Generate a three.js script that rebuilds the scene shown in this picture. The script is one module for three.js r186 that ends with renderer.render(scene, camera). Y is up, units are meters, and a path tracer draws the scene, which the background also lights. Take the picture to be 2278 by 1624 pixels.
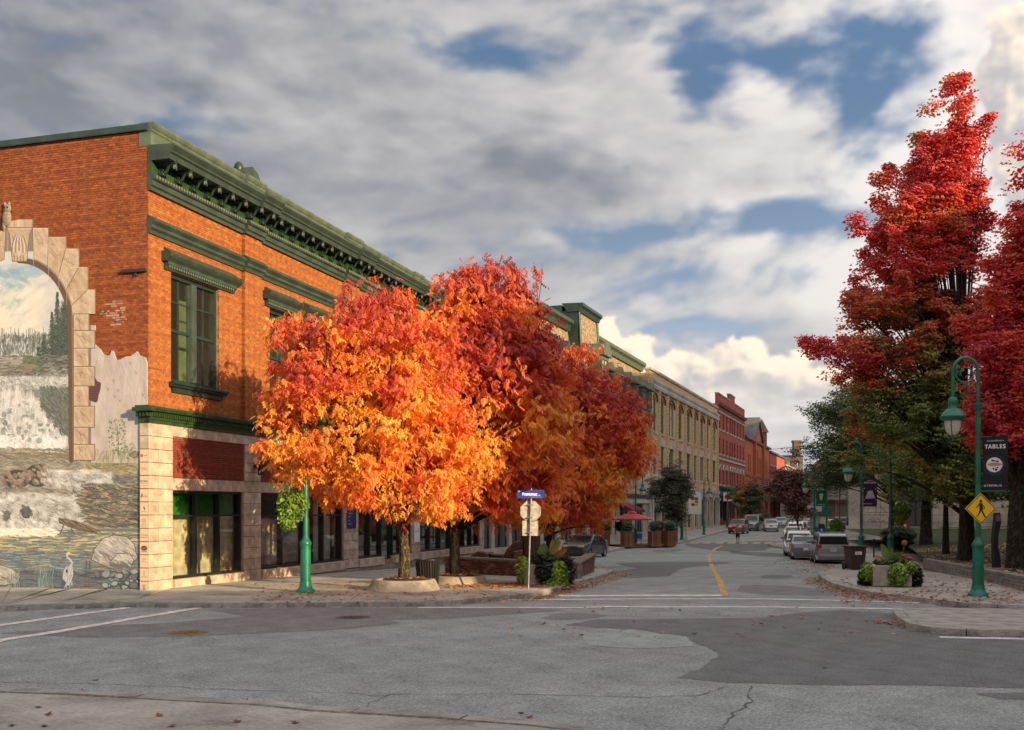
import * as THREE from 'three';
import { mergeGeometries } from 'three/addons/utils/BufferGeometryUtils.js';
import { RoundedBoxGeometry } from 'three/addons/geometries/RoundedBoxGeometry.js';
import { MarchingCubes } from 'three/addons/objects/MarchingCubes.js';

// ------------------------------------------------------------------ camera
const scene = new THREE.Scene();
const F = 2321, CX = 1139, HY = 1130, CH = 2.5;      // focal length, principal column, horizon row (2278 x 1624 view), eye height
const camera = new THREE.PerspectiveCamera(2 * Math.atan(812 / F) * 180 / Math.PI, 1024 / 730, 0.1, 4000);
camera.position.set(0, CH, 0);
camera.lookAt(0, CH, -10);
camera.setViewOffset(2278, 1624, 0, 812 - HY, 2278, 1624);   // shift lens: verticals stay upright
const renderer = new THREE.WebGLRenderer({ antialias: true });
renderer.toneMapping = THREE.LinearToneMapping;
renderer.toneMappingExposure = 2.3;
renderer.shadowMap.enabled = true;

// ------------------------------------------------------------------ noise
function rng(seed) { let s = seed >>> 0; return () => { s = (s + 0x6d2b79f5) | 0; let t = Math.imul(s ^ (s >>> 15), 1 | s); t = (t + Math.imul(t ^ (t >>> 7), 61 | t)) ^ t; return ((t ^ (t >>> 14)) >>> 0) / 4294967296; }; }
const PERM = new Uint8Array(512); { const r = rng(77), p = [...Array(256).keys()]; for (let i = 255; i > 0; i--) { const j = Math.floor(r() * (i + 1)); [p[i], p[j]] = [p[j], p[i]]; } for (let i = 0; i < 512; i++) PERM[i] = p[i & 255]; }
const fade = (t) => t * t * t * (t * (t * 6 - 15) + 10);
function grad3(h, x, y, z) { h &= 15; const u = h < 8 ? x : y, v = h < 4 ? y : h === 12 || h === 14 ? x : z; return ((h & 1) ? -u : u) + ((h & 2) ? -v : v); }
function noise3(x, y, z) {
  const fx = Math.floor(x), fy = Math.floor(y), fz = Math.floor(z), X = fx & 255, Y = fy & 255, Z = fz & 255; x -= fx; y -= fy; z -= fz;
  const u = fade(x), v = fade(y), w = fade(z), A = PERM[X] + Y, AA = PERM[A] + Z, AB = PERM[A + 1] + Z, B = PERM[X + 1] + Y, BA = PERM[B] + Z, BB = PERM[B + 1] + Z;
  const l = (a, b, t) => a + t * (b - a);
  return l(l(l(grad3(PERM[AA], x, y, z), grad3(PERM[BA], x - 1, y, z), u), l(grad3(PERM[AB], x, y - 1, z), grad3(PERM[BB], x - 1, y - 1, z), u), v),
    l(l(grad3(PERM[AA + 1], x, y, z - 1), grad3(PERM[BA + 1], x - 1, y, z - 1), u), l(grad3(PERM[AB + 1], x, y - 1, z - 1), grad3(PERM[BB + 1], x - 1, y - 1, z - 1), u), v), w);
}
function fbm(x, y, z, o) { let a = 0.5, s = 0; for (let i = 0; i < o; i++) { s += a * noise3(x, y, z); x = x * 2.03 + 11.3; y = y * 2.03 + 5.7; z = z * 2.03 + 3.1; a *= 0.5; } return s; }
// periodic 2-D noise on a tile of `per` cells
function pnoise(x, y, per, seed) {
  const fx = Math.floor(x), fy = Math.floor(y), x0 = ((fx % per) + per) % per, y0 = ((fy % per) + per) % per, x1 = (x0 + 1) % per, y1 = (y0 + 1) % per, u = fade(x - fx), v = fade(y - fy);
  const h = (a, b) => PERM[(PERM[(a + seed) & 255] + b) & 255] / 255;
  return (h(x0, y0) * (1 - u) + h(x1, y0) * u) * (1 - v) + (h(x0, y1) * (1 - u) + h(x1, y1) * u) * v;
}
const clamp = (v, a = 0, b = 1) => Math.max(a, Math.min(b, v));
const sstep = (a, b, v) => { const t = clamp((v - a) / (b - a)); return t * t * (3 - 2 * t); };
const mix = (a, b, t) => a + (b - a) * t;
const mix3 = (a, b, t) => [mix(a[0], b[0], t), mix(a[1], b[1], t), mix(a[2], b[2], t)];

// ------------------------------------------------------------------ sun
const SUN_EL = 14.5 * Math.PI / 180, SUN_H = [0.735, 0.678];
const sunDir = new THREE.Vector3(SUN_H[0] * Math.cos(SUN_EL), Math.sin(SUN_EL), SUN_H[1] * Math.cos(SUN_EL)).normalize();
const sun = new THREE.DirectionalLight(new THREE.Color().setRGB(1.0, 0.76, 0.42), 3.7);
sun.position.copy(sunDir).multiplyScalar(150).add(new THREE.Vector3(0, 0, -50));
sun.target.position.set(0, 0, -50);
sun.castShadow = true; sun.shadow.radius = 1; sun.shadow.mapSize.set(4096, 4096);
Object.assign(sun.shadow.camera, { left: -110, right: 110, top: 80, bottom: -60, near: 1, far: 420 });
scene.add(sun, sun.target);

// ------------------------------------------------------------------ sky: layered stratus, blue gaps and cumulus
{
  const W = 2816, H = 1408, data = new Float32Array(W * H * 4);
  // [column, row, half width, half height, amount]: gaps (negative) and denser cloud (positive) seen from the street
  const feats = [[1780, 120, 420, 150, -0.26], [1640, 480, 320, 80, -0.20], [1020, 90, 280, 60, -0.14], [1850, 330, 200, 150, -0.22], [1500, 640, 200, 50, -0.14], [250, 260, 260, 40, -0.10], [410, 272, 110, 34, -0.30], [1050, 112, 130, 34, -0.42], [1140, 140, 90, 30, -0.2], [1500, 165, 60, 60, -0.50], [1640, 110, 120, 42, -0.50], [1440, 60, 80, 20, -0.2], [2010, 70, 170, 90, -0.55], [1920, 230, 90, 90, -0.45], [1775, 465, 150, 34, -0.55],
    [1290, 512, 130, 30, -0.55], [1460, 500, 90, 18, -0.3], [1490, 640, 110, 24, -0.34], [1590, 735, 110, 30, -0.45], [960, 400, 30, 8, -0.35], [1360, 355, 26, 8, -0.35], [1430, 590, 60, 20, -0.2], [1800, 620, 90, 40, -0.3],
    [1330, 170, 100, 90, 0.34], [2260, 170, 80, 160, 0.7], [1780, 290, 110, 50, 0.35], [1700, 400, 160, 40, 0.3], [600, 130, 400, 120, 0.3], [900, 430, 420, 60, 0.3], [1100, 300, 400, 100, 0.3], [1700, 560, 160, 40, 0.2], [130, 200, 160, 100, 0.25]];
  const sunAz = Math.atan2(sunDir.x, -sunDir.z);
  // cumulus: heaps given by lobes [azimuth, elevation, half width, half height], their surface billowed by noise and lit by the sun
  const R = rng(5), lobes = [];
  const dir = (c, r) => { const x = (c - CX) / F, y = (HY - r) / F; return [Math.atan2(x, 1), Math.atan2(y, Math.hypot(x, 1))]; };
  for (const [c, r, w, h] of [[1650, 815, 100, 80], [1672, 785, 62, 52], [1575, 836, 90, 56], [1490, 830, 80, 50], [1745, 830, 100, 58], [1820, 850, 80, 44], [1415, 800, 60, 66], [1345, 745, 44, 44], [1620, 880, 220, 60], [2290, 130, 100, 130], [2310, 300, 100, 140], [2245, 220, 60, 100], [1290, 860, 120, 60]]) lobes.push([...dir(c, r), w / F, h / F]);
  for (let k = 0; k < 50; k++) { const a = R() * 6.283 - 3.1416, e = 0.07 + R() * 0.10; if (Math.abs(a) < 0.62) continue; for (let j = 0; j < 5; j++) lobes.push([a + (R() - 0.5) * 0.16, e + (R() - 0.3) * 0.04, 0.025 + R() * 0.04, 0.015 + R() * 0.025]); }
  const bins = Array.from({ length: 180 }, () => []); for (const l of lobes) for (let q = -4; q <= 4; q++) { const k = ((Math.floor((l[0] / 6.28319 + 0.5) * 180) + q) % 180 + 180) % 180; bins[k].push(l); }
  const billow = (x, y, z) => { let a = 0.5, t = 0; for (let i = 0; i < 5; i++) { t += a * (1 - 2.2 * Math.abs(noise3(x, y, z))); x = x * 2.1 + 3; y = y * 2.1 + 7; z += 5; a *= 0.54; } return t; };
  function heapAt(az, el) { let m = -9; for (const l of bins[Math.floor((az / 6.28319 + 0.5) * 180 + 180) % 180]) { const dx = (az - l[0]) / l[2], dy = (el - l[1]) / l[3]; const q = 1 - Math.sqrt(dx * dx + (dy > 0 ? dy * dy : dy * dy * 0.8)); if (q > m) m = q; } return m < -0.5 ? -9 : m * 1.05 + (billow(az * 24, el * 28, 4.5) - 0.62) * 0.62; }
  const L = [0, 0, 0];
  for (let y = H / 2; y < H; y++) {
    const el = ((y + 0.5) / H - 0.5) * Math.PI, sy = Math.sin(el), cy = Math.cos(el);
    for (let x = 0; x < W; x++) {
      const az0 = ((x + 0.5) / W - 0.5) * 2 * Math.PI;                 // 0 = straight ahead (-z), measured to the right
      const dx = Math.sin(az0) * cy, dz = -Math.cos(az0) * cy, i = y * W + x;
      const k = 1 / (sy + 0.14), px = dx * k, pz = dz * k;
      const wx = fbm(px * 0.55 + 3, pz * 0.55, 1.5, 4), wz = fbm(px * 0.55 + 9, pz * 0.55 + 4, 7.5, 4);
      let bias = 0;
      if (dz < -0.3) { const w2 = fbm(px * 2.4, pz * 2.4, 21, 5), w3 = fbm(px * 2.4, pz * 2.4, 31, 5), u = CX + F * dx / -dz + wx * 160 + w2 * 170, v = HY - F * sy / -dz + wz * 70 + w3 * 90; for (const f of feats) { const a = (u - f[0]) / f[2], b = (v - f[1]) / f[3], q = a * a + b * b; if (q < 9) bias += f[4] * Math.exp(-q * 0.8); } }
      const al = px * 0.42 - pz * 0.91, ac = px * 0.91 + pz * 0.42;       // the streaks run towards the street's right
      const streak = fbm(ac * 0.85 + wx * 0.8, al * 0.20 + wz * 0.8, 2.2, 6), fine = fbm((px + wx * 0.7) * 2.2, (pz + wz * 0.7) * 2.2, 6.2, 6), wisp = fbm(az0 * 22 + wx * 4, el * 50 + wz * 4, 9.2, 5), puffy = billow(az0 * 9 + wx * 1.2, el * 20 + wz * 1.2, 14.2) - 0.55;
      const cov = 0.68 + streak * 0.50 + fine * 0.22 + wisp * 0.19 + puffy * 0.17 + bias, dens = sstep(0.14, 0.72, cov + wisp * 0.22 + puffy * 0.16);
      const up = sstep(0.0, 0.40, el);
      const blue = mix3([0.19, 0.235, 0.285], [0.050, 0.088, 0.148], up);
      const soft = clamp(0.45 + fine * 0.42 + streak * 1.75 + wisp * 0.30 + puffy * 0.26), thin = 1 - sstep(0.55, 1.0, cov);
      let cl = mix3([0.10, 0.107, 0.126], [0.345, 0.332, 0.320], clamp(soft * 1.05 - 0.03 + thin * 0.06));
      cl = mix3(cl, [0.30, 0.295, 0.295], (1 - up) * 0.40);
      let c = mix3(blue, cl, dens);
      if (el < 0.5) { const h0 = heapAt(az0, el); if (h0 > -0.1) {
        const daz = sunAz - az0, sx = Math.sin(daz), facing = 0.5 - 0.5 * Math.cos(daz) ;   // 1: lit from behind the viewer
        const h1 = heapAt(az0 + 0.004 * sx + 0.001, el + 0.004), h2 = heapAt(az0 + 0.016 * sx, el + 0.016), sh = clamp(0.50 + (h0 - h1) * 0.95 + (h0 - h2) * 0.6);
        const lit = Math.pow(sh, 1.6) * (0.45 + 0.55 * facing), tone = mix3([0.20, 0.195, 0.205], [0.50, 0.425, 0.33], lit), foot = sstep(0.075, 0.15, el + wisp * 0.04);
        c = mix3(c, tone, sstep(0.02, 0.16, h0) * (0.22 + 0.78 * foot)); } }
      const cosSun = dx * sunDir.x + sy * sunDir.y + dz * sunDir.z, g = Math.pow(cosSun * 0.5 + 0.5, 2.6) * 2.3 + Math.pow(clamp(cosSun), 60) * 0.8;      // haze scatters light forwards: brighter towards the sun
      // azimuth of the map: column W/2 looks along +x in three.js, so write the texel turned by 90 degrees
      const xo = (x + W * 0.75) % W, o = (y * W + Math.floor(xo)) * 4;
      data[o] = c[0] * (1 + g * 1.12); data[o + 1] = c[1] * (1 + g * 1.03); data[o + 2] = c[2] * (1 + g * 0.95); data[o + 3] = 1;
    }
  }
  for (let y = 0; y < H / 2; y++) for (let x = 0; x < W; x++) { const o = (y * W + x) * 4; data[o] = 0.22; data[o + 1] = 0.215; data[o + 2] = 0.21; data[o + 3] = 1; }
  const t = new THREE.DataTexture(data, W, H, THREE.RGBAFormat, THREE.FloatType);
  t.mapping = THREE.EquirectangularReflectionMapping; t.magFilter = THREE.LinearFilter; t.needsUpdate = true;
  scene.background = t; scene.environment = t;
}

// ------------------------------------------------------------------ helpers
const V = (x, y, z) => new THREE.Vector3(x, y, z);
// height of the carriageway at a distance in front of the camera: level crossing, a dip, then a gentle rise
const PROFILE = [[-80, 0], [30, 0], [36, -0.06], [47, -0.37], [61, -0.71], [78, -0.86], [97, -0.85], [127, -0.62], [160, -0.32], [250, 0.3], [420, 1.0], [3000, 1.0]];
function G(d) { for (let i = 1; i < PROFILE.length; i++) if (d <= PROFILE[i][0]) { const [a, u] = PROFILE[i - 1], [b, v] = PROFILE[i]; return mix(u, v, clamp((d - a) / (b - a))); } return 1; }
const at = (c, r, d) => V((c - CX) / F * d, CH - (r - HY) / F * d, -d);
function gp(c, r, lift = 0) {           // the point of the ground seen at a column and row
  let d = 6; const f = (d) => CH - (r - HY) / F * d - G(d) - lift;
  while (f(d) > 0 && d < 420) d += 0.25;
  let a = d - 0.25, b = d; for (let i = 0; i < 20; i++) { const m = (a + b) / 2; if (f(m) > 0) a = m; else b = m; }
  return V((c - CX) / F * b, G(b) + lift, -b);
}
const gy = (x, z) => G(-z);
const WALK = 0.13;

const used = new Map();
function numbered(n) { const k = used.get(n) || 0; used.set(n, k + 1); return k ? n + '_' + String(k).padStart(3, '0') : n; }
function flagAll(o) { o.traverse((m) => { if (m.isMesh) { m.castShadow = true; m.receiveShadow = true; } }); }
function thing(name, label, category, group, p = [0, 0, 0], turn = 0) {
  const o = new THREE.Group(); o.name = numbered(name); o.position.set(...p); o.rotation.y = turn;
  o.userData = { label, category }; if (group) o.userData.group = group; scene.add(o); return o;
}
const strip = (g) => { let q = g.index ? g.toNonIndexed() : g; for (const k of Object.keys(q.attributes)) if (!['position', 'normal', 'uv', 'color'].includes(k)) q.deleteAttribute(k); return q; };
// uv in metres by the way each face points
function metric(g, ox = 0, oy = 0) {
  const p = g.attributes.position, n = g.attributes.normal, uv = new Float32Array(p.count * 2);
  for (let i = 0; i < p.count; i += 3) {
    const ax = Math.abs(n.getX(i) + n.getX(i + 1) + n.getX(i + 2)), ay = Math.abs(n.getY(i) + n.getY(i + 1) + n.getY(i + 2)), az = Math.abs(n.getZ(i) + n.getZ(i + 1) + n.getZ(i + 2));
    for (let k = i; k < i + 3 && k < p.count; k++) {
      const x = p.getX(k), y = p.getY(k), z = p.getZ(k);
      if (ay >= ax && ay >= az) { uv[k * 2] = x + ox; uv[k * 2 + 1] = z + oy; } else if (ax >= az) { uv[k * 2] = z + ox; uv[k * 2 + 1] = y + oy; } else { uv[k * 2] = x + ox; uv[k * 2 + 1] = y + oy; }
    }
  }
  g.setAttribute('uv', new THREE.BufferAttribute(uv, 2)); return g;
}
function join(list, keepUv) {
  const l = list.flat(Infinity).filter(Boolean).map(strip), col = l.some((g) => g.attributes.color);
  for (const g of l) {
    if (!g.attributes.uv) g.setAttribute('uv', new THREE.BufferAttribute(new Float32Array(g.attributes.position.count * 2), 2));
    if (col && !g.attributes.color) g.setAttribute('color', new THREE.BufferAttribute(new Float32Array(g.attributes.position.count * 3).fill(1), 3));
  }
  const g = l.length === 1 ? l[0] : mergeGeometries(l); return keepUv ? g : metric(g);
}
function part(name, geos, m, parent, opt = {}) {
  const mesh = new THREE.Mesh(join([geos], opt.uv), m); mesh.name = parent ? name : numbered(name);
  mesh.castShadow = mesh.receiveShadow = true; if (opt.label) mesh.userData.label = opt.label; if (opt.kind) mesh.userData.kind = opt.kind;
  (parent || scene).add(mesh); return mesh;
}
function lone(name, label, category, group, geos, m, opt = {}) { const o = part(name, geos, m, null, opt); Object.assign(o.userData, { label, category }); if (group) o.userData.group = group; return o; }
function struct(name, geos, m, opt = {}) { const o = part(name, geos, m, null, opt); o.userData.kind = 'structure'; return o; }
function copyOf(o, label, group, p, turn, s) { const c = o.clone(); c.name = numbered(o.name.replace(/_\d\d\d$/, '')); c.userData = { ...o.userData, label }; if (group) c.userData.group = group; c.position.set(...p); c.rotation.y = turn; if (s) c.scale.setScalar(s); scene.add(c); return c; }

const box = (x0, x1, y0, y1, z0, z1) => { const g = new THREE.BoxGeometry(Math.abs(x1 - x0), Math.abs(y1 - y0), Math.abs(z1 - z0)); g.translate((x0 + x1) / 2, (y0 + y1) / 2, (z0 + z1) / 2); return g.toNonIndexed(); };
const rbox = (x0, x1, y0, y1, z0, z1, r = 0.02, s = 2) => { const g = new RoundedBoxGeometry(Math.abs(x1 - x0), Math.abs(y1 - y0), Math.abs(z1 - z0), s, r); g.translate((x0 + x1) / 2, (y0 + y1) / 2, (z0 + z1) / 2); return strip(g); };
const cyl = (r0, r1, y0, y1, x = 0, z = 0, n = 16) => { const g = new THREE.CylinderGeometry(r1, r0, y1 - y0, n); g.translate(x, (y0 + y1) / 2, z); return g.toNonIndexed(); };
const ball = (r, x, y, z, sx = 1, sy = 1, sz = 1, n = 14) => { const g = new THREE.SphereGeometry(r, n, Math.ceil(n * 0.7)); g.scale(sx, sy, sz); g.translate(x, y, z); return g.toNonIndexed(); };
const lathe = (pts, n = 24, x = 0, y = 0, z = 0) => { const g = new THREE.LatheGeometry(pts.map((p) => new THREE.Vector2(p[0], p[1])), n); g.translate(x, y, z); return g.toNonIndexed(); };
const tube = (pts, r, n = 24, s = 8) => new THREE.TubeGeometry(new THREE.CatmullRomCurve3(pts.map((p) => p.isVector3 ? p : V(...p))), n, r, s, false).toNonIndexed();
const bar = (a, b, r, n = 8) => { const A = a.isVector3 ? a : V(...a), B = b.isVector3 ? b : V(...b), L = A.distanceTo(B), g = new THREE.CylinderGeometry(r, r, L, n); g.applyQuaternion(new THREE.Quaternion().setFromUnitVectors(V(0, 1, 0), B.clone().sub(A).normalize())); g.translate((A.x + B.x) / 2, (A.y + B.y) / 2, (A.z + B.z) / 2); return g.toNonIndexed(); };
// polygon [z, y] swept along x
function sweep(pts, x0, x1) { const s = new THREE.Shape(pts.map((p) => new THREE.Vector2(p[0], p[1]))), g = new THREE.ExtrudeGeometry(s, { depth: x1 - x0, bevelEnabled: false }); const m = new THREE.Matrix4().set(0, 0, 1, x0, 0, 1, 0, 0, -1, 0, 0, 0, 0, 0, 0, 1); const p = g.attributes.position; for (let i = 0; i < p.count; i++) { const a = p.getX(i), b = p.getY(i), c = p.getZ(i); p.setXYZ(i, c + x0, b, a); } const q = strip(g); flip(q); q.computeVertexNormals(); return q; }
function flip(g) { const p = g.attributes.position, t = new THREE.Vector3(), u = new THREE.Vector3(); for (let i = 0; i < p.count; i += 3) { t.fromBufferAttribute(p, i + 1); u.fromBufferAttribute(p, i + 2); p.setXYZ(i + 1, u.x, u.y, u.z); p.setXYZ(i + 2, t.x, t.y, t.z); } return g; }
// outline [x, y] given thickness along z (from z0 towards +z)
function slab(pts, z0, t, bevel = 0, holes = []) { const s = !Array.isArray(pts) ? pts : new THREE.Shape(pts.map((p) => new THREE.Vector2(p[0], p[1]))); for (const h of holes) s.holes.push(new THREE.Path(h.map((p) => new THREE.Vector2(p[0], p[1])))); const g = new THREE.ExtrudeGeometry(s, { depth: t - 2 * bevel, bevelEnabled: bevel > 0, bevelSize: bevel, bevelThickness: bevel, bevelSegments: 2, curveSegments: 16 }); g.translate(0, 0, z0 + bevel); return strip(g); }
function xf(g, f) { const m = new THREE.Matrix4(); f(m); const q = g.clone(); q.applyMatrix4(m); return q; }
const moved = (g, x, y, z, ry = 0, rx = 0, rz = 0, s = 1) => { const q = g.clone(); q.applyMatrix4(new THREE.Matrix4().compose(V(x, y, z), new THREE.Quaternion().setFromEuler(new THREE.Euler(rx, ry, rz, 'YXZ')), s.isVector3 ? s : V(s, s, s))); return q; };
// a sheet on the ground: outline of points, triangulated and lifted onto the road profile
function densify(pts, step, wob = 0, seed = 1, closed = true) {
  const out = [], r = rng(seed), n = pts.length;
  for (let i = 0; i < (closed ? n : n - 1); i++) { const a = pts[i], b = pts[(i + 1) % n], L = Math.hypot(a.x - b.x, a.z - b.z), k = Math.max(1, Math.round(L / step)); for (let j = 0; j < k; j++) { const t = j / k; const p = V(mix(a.x, b.x, t), 0, mix(a.z, b.z, t)); if (wob && j) { p.x += (r() - 0.5) * wob; p.z += (r() - 0.5) * wob; } out.push(p); } }
  if (!closed) out.push(pts[n - 1].clone()); return out;
}
function flat(pts, lift, cut = 4) {
  const tris = THREE.ShapeUtils.triangulateShape(pts.map((p) => new THREE.Vector2(p.x, -p.z)), []);
  let T = tris.map((t) => t.map((i) => [pts[i].x, pts[i].z]));
  for (let pass = 0; pass < 7; pass++) { const N = []; let split = false; for (const [a, b, c] of T) { const e = [[a, b, c], [b, c, a], [c, a, b]].sort((p, q) => Math.abs(q[0][1] - q[1][1]) - Math.abs(p[0][1] - p[1][1]))[0], [p, q, r] = e; if (Math.abs(p[1] - q[1]) > cut) { const m = [(p[0] + q[0]) / 2, (p[1] + q[1]) / 2]; N.push([p, m, r], [m, q, r]); split = true; } else N.push([a, b, c]); } T = N; if (!split) break; }
  const pos = new Float32Array(T.length * 9); let k = 0; for (const t of T) for (const [x, z] of t) { pos[k++] = x; pos[k++] = gy(x, z) + lift; pos[k++] = z; }
  const g = new THREE.BufferGeometry(); g.setAttribute('position', new THREE.BufferAttribute(pos, 3)); g.computeVertexNormals();
  if (g.attributes.normal.getY(0) < 0) { flip(g); g.computeVertexNormals(); } return g;
}
// a ribbon along points on the ground
function ribbon(pts, w, lift, wob = 0, seed = 3) {
  const r = rng(seed), pos = [], P = pts, L = [], Rr = [];
  for (let i = 0; i < P.length; i++) { const a = P[Math.max(0, i - 1)], b = P[Math.min(P.length - 1, i + 1)], dx = b.x - a.x, dz = b.z - a.z, m = Math.hypot(dx, dz) || 1, ww = (typeof w === 'function' ? w(i / (P.length - 1)) : w) * (1 + (r() - 0.5) * wob) / 2; L.push([P[i].x - dz / m * ww, P[i].z + dx / m * ww]); Rr.push([P[i].x + dz / m * ww, P[i].z - dx / m * ww]); }
  const put = (q) => pos.push(q[0], gy(q[0], q[1]) + lift, q[1]);
  for (let i = 0; i < P.length - 1; i++) { put(L[i]); put(Rr[i]); put(Rr[i + 1]); put(L[i]); put(Rr[i + 1]); put(L[i + 1]); }
  const g = new THREE.BufferGeometry(); g.setAttribute('position', new THREE.BufferAttribute(new Float32Array(pos), 3)); g.computeVertexNormals(); if (g.attributes.normal.getY(0) < 0) { flip(g); g.computeVertexNormals(); } return g;
}
// a raised slab with a kerb face along its outline
function raised(pts, h, skirt = 0.35) {
  const top = flat(pts, h, 3), pos = []; const n = pts.length;
  for (let i = 0; i < n; i++) { const a = pts[i], b = pts[(i + 1) % n], ya = gy(a.x, a.z), yb = gy(b.x, b.z); const q = [[a.x, ya + h, a.z], [b.x, yb + h, b.z], [b.x, yb - skirt, b.z], [a.x, ya - skirt, a.z]]; pos.push(...q[0], ...q[1], ...q[2], ...q[0], ...q[2], ...q[3]); }
  const g = new THREE.BufferGeometry(); g.setAttribute('position', new THREE.BufferAttribute(new Float32Array(pos), 3)); g.computeVertexNormals(); return [top, g];
}

// ------------------------------------------------------------------ textures: what surfaces are made of
function texOf(size, fn, srgb = true) {
  const d = new Uint8Array(size * size * 4);
  for (let y = 0; y < size; y++) for (let x = 0; x < size; x++) { const c = fn(x / size, y / size, x, y), o = (y * size + x) * 4; if (Array.isArray(c)) { d[o] = clamp(c[0]) * 255; d[o + 1] = clamp(c[1]) * 255; d[o + 2] = clamp(c[2]) * 255; } else d[o] = d[o + 1] = d[o + 2] = clamp(c) * 255; d[o + 3] = 255; }
  const t = new THREE.DataTexture(d, size, size); t.wrapS = t.wrapT = THREE.RepeatWrapping; t.magFilter = THREE.LinearFilter; t.minFilter = THREE.LinearMipmapLinearFilter; t.generateMipmaps = true; if (srgb) t.colorSpace = THREE.SRGBColorSpace; t.needsUpdate = true; return t;
}
const scaled = (t, metres, my) => { const c = t.clone(); c.repeat.set(1 / metres, 1 / (my || metres)); c.needsUpdate = true; return c; };
const pf = (u, v, per, o, seed) => { let a = 0.5, s = 0, n = 0; for (let i = 0; i < o; i++) { s += a * pnoise(u * per, v * per, per, seed + i * 17); n += a; per *= 2; a *= 0.5; } return s / n; };
const RT = rng(9);
const T = {};
T.mottle = texOf(512, (u, v) => { const a = pf(u, v, 4, 6, 3), b = pf(u, v, 32, 3, 8); const k = 0.80 + (a - 0.5) * 0.34 + (b - 0.5) * 0.14; return [k + 0.02, k, k - 0.015]; });
T.asphalt = texOf(1024, (u, v) => { const a = pf(u, v, 6, 5, 11), g = RT(), p = pf(u, v, 256, 2, 40); const q = pf(u, v, 128, 1, 90); let k = 0.76 + (a - 0.5) * 0.20 + (g - 0.5) * 0.16 + (p - 0.5) * 0.36 + (q - 0.5) * 0.24; if (g > 0.965) k += 0.22; if (g < 0.03) k -= 0.2; return [k * 0.98, k, k * 0.995]; });
T.asphaltBump = texOf(512, (u, v) => pf(u, v, 128, 2, 5) * 0.6 + RT() * 0.4, false);
T.concrete = texOf(512, (u, v) => { const a = pf(u, v, 3, 6, 21), b = pf(u, v, 64, 2, 31), g = RT(); const st = sstep(0.62, 0.8, pf(u, v, 5, 4, 71)); const k = 0.80 + (a - 0.5) * 0.34 + (b - 0.5) * 0.16 + (g - 0.5) * 0.08 - st * 0.12; return [k, k * 0.985, k * 0.955]; });
T.grain = texOf(512, (u, v) => pf(u, v, 64, 3, 55) * 0.7 + RT() * 0.3, false);
T.relief = texOf(512, (u, v) => pf(u, v, 12, 5, 65), false);
T.wood = texOf(256, (u, v) => { const a = pf(u, v, 2, 3, 4), s = pnoise(u * 40 + a * 6, v * 2, 40, 7), k = 0.72 + (s - 0.5) * 0.4 + (a - 0.5) * 0.2; return [k, k * 0.97, k * 0.93]; });
T.bark = texOf(512, (u, v) => { const w = pf(u, v, 4, 4, 14), s = pf(u * 1.0, v * 0.25 + 0, 24, 3, 3), k = 0.55 + (Math.abs(pnoise(u * 22 + w * 5, v * 5 + w * 3, 22, 9) - 0.5) * 2 - 0.4) * 0.7 + (s - 0.5) * 0.2; const l = sstep(0.56, 0.7, pf(u, v, 6, 4, 91)); return [k + l * 0.10, k * 0.95 + l * 0.12, k * 0.86 - l * 0.02]; });
T.barkBump = texOf(512, (u, v) => { const w = pf(u, v, 4, 4, 14); return Math.abs(pnoise(u * 22 + w * 5, v * 5 + w * 3, 22, 9) - 0.5) * 2; }, false);
function brickTex(c1, c2, mortar, seed) { const r = rng(seed), N = 16, M = 4, tone = [...Array(N * M * 2)].map(() => r()); return texOf(512, (u, v, x, y) => { const row = Math.floor(v * N), off = row % 2 ? 0.5 : 0, cu = u * M + off, col = Math.floor(cu) % M, fu = cu - Math.floor(cu), fv = v * N - row; const n = pf(u, v, 32, 3, seed); if (fu < 0.03 || fv < 0.12) return mortar.map((m) => m + (n - 0.5) * 0.12); const t = tone[row * M + col]; return mix3(c1, c2, t).map((c) => c + (n - 0.5) * 0.16); }); }
T.tanBrick = brickTex([0.82, 0.70, 0.53], [0.73, 0.59, 0.42], [0.80, 0.72, 0.60], 5);
T.redBrick = brickTex([0.68, 0.32, 0.27], [0.58, 0.25, 0.21], [0.55, 0.32, 0.27], 6);
T.orangeBrick = brickTex([0.72, 0.38, 0.24], [0.62, 0.30, 0.18], [0.60, 0.37, 0.26], 7);
T.slate = texOf(512, (u, v) => { const N = 16, row = Math.floor(v * N), fv = v * N - row, cu = u * 10 + (row % 2) * 0.5, fu = cu - Math.floor(cu), t = PERM[(Math.floor(cu) % 10 + row * 31) & 255] / 255; let k = 0.50 + (t - 0.5) * 0.16 + (pf(u, v, 24, 3, 3) - 0.5) * 0.14; if (fv < 0.12 || fu < 0.05) k *= 0.8; return [k * 1.08, k * 0.93, k * 0.76]; });

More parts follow.
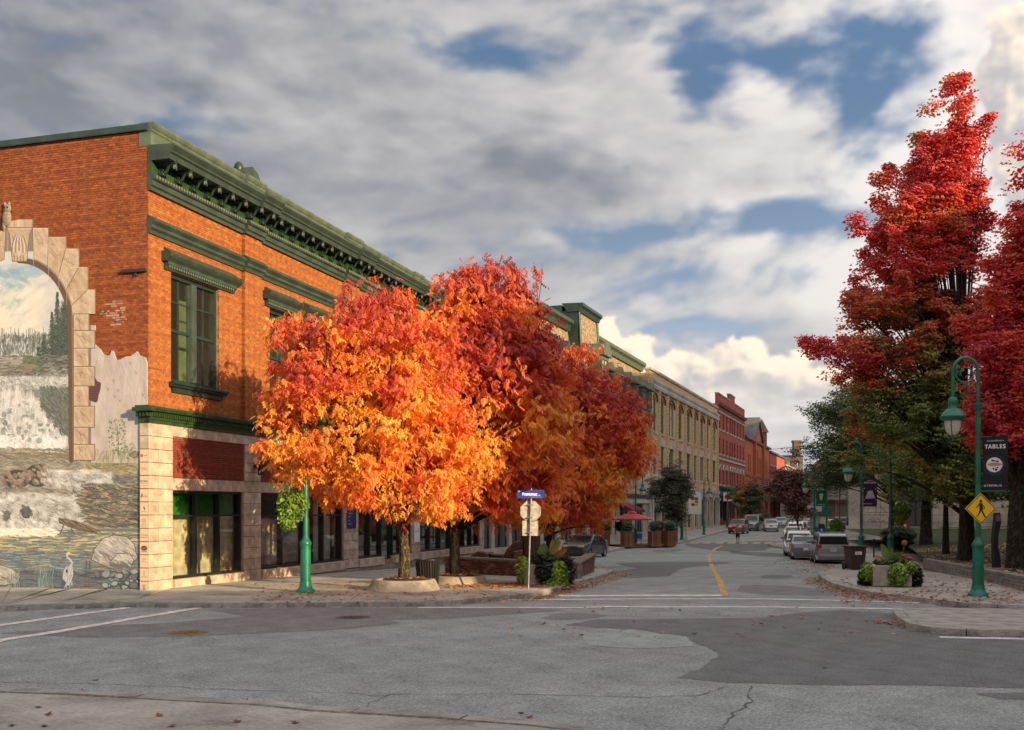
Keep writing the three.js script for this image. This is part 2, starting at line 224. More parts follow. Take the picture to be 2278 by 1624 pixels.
// ------------------------------------------------------------------ materials
const col = (r, g, b) => new THREE.Color().setRGB(r, g, b);
const mat = (c, rough = 0.8, o = {}) => new THREE.MeshStandardMaterial({ color: Array.isArray(c) ? col(...c) : new THREE.Color(c), roughness: rough, ...o });
const rough = (c, m = 1.2, r = 0.85, o = {}) => mat(c, r, { map: scaled(T.mottle, m), bumpMap: scaled(T.grain, m * 0.5), bumpScale: 0.003, ...o });
const M = {
  road: mat([0.50, 0.515, 0.515], 0.92, { map: scaled(T.asphalt, 3.1), bumpMap: scaled(T.asphaltBump, 0.9), bumpScale: 0.006, vertexColors: true }),
  patch: mat([0.25, 0.245, 0.252], 0.92, { map: scaled(T.asphalt, 2.3), bumpMap: scaled(T.asphaltBump, 0.8), bumpScale: 0.004 }),
  patch2: mat([0.31, 0.30, 0.303], 0.92, { map: scaled(T.asphalt, 2.6), bumpMap: scaled(T.asphaltBump, 0.8), bumpScale: 0.004 }),
  worn: mat([0.52, 0.55, 0.54], 0.92, { map: scaled(T.asphalt, 2.0), bumpMap: scaled(T.asphaltBump, 0.8), bumpScale: 0.006 }),
  crack: mat([0.11, 0.11, 0.11], 1),
  white: mat([0.95, 0.95, 0.93], 0.75, { map: scaled(T.mottle, 0.5) }),
  yellow: mat([0.72, 0.46, 0.13], 0.75, { map: scaled(T.mottle, 0.5) }),
  walk: mat([0.52, 0.505, 0.475], 0.9, { map: scaled(T.concrete, 2.6), bumpMap: scaled(T.grain, 0.9), bumpScale: 0.004 }),
  paver: mat([0.40, 0.34, 0.30], 0.9, { map: scaled(T.concrete, 1.6), bumpMap: scaled(T.grain, 0.9), bumpScale: 0.004 }),
  kerb: mat([0.50, 0.485, 0.46], 0.9, { map: scaled(T.concrete, 0.8), bumpMap: scaled(T.relief, 0.5), bumpScale: 0.02 }),
  mortar: rough([0.42, 0.25, 0.17], 0.6, 0.95),
  greenDark: mat([0.022, 0.052, 0.043], 0.45, { map: scaled(T.mottle, 1.1) }),
  greenMid: mat([0.052, 0.085, 0.068], 0.5, { map: scaled(T.mottle, 1.3) }),
  greenPale: mat([0.125, 0.175, 0.125], 0.6, { map: scaled(T.mottle, 1.6) }),
  greenLeaf: mat([0.035, 0.09, 0.03], 0.5, { map: scaled(T.mottle, 1.1) }),
  frameDark: mat([0.012, 0.018, 0.018], 0.4),
  lamp: mat([0.010, 0.235, 0.150], 0.38, { map: scaled(T.mottle, 0.9) }),
  lampGlass: new THREE.MeshPhysicalMaterial({ color: col(0.85, 0.80, 0.68), roughness: 0.5, transmission: 0.45, thickness: 0 }),
  glass: new THREE.MeshPhysicalMaterial({ color: col(0.95, 0.97, 0.96), roughness: 0.015, transmission: 1, thickness: 0, ior: 1.9 }),
  farGlass: mat([0.10, 0.12, 0.12], 0.06, { metalness: 0.35 }),
  darkRoom: mat([0.46, 0.43, 0.38], 0.95),
  metal: mat([0.42, 0.43, 0.44], 0.45, { metalness: 0.8, map: scaled(T.mottle, 0.4) }),
  black: mat([0.014, 0.014, 0.015], 0.42),
  blackMatt: mat([0.02, 0.02, 0.02], 0.9),
  bark: mat([0.20, 0.165, 0.125], 0.95, { map: scaled(T.bark, 0.9), bumpMap: scaled(T.barkBump, 0.9), bumpScale: 0.02 }),
  barkDark: mat([0.085, 0.07, 0.058], 0.95, { map: scaled(T.bark, 0.9), bumpMap: scaled(T.barkBump, 0.9), bumpScale: 0.02 }),
  mulch: rough([0.10, 0.045, 0.028], 0.25, 1, { bumpMap: scaled(T.relief, 0.2), bumpScale: 0.05 }),
  soil: rough([0.09, 0.065, 0.045], 0.5, 1),
  grass: rough([0.075, 0.115, 0.03], 0.6, 1, { bumpMap: scaled(T.relief, 0.3), bumpScale: 0.05 }),
  cedar: mat([0.21, 0.088, 0.036], 0.7, { map: scaled(T.wood, 0.6, 1.5) }),
  rust: rough([0.115, 0.05, 0.028], 0.7, 0.9),
};
const textMat = (w, h, draw, o = {}) => { const c = document.createElement('canvas'); c.width = w; c.height = h; const x = c.getContext('2d'); draw(x, w, h); const t = new THREE.CanvasTexture(c); t.colorSpace = THREE.SRGBColorSpace; return new THREE.MeshStandardMaterial({ map: t, roughness: o.rough ?? 0.6, ...o.m }); };
// an upright printed sheet, front face with its print (0..1 uv)
function printed(w, h, x, y, z, ry = 0) { const g = new THREE.PlaneGeometry(w, h); g.rotateY(ry); g.translate(x, y, z); return g.toNonIndexed(); }

// ------------------------------------------------------------------ ground, road, pavements
{
  const g = new THREE.PlaneGeometry(6000, 6000, 4, 4); g.rotateX(-Math.PI / 2); g.translate(0, -1.6, -1000);
  struct('ground', g, M.soil);
}
{
  // carriageway sheet that follows the road profile; vertex colours carry broad traffic wear
  const ds = []; for (let d = -60; d < 30; d += 0.7) ds.push(d); for (let d = 30; d < 120; d += 1.2) ds.push(d); for (let d = 120; d <= 420; d += 6) ds.push(d);
  const xs = []; for (let x = -140; x < -24; x += 8) xs.push(x); for (let x = -24; x < 30; x += 0.9) xs.push(x); for (let x = 30; x <= 180; x += 8) xs.push(x);
  const pos = [], co = [], P = (x, d) => { pos.push(x, G(d), -d); const a = fbm(x * 0.16, d * 0.55, 4.1, 4), b = fbm(x * 0.9, d * 1.4, 8.1, 3), t = Math.sin(d * 1.35 + fbm(x * 0.1, d * 0.2, 2, 2) * 3) * 0.5, lane = fbm(x * 0.06, d * 1.5, 5.5, 3), k = clamp(0.92 + a * 0.20 + b * 0.10 + t * 0.02 + lane * 0.30, 0.6, 1.15); co.push(k, k * (1 + a * 0.03), k * (1 + a * 0.02)); };
  for (let j = 0; j < ds.length - 1; j++) for (let i = 0; i < xs.length - 1; i++) { const a = [xs[i], ds[j]], b = [xs[i + 1], ds[j]], c = [xs[i + 1], ds[j + 1]], e = [xs[i], ds[j + 1]]; for (const p of [a, b, c, a, c, e]) P(...p); }
  const g = new THREE.BufferGeometry(); g.setAttribute('position', new THREE.BufferAttribute(new Float32Array(pos), 3)); g.setAttribute('color', new THREE.BufferAttribute(new Float32Array(co), 3)); g.computeVertexNormals();
  struct('road', g, M.road);
}
const PT = (list, lift = 0) => list.map(([c, r]) => gp(c, r, lift));
// repairs in the asphalt: sheets with ragged outlines
function patch(pts, m, lift, step = 0.4, wob = 0.10, seed = 1) { return struct('asphalt_patch', flat(densify(densify(PT(pts), step, wob, seed), 0.07, 0.05, seed + 50), lift), m); }
patch([[0, 1409], [180, 1418], [420, 1416], [640, 1406], [790, 1398], [890, 1386], [865, 1380], [1000, 1376], [1150, 1366], [1260, 1358], [1160, 1352], [900, 1353], [700, 1352], [460, 1356], [545, 1372], [380, 1385], [160, 1396], [0, 1409]].slice(0, -1), M.patch2, 0.004, 0.4, 0.09, 11);
patch([[1255, 1391], [1330, 1378], [1500, 1377], [1700, 1374], [1790, 1362], [1880, 1358], [2000, 1366], [2050, 1385], [2130, 1396], [2278, 1404], [2700, 1415], [2700, 1530], [2278, 1531], [2100, 1526], [1800, 1524], [1620, 1520], [1505, 1508], [1560, 1488], [1600, 1458], [1575, 1440], [1500, 1416], [1380, 1400]], M.patch, 0.004, 0.35, 0.10, 12);
patch([[1205, 1375], [1240, 1366], [1320, 1364], [1352, 1370], [1300, 1377], [1240, 1379]], M.patch2, 0.004, 0.3, 0.06, 13);
patch([[1290, 1414], [1400, 1400], [1530, 1418], [1540, 1438], [1420, 1444], [1310, 1436]], M.worn, 0.0055, 0.3, 0.08, 23);
patch([[1430, 1252], [1540, 1250], [1660, 1250], [1700, 1252], [1590, 1263], [1570, 1268], [1550, 1282], [1480, 1286], [1395, 1282], [1360, 1278], [1440, 1270], [1480, 1264], [1445, 1258]].map(([c, r]) => [c - 62, r]), M.patch, 0.004, 0.5, 0.1, 14);
patch([[1520, 1210], [1700, 1203], [1740, 1206], [1720, 1214], [1700, 1225], [1660, 1226], [1640, 1228], [1600, 1226], [1540, 1218]], M.patch, 0.004, 0.9, 0.12, 15);
patch([[1622, 1226], [1720, 1230], [1790, 1236], [1760, 1240], [1700, 1238], [1630, 1232]], M.patch, 0.004, 0.6, 0.1, 16);
patch([[1690, 1281], [1720, 1279], [1760, 1280], [1766, 1284], [1730, 1288], [1695, 1286]], M.patch, 0.004, 0.4, 0.05, 17);
patch([[1645, 1303], [1680, 1301], [1760, 1304], [1830, 1312], [1905, 1324], [1800, 1325], [1690, 1322], [1640, 1316]], M.patch2, 0.004, 0.5, 0.08, 18);
patch([[1450, 1224], [1500, 1221], [1530, 1223], [1490, 1229], [1455, 1228]], M.patch2, 0.004, 0.5, 0.05, 19);
patch([[2170, 1543], [2400, 1540], [2400, 1556], [2230, 1556]], M.patch, 0.0055, 0.3, 0.1, 20);
// tyre marks and cracks
function crack(pts, w, seed) { struct('road_crack', ribbon(densify(PT(pts), 0.16, 0.11, seed, false), w, 0.0085, 1.4, seed), M.crack); }
crack([[0, 1518], [260, 1523], [520, 1535], [760, 1541], [830, 1549], [870, 1545], [1100, 1543], [1270, 1548], [1440, 1553], [1560, 1547], [1610, 1529]], 0.014, 31);
crack([[870, 1545], [820, 1568], [740, 1599]], 0.012, 32);
crack([[1672, 1526], [1664, 1545], [1672, 1556], [1650, 1578], [1620, 1600], [1585, 1640]], 0.017, 33);
crack([[430, 1413], [350, 1434], [300, 1442]], 0.012, 34);
crack([[1700, 1258], [1740, 1270], [1790, 1282]], 0.02, 36);
// paint
function paint(name, pts, w, m, lift, step = 0.5, wob = 0.04) { struct(name, ribbon(densify(PT(pts), step, wob, 5, false), w, lift, 0.12, 8), m); }
paint('stop_line', [[1243, 1326], [1400, 1325.5], [1606, 1325]], 0.50, M.white, 0.009);
paint('crosswalk_line', [[1130, 1335.5], [1400, 1333], [1700, 1333], [1900, 1337], [2140, 1344]], 0.27, M.white, 0.009);
paint('crosswalk_line', [[930, 1352], [1180, 1352], [1298, 1352.5]], 0.26, M.white, 0.009);
paint('crosswalk_line', [[1304, 1352], [1360, 1350], [1440, 1351], [1700, 1351], [2000, 1355], [2210, 1361]], 0.27, M.white, 0.009);
paint('crosswalk_line', [[-160, 1417], [0, 1391.5], [140, 1372], [286, 1352]], 0.28, M.white, 0.009);
paint('crosswalk_line', [[-160, 1466], [0, 1425], [130, 1405], [300, 1376], [442, 1353]], 0.29, M.white, 0.009);
paint('crosswalk_line', [[2090, 1418], [2278, 1422], [2500, 1427]], 0.25, M.white, 0.0095);
paint('centre_line', [[1612, 1326], [1604, 1300], [1590, 1272], [1580, 1252], [1577, 1240], [1580, 1232]], 0.20, M.yellow, 0.009, 1.2, 0.05);
paint('centre_line', [[1583, 1229], [1590, 1222], [1600, 1217], [1608, 1214.5]], 0.24, M.yellow, 0.009, 2);
paint('centre_line', [[1680, 1195], [1716, 1188], [1760, 1181], [1800, 1176]], 0.3, M.yellow, 0.009, 6);
for (let k = 0; k < 7; k++) { const c = 1543 + k * 27.4, a = gp(c - 8, 1209.5), b = gp(c + 9, 1209.5), e = gp(c + 13, 1206.6), f = gp(c - 3, 1206.6); struct('crosswalk_block', flat([a, b, e, f], 0.009), M.yellow); }
// iron covers
function cover(c, r, m) { const p = gp(c, r); const o = thing('manhole_cover', c < 500 ? 'rusty yellow-brown round manhole cover in the dark asphalt by the left kerb' : c < 900 ? 'dark round drain cover in the road below the left lamp post' : 'manhole cover cut off by the bottom edge of the picture', 'manhole cover', null, [p.x, p.y, p.z]); part('rim', lathe([[0.30, 0.006], [0.40, 0.008], [0.405, 0.0]], 36), m, o); part('lid', lathe([[0.0, 0.009], [0.30, 0.0095], [0.302, 0.004]], 36), m, o); for (let a = 0; a < 8; a++) for (let q = 0; q < 3; q++) part('tread_bar', moved(box(-0.035, 0.035, 0, 0.006, -0.012, 0.012), Math.cos(a * 0.785 + q * 0.3) * (0.08 + q * 0.085), 0.0095, Math.sin(a * 0.785 + q * 0.3) * (0.08 + q * 0.085), a * 0.9 + q), m, o); }
cover(785, 1374, mat([0.07, 0.055, 0.05], 0.8)); cover(418, 1408, rough([0.27, 0.17, 0.06], 0.3, 0.8)); cover(1050, 1630, mat([0.08, 0.06, 0.055], 0.8));

// pavements
const leftKerb = [[-900, 1392], [-300, 1372], [0, 1360], [120, 1356], [235, 1353], [290, 1351], [440, 1352.5], [470, 1352.5], [700, 1351.5], [900, 1350], [985, 1349], [1060, 1342], [1133, 1334], [1195, 1328], [1258, 1312], [1322, 1292], [1352, 1282], [1365, 1275], [1352, 1269], [1320, 1266]];
function kerbed(name, pts, m) { const o = new THREE.Group(); o.name = numbered(name); o.userData = { kind: 'structure' }; scene.add(o); const [top, side] = raised(pts, WALK); part('paving', top, m, o); part('kerb_face', side, M.kerb, o); return o; }
function kerbStones(o, pts, inset, seed) {          // separate kerb stones along an edge
  const r = rng(seed), P = densify(pts, 0.12, 0, 1, false); let i = 0;
  const mats = [0, 1, 2].map((k) => mat([0.50 + k * 0.05, 0.485 + k * 0.048, 0.46 + k * 0.045], 0.9, { map: scaled(T.concrete, 0.9 + k * 0.2), bumpMap: scaled(T.relief, 0.35), bumpScale: 0.03 }));
  while (i < P.length - 2) { const n = Math.min(P.length - 1, i + 10 + Math.floor(r() * 8)), seg = P.slice(i, n + 1), pos = []; const hh = WALK + 0.012 + r() * 0.012, jt = () => (r() - 0.5) * 0.012;
    const row = seg.map((p, k) => { const a = seg[Math.max(0, k - 1)], b = seg[Math.min(seg.length - 1, k + 1)], m = Math.hypot(b.x - a.x, b.z - a.z) || 1, nx = -(b.z - a.z) / m * inset, nz = (b.x - a.x) / m * inset, y = gy(p.x, p.z), e = k === 0 ? 0.012 : k === seg.length - 1 ? -0.012 : 0, ex = (b.x - a.x) / m * e, ez = (b.z - a.z) / m * e; const ox = jt(), oz = jt(); return [[p.x + ex, y - 0.1, p.z + ez], [p.x + ex + ox, y + hh - 0.03, p.z + ez + oz], [p.x + ex + nx * 0.16 + ox, y + hh + jt() * 0.5, p.z + ez + nz * 0.16 + oz], [p.x + ex + nx, y + hh, p.z + ez + nz], [p.x + ex + nx, y - 0.1, p.z + ez + nz]]; });
    for (let k = 0; k < row.length - 1; k++) for (let q = 0; q < 4; q++) { const A = row[k][q], B = row[k + 1][q], C = row[k + 1][q + 1], D = row[k][q + 1]; pos.push(...A, ...B, ...C, ...A, ...C, ...D); }
    for (const e of [row[0], row[row.length - 1]]) for (let q = 1; q < 4; q++) pos.push(...e[0], ...e[q], ...e[q + 1]);
    const g = new THREE.BufferGeometry(); g.setAttribute('position', new THREE.BufferAttribute(new Float32Array(pos), 3)); g.computeVertexNormals(); part('kerb_stone', g, mats[Math.floor(r() * 3)], o); i = n; }
}
{
  const k = PT(leftKerb);
  const back = [V(3.9, 0, -47), V(3.0, 0, -52), V(2.8, 0, -58), V(3.6, 0, -64), V(5.7, 0, -72), V(8.5, 0, -83), V(9.6, 0, -87), V(13.6, 0, -91), V(15.0, 0, -95), V(17.2, 0, -102), V(21.5, 0, -116), V(27, 0, -133), V(38, 0, -163), V(50, 0, -195), V(75, 0, -262), V(60, 0, -270), V(-30, 0, -200), V(-90, 0, -60), V(-70, 0, -40)];
  const o = kerbed('pavement', [...k, ...back], M.walk);
  kerbStones(o, densify(k.slice(1), 0.3, 0, 1, false), -0.2, 3);
  kerbStones(o, [k[k.length - 1], ...back.slice(0, 14)], -0.2, 9);
}
const rightKerb = [[3200, 1410], [2600, 1374], [2278, 1359], [2210, 1356], [2139, 1351], [2039, 1338], [1985, 1332], [1939, 1326], [1895, 1316], [1864, 1306], [1843, 1295], [1833, 1284], [1835, 1277], [1848, 1271.5], [1870, 1268]];
const laneKerb = [V(15.6, 0, -50), V(18.1, 0, -55), V(19.9, 0, -61), V(20.9, 0, -67), V(21.8, 0, -74)];
{
  const k = PT(rightKerb);
  const bulb = [V(22.4, 0, -80), V(22.5, 0, -85), V(22.4, 0, -89), V(23.0, 0, -93), V(24.8, 0, -97), V(29.8, 0, -100), V(31.8, 0, -106), V(36, 0, -118), V(44, 0, -138), V(56, 0, -165), V(90, 0, -262), V(200, 0, -262), V(200, 0, -20)];
  const o = kerbed('pavement', [...k, ...laneKerb, ...bulb], M.walk);
  kerbStones(o, k, -0.2, 5); kerbStones(o, [k[k.length - 1], ...laneKerb, ...bulb.slice(0, 11)], -0.2, 6);
}
{ // traffic island at the right edge and the near pavement the photographer stands on
  const isl = [[2700, 1420], [2278, 1416], [2180, 1414], [2100, 1411], [2050, 1402], [2025, 1388], [2010, 1372], [2012, 1366], [2080, 1364], [2278, 1367], [2700, 1372]];
  const o = kerbed('traffic_island', PT(isl), M.kerb); kerbStones(o, PT(isl.slice(0, 8)), -0.25, 7);
  const near = [[-700, 1508], [-300, 1528], [0, 1553], [200, 1561], [420, 1574], [600, 1584], [720, 1597], [980, 1613], [1200, 1630], [1500, 1668], [1900, 1740]];
  const k = PT(near, 0.0), q = kerbed('near_pavement', [...k, V(4, 0, 20), V(-60, 0, 20)], M.walk); kerbStones(q, k, 0.28, 8);
}
// score joints across the pavement
{ const j = []; for (const [a, b] of [[[120, 1354], [330, 1326]], [[560, 1351], [640, 1318]], [[760, 1350], [800, 1320]], [[980, 1346], [960, 1322]], [[1120, 1333], [1050, 1306]], [[2000, 1331], [2060, 1292]], [[2160, 1344], [2240, 1312]], [[1900, 1314], [1960, 1284]], [[330, 1325], [700, 1320]], [[1990, 1316], [2278, 1336]]]) { const A = gp(...a, WALK), B = gp(...b, WALK); j.push(ribbon(densify([A, B], 0.5, 0, 1, false), 0.022, WALK + 0.004)); } struct('pavement_joint', j, M.crack); }

// ------------------------------------------------------------------ corner building (local frame: x along the street front, z out of it, side wall at x = 0)
const CB = { o: V(-10.53, 0, -30.2), turn: Math.atan2(0.958, 0.285), L: 31, H: 13.62 };
const cornerToLocal = (w) => { const d = w.clone().sub(CB.o); return V(d.x * 0.2851 - d.z * 0.9585, d.y, d.x * 0.9585 + d.z * 0.2851); };
const cb = thing('corner_building', 'two storey orange brick corner building with green cornice and painted side wall', 'building', null, CB.o.toArray(), CB.turn);
// fields of single bricks: the first ones of a field are parts of their own, the rest one joined part
const brickTones = [[0.47, 0.150, 0.030], [0.50, 0.168, 0.034], [0.45, 0.135, 0.028], [0.54, 0.195, 0.042], [0.40, 0.112, 0.026], [0.48, 0.158, 0.032]];
const brickMats = brickTones.map((c) => mat(c, 0.9, { map: scaled(T.mottle, 0.35), bumpMap: scaled(T.grain, 0.2), bumpScale: 0.003 }));
const brickStuffMat = mat([1, 1, 1], 0.9, { map: scaled(T.mottle, 0.35), bumpMap: scaled(T.grain, 0.2), bumpScale: 0.003, vertexColors: true });
// wall face: origin O, direction u along it, outward n (all in the parent's frame); rects of wall minus holes
function courses(rects, holes, bl, bh, joint, seed, skip) {
  const r = rng(seed), out = [];
  for (const [x0, x1, y0, y1] of rects) { let row = 0; for (let y = y0; y < y1 - bh * 0.4; y += bh, row++) {
    const top = Math.min(y1, y + bh - joint), off = (row % 2) * bl / 2 + (r() - 0.5) * 0.02; const header = row % 6 === 5;
    const step = header ? bl / 2 : bl;
    for (let x = x0 - off; x < x1; x += step) {
      let a = Math.max(x0, x + joint / 2), b = Math.min(x1, x + step - joint / 2); if (b - a < 0.03) continue;
      for (const h of holes) { if (top > h[2] && y < h[3] && b > h[0] && a < h[1]) { if (a < h[0] && b - h[0] < b - a) b = h[0]; else if (b > h[1]) a = h[1]; else { a = b; break; } } }
      if (b - a < 0.03 || (skip && skip((a + b) / 2, (y + top) / 2))) continue;
      out.push([a, b, y, top, r(), r()]);
    } } }
  return out;
}
function layBricks(parent, list, place, limit, tones, pick) {
  // place(a, b, y0, y1, proud) -> box geometry in the parent's frame
  const near = limit ? [...list].sort((p, q) => pick(p) - pick(q)) : list, single = near.slice(0, limit), rest = near.slice(limit);
  const mats = tones || brickMats;
  for (const b of single) { const t = Math.min(mats.length - 1, Math.floor(Math.pow(b[4], 1.2) * mats.length)); part('brick', place(b[0], b[1], b[2], b[3], b[5] * 0.004 + 0.008), mats[t], parent); }
  const gs = []; for (const b of rest) { const g = place(b[0], b[1], b[2], b[3], b[5] * 0.004 + 0.008), t = mats[Math.min(mats.length - 1, Math.floor(Math.pow(b[4], 1.2) * mats.length))].color, k = 0.9 + b[5] * 0.2, c = new Float32Array(g.attributes.position.count * 3); for (let i = 0; i < c.length; i += 3) { c[i] = t.r * k; c[i + 1] = t.g * k; c[i + 2] = t.b * k; } g.setAttribute('color', new THREE.BufferAttribute(c, 3)); gs.push(g); }
  if (gs.length) part('brickwork', gs, brickStuffMat, parent, { kind: 'stuff' });
}
const boxFront = (z) => (a, b, y0, y1, p) => box(a, b, y0, y1, z - 0.05, z + p);
const boxSide = (x) => (a, b, y0, y1, p) => box(x - p, x + 0.05, y0, y1, -b, -a);     // a, b measured back from the corner

// upper storey openings [x0, x1, y0, y1]
const upWin = [[1.09, 3.69, 6.27, 9.56], [6.9, 8.9, 6.27, 9.56], [9.2, 11.9, 6.27, 9.56], [15.4, 18.2, 6.27, 9.56], [22, 24.6, 6.27, 9.56], [26, 28.6, 6.27, 9.56]];
const lowWin = [[1.09, 5.02, 0.36, 3.02], [6.2, 12.66, 0.36, 3.02], [14.1, 20.0, 0.20, 3.02], [21.1, 25.6, 0.36, 3.02], [26.6, 30.2, 0.36, 3.02]];
const panels = [[1.05, 5.12, 3.40, 4.63], [6.2, 12.66, 3.40, 4.63], [14.1, 20.0, 3.40, 4.63], [21.1, 30.2, 3.40, 4.63]];
const pil = [[5.06, 6.14], [12.7, 14.1], [20.0, 21.1]];
// masonry cores around the openings
{
  const core = []; let x = 0; const put = (a, b, y0, y1, z1) => { if (b - a > 0.01 && y1 - y0 > 0.01) core.push(box(a, b, y0, y1, -0.38, z1)); };
  const band = (wins, y0, y1, z1) => { let x = 0; for (const w of wins) { put(x, w[0], y0, y1, z1); put(w[0], w[1], y0, w[2], z1); put(w[0], w[1], w[3], y1, z1); x = w[1]; } put(x, CB.L, y0, y1, z1); };
  band(upWin, 5.2, 12.9, 0); band(lowWin, 0, 5.2, 0.03);
  core.push(box(0, 0.38, 0, 13.45, -13, -0.38), box(CB.L - 0.3, CB.L, 0, 13.45, -13, -0.38), box(0.38, CB.L - 0.3, 0, 13.4, -13, -12.6), box(0.0, CB.L, 13.0, 13.1, -13, -0.38));
  part('wall', core, M.mortar, cb);
  part('plinth', [box(-0.1, CB.L, -1.4, -0.01, -0.36, 0.10), box(0, 0.36, -1.4, -0.01, -13, -0.37)], rough([0.40, 0.36, 0.31], 0.9), cb);
  part('floor_slab', [box(0.38, CB.L - 0.3, 5.1, 5.4, -12.6, -0.38), box(0.38, CB.L - 0.3, -0.2, 0.06, -12.6, -0.38)], M.darkRoom, cb);
  part('room_wall', [box(0.4, CB.L - 0.3, 0.06, 5.1, -5.0, -4.9), box(0.4, CB.L - 0.3, 5.4, 13, -6.0, -5.9), box(6.0, 6.1, 5.4, 13, -5.9, -0.4), box(5.6, 5.7, 0.06, 5.1, -4.9, -0.4), box(13.3, 13.4, 0.06, 5.1, -4.9, -0.4)], rough([0.48, 0.45, 0.39], 4), cb);
}
// brickwork of the street front, with pilasters standing proud
{
  const holes = [...upWin, ...pil.map(([a, b]) => [a, b, 5, 13])];
  const list = courses([[0, CB.L, 5.46, 11.75]], holes, 0.205, 0.0675, 0.010, 4);
  layBricks(cb, list, boxFront(0), 170, null, (b) => Math.hypot(b[0] - 1, (b[2] - 6) * 0.5));
  for (const [a, b] of pil) { part('pilaster', box(a + 0.005, b - 0.005, 5.46, 11.72, -0.02, 0.13), M.mortar, cb); layBricks(cb, courses([[a, b, 5.46, 11.7]], [], 0.205, 0.0675, 0.010, 6), boxFront(0.13), 0); layBricks(cb, courses([[0.0, 0.13, 5.46, 11.7]], [], 0.14, 0.0675, 0.01, 8), (u, v, y0, y1, p) => box(a - p, a + 0.04, y0, y1, 0.004, 0.126), 0); }
  for (const [a, b, y0, y1] of panels) layBricks(cb, courses([[a, b, y0, y1]], [], 0.205, 0.0675, 0.010, 7), boxFront(0.035), 0, [[0.27, 0.042, 0.02], [0.31, 0.052, 0.024], [0.23, 0.035, 0.018]].map((c) => mat(c, 0.9)));
}
// ---- painted side wall: outline of the cut-out mural panels, in metres back from the corner (s) and height (h)
const wallPt = (c, r) => { const k = (c - CX) / F, s = (-10.53 - k * 30.2) / (0.958 + 0.285 * k), d = 30.2 + 0.285 * s; return [s, CH - (r - HY) / F * d]; };
const archR = [[213, 766], [213, 737], [214, 724], [200, 724], [200, 699], [214, 699], [214, 644], [198, 644], [198, 594], [178, 594], [178, 553], [149, 553], [149, 527], [110, 527], [110, 507], [75, 507], [75, 489], [45, 489]].map((p) => wallPt(...p));
const tornR = [[329, 1324], [329.5, 810], [326, 796], [312, 790], [307, 782], [300, 788], [292, 793], [283, 793], [270, 800], [262, 802], [257, 790], [254, 781], [250, 780], [247, 790], [240, 792], [231, 787], [226, 778], [216, 769]].map((p) => wallPt(...p));
const sMid = wallPt(45, 500)[0];
const muralOutline = (() => { const right = [...tornR, ...archR]; const left = [...archR].reverse().slice(1).map(([s, h]) => [2 * sMid - s, h]); return [...right, ...left, [2 * sMid - archR[0][0] + 0.9, archR[0][1] - 0.35], [2 * sMid - archR[0][0] + 1.4, archR[0][1] - 0.2], [9.2, archR[0][1] - 0.4], [9.2, 0.03], [wallPt(329, 1324)[0], 0.0]]; })();
muralOutline[0][1] = 0.02;
const inPoly = (x, y, P) => { let c = false; for (let i = 0, j = P.length - 1; i < P.length; j = i++) if ((P[i][1] > y) !== (P[j][1] > y) && x < (P[j][0] - P[i][0]) * (y - P[i][1]) / (P[j][1] - P[i][1]) + P[i][0]) c = !c; return c; };
{
  const P = muralOutline, deep = (s, h) => inPoly(s, h, P) && inPoly(s + 0.25, h, P) && inPoly(s - 0.25, h, P) && inPoly(s, h + 0.25, P);
  const sideTones = [[0.37, 0.098, 0.029], [0.40, 0.11, 0.031], [0.34, 0.085, 0.027], [0.44, 0.13, 0.037], [0.29, 0.07, 0.025]];
  const sm = sideTones.map((c) => mat(c, 0.92, { map: scaled(T.mottle, 0.35), bumpMap: scaled(T.grain, 0.2), bumpScale: 0.004 }));
  const list = courses([[0, 12.9, 5.2, 13.4]], [], 0.205, 0.0675, 0.010, 14, deep);
  layBricks(cb, list, boxSide(0), 130, sm, (b) => Math.hypot(b[0] - 1.2, (b[2] - 9) * 0.6));
  // pale, old-mortar bricks where a patch was redone
  const pale = [[0.44, 0.24, 0.17], [0.38, 0.19, 0.13]].map((c) => mat(c, 0.95)), rr = rng(3);
  for (let i = 0; i < 34; i++) { const [s, h] = wallPt(255 + (rr() - 0.5) * 50, 700 + (rr() - 0.5) * 55), y = 5.2 + Math.round((h - 5.2) / 0.0675) * 0.0675; part('brick', box(-0.016, 0, y + 0.002, y + 0.056, -s - 0.1, -s + 0.09), pale[i % 2], cb); }
}
// coping of the side wall and its iron bracket
part('coping', [sweep([[-0.06, 13.42], [-0.10, 13.42], [-0.10, 13.46], [-0.03, 13.64], [0.45, 13.60], [0.45, 13.42]], 0, 13.02).rotateY(Math.PI / 2)], M.greenDark, cb);
part('iron_bracket', [box(-0.10, -0.012, 9.34, 9.42, -0.85, -0.03), box(-0.07, -0.012, 9.22, 9.34, -0.42, -0.36)], mat([0.03, 0.02, 0.016], 0.7), cb);

// ---- cornices
function mould(name, prof, x0, x1, m, parent) { return part(name, sweep(prof, x0, x1), m, parent || cb); }
const ressaut = (name, prof, m, dz) => { const segs = [[-0.02, 5.0, 0], [5.0, 6.2, dz], [6.2, 12.64, 0], [12.64, 14.16, dz], [14.16, 19.94, 0], [19.94, 21.16, dz], [21.16, CB.L, 0]]; for (const [a, b, k] of segs) mould(name, prof.map(([z, y]) => [z > 0 ? z + k : z, y]), a, b, m); };
ressaut('architrave', [[-0.02, 11.70], [0.10, 11.70], [0.10, 11.80], [0.16, 11.84], [0.16, 12.0], [-0.02, 12.0]], M.greenMid, 0.13);
ressaut('ovolo_band', [[-0.02, 12.0], [0.20, 12.0], [0.24, 12.07], [0.20, 12.17], [-0.02, 12.17]], M.greenMid, 0.13);
ressaut('frieze', [[-0.02, 12.17], [0.12, 12.17], [0.12, 12.55], [-0.02, 12.55]], M.greenLeaf, 0.13);
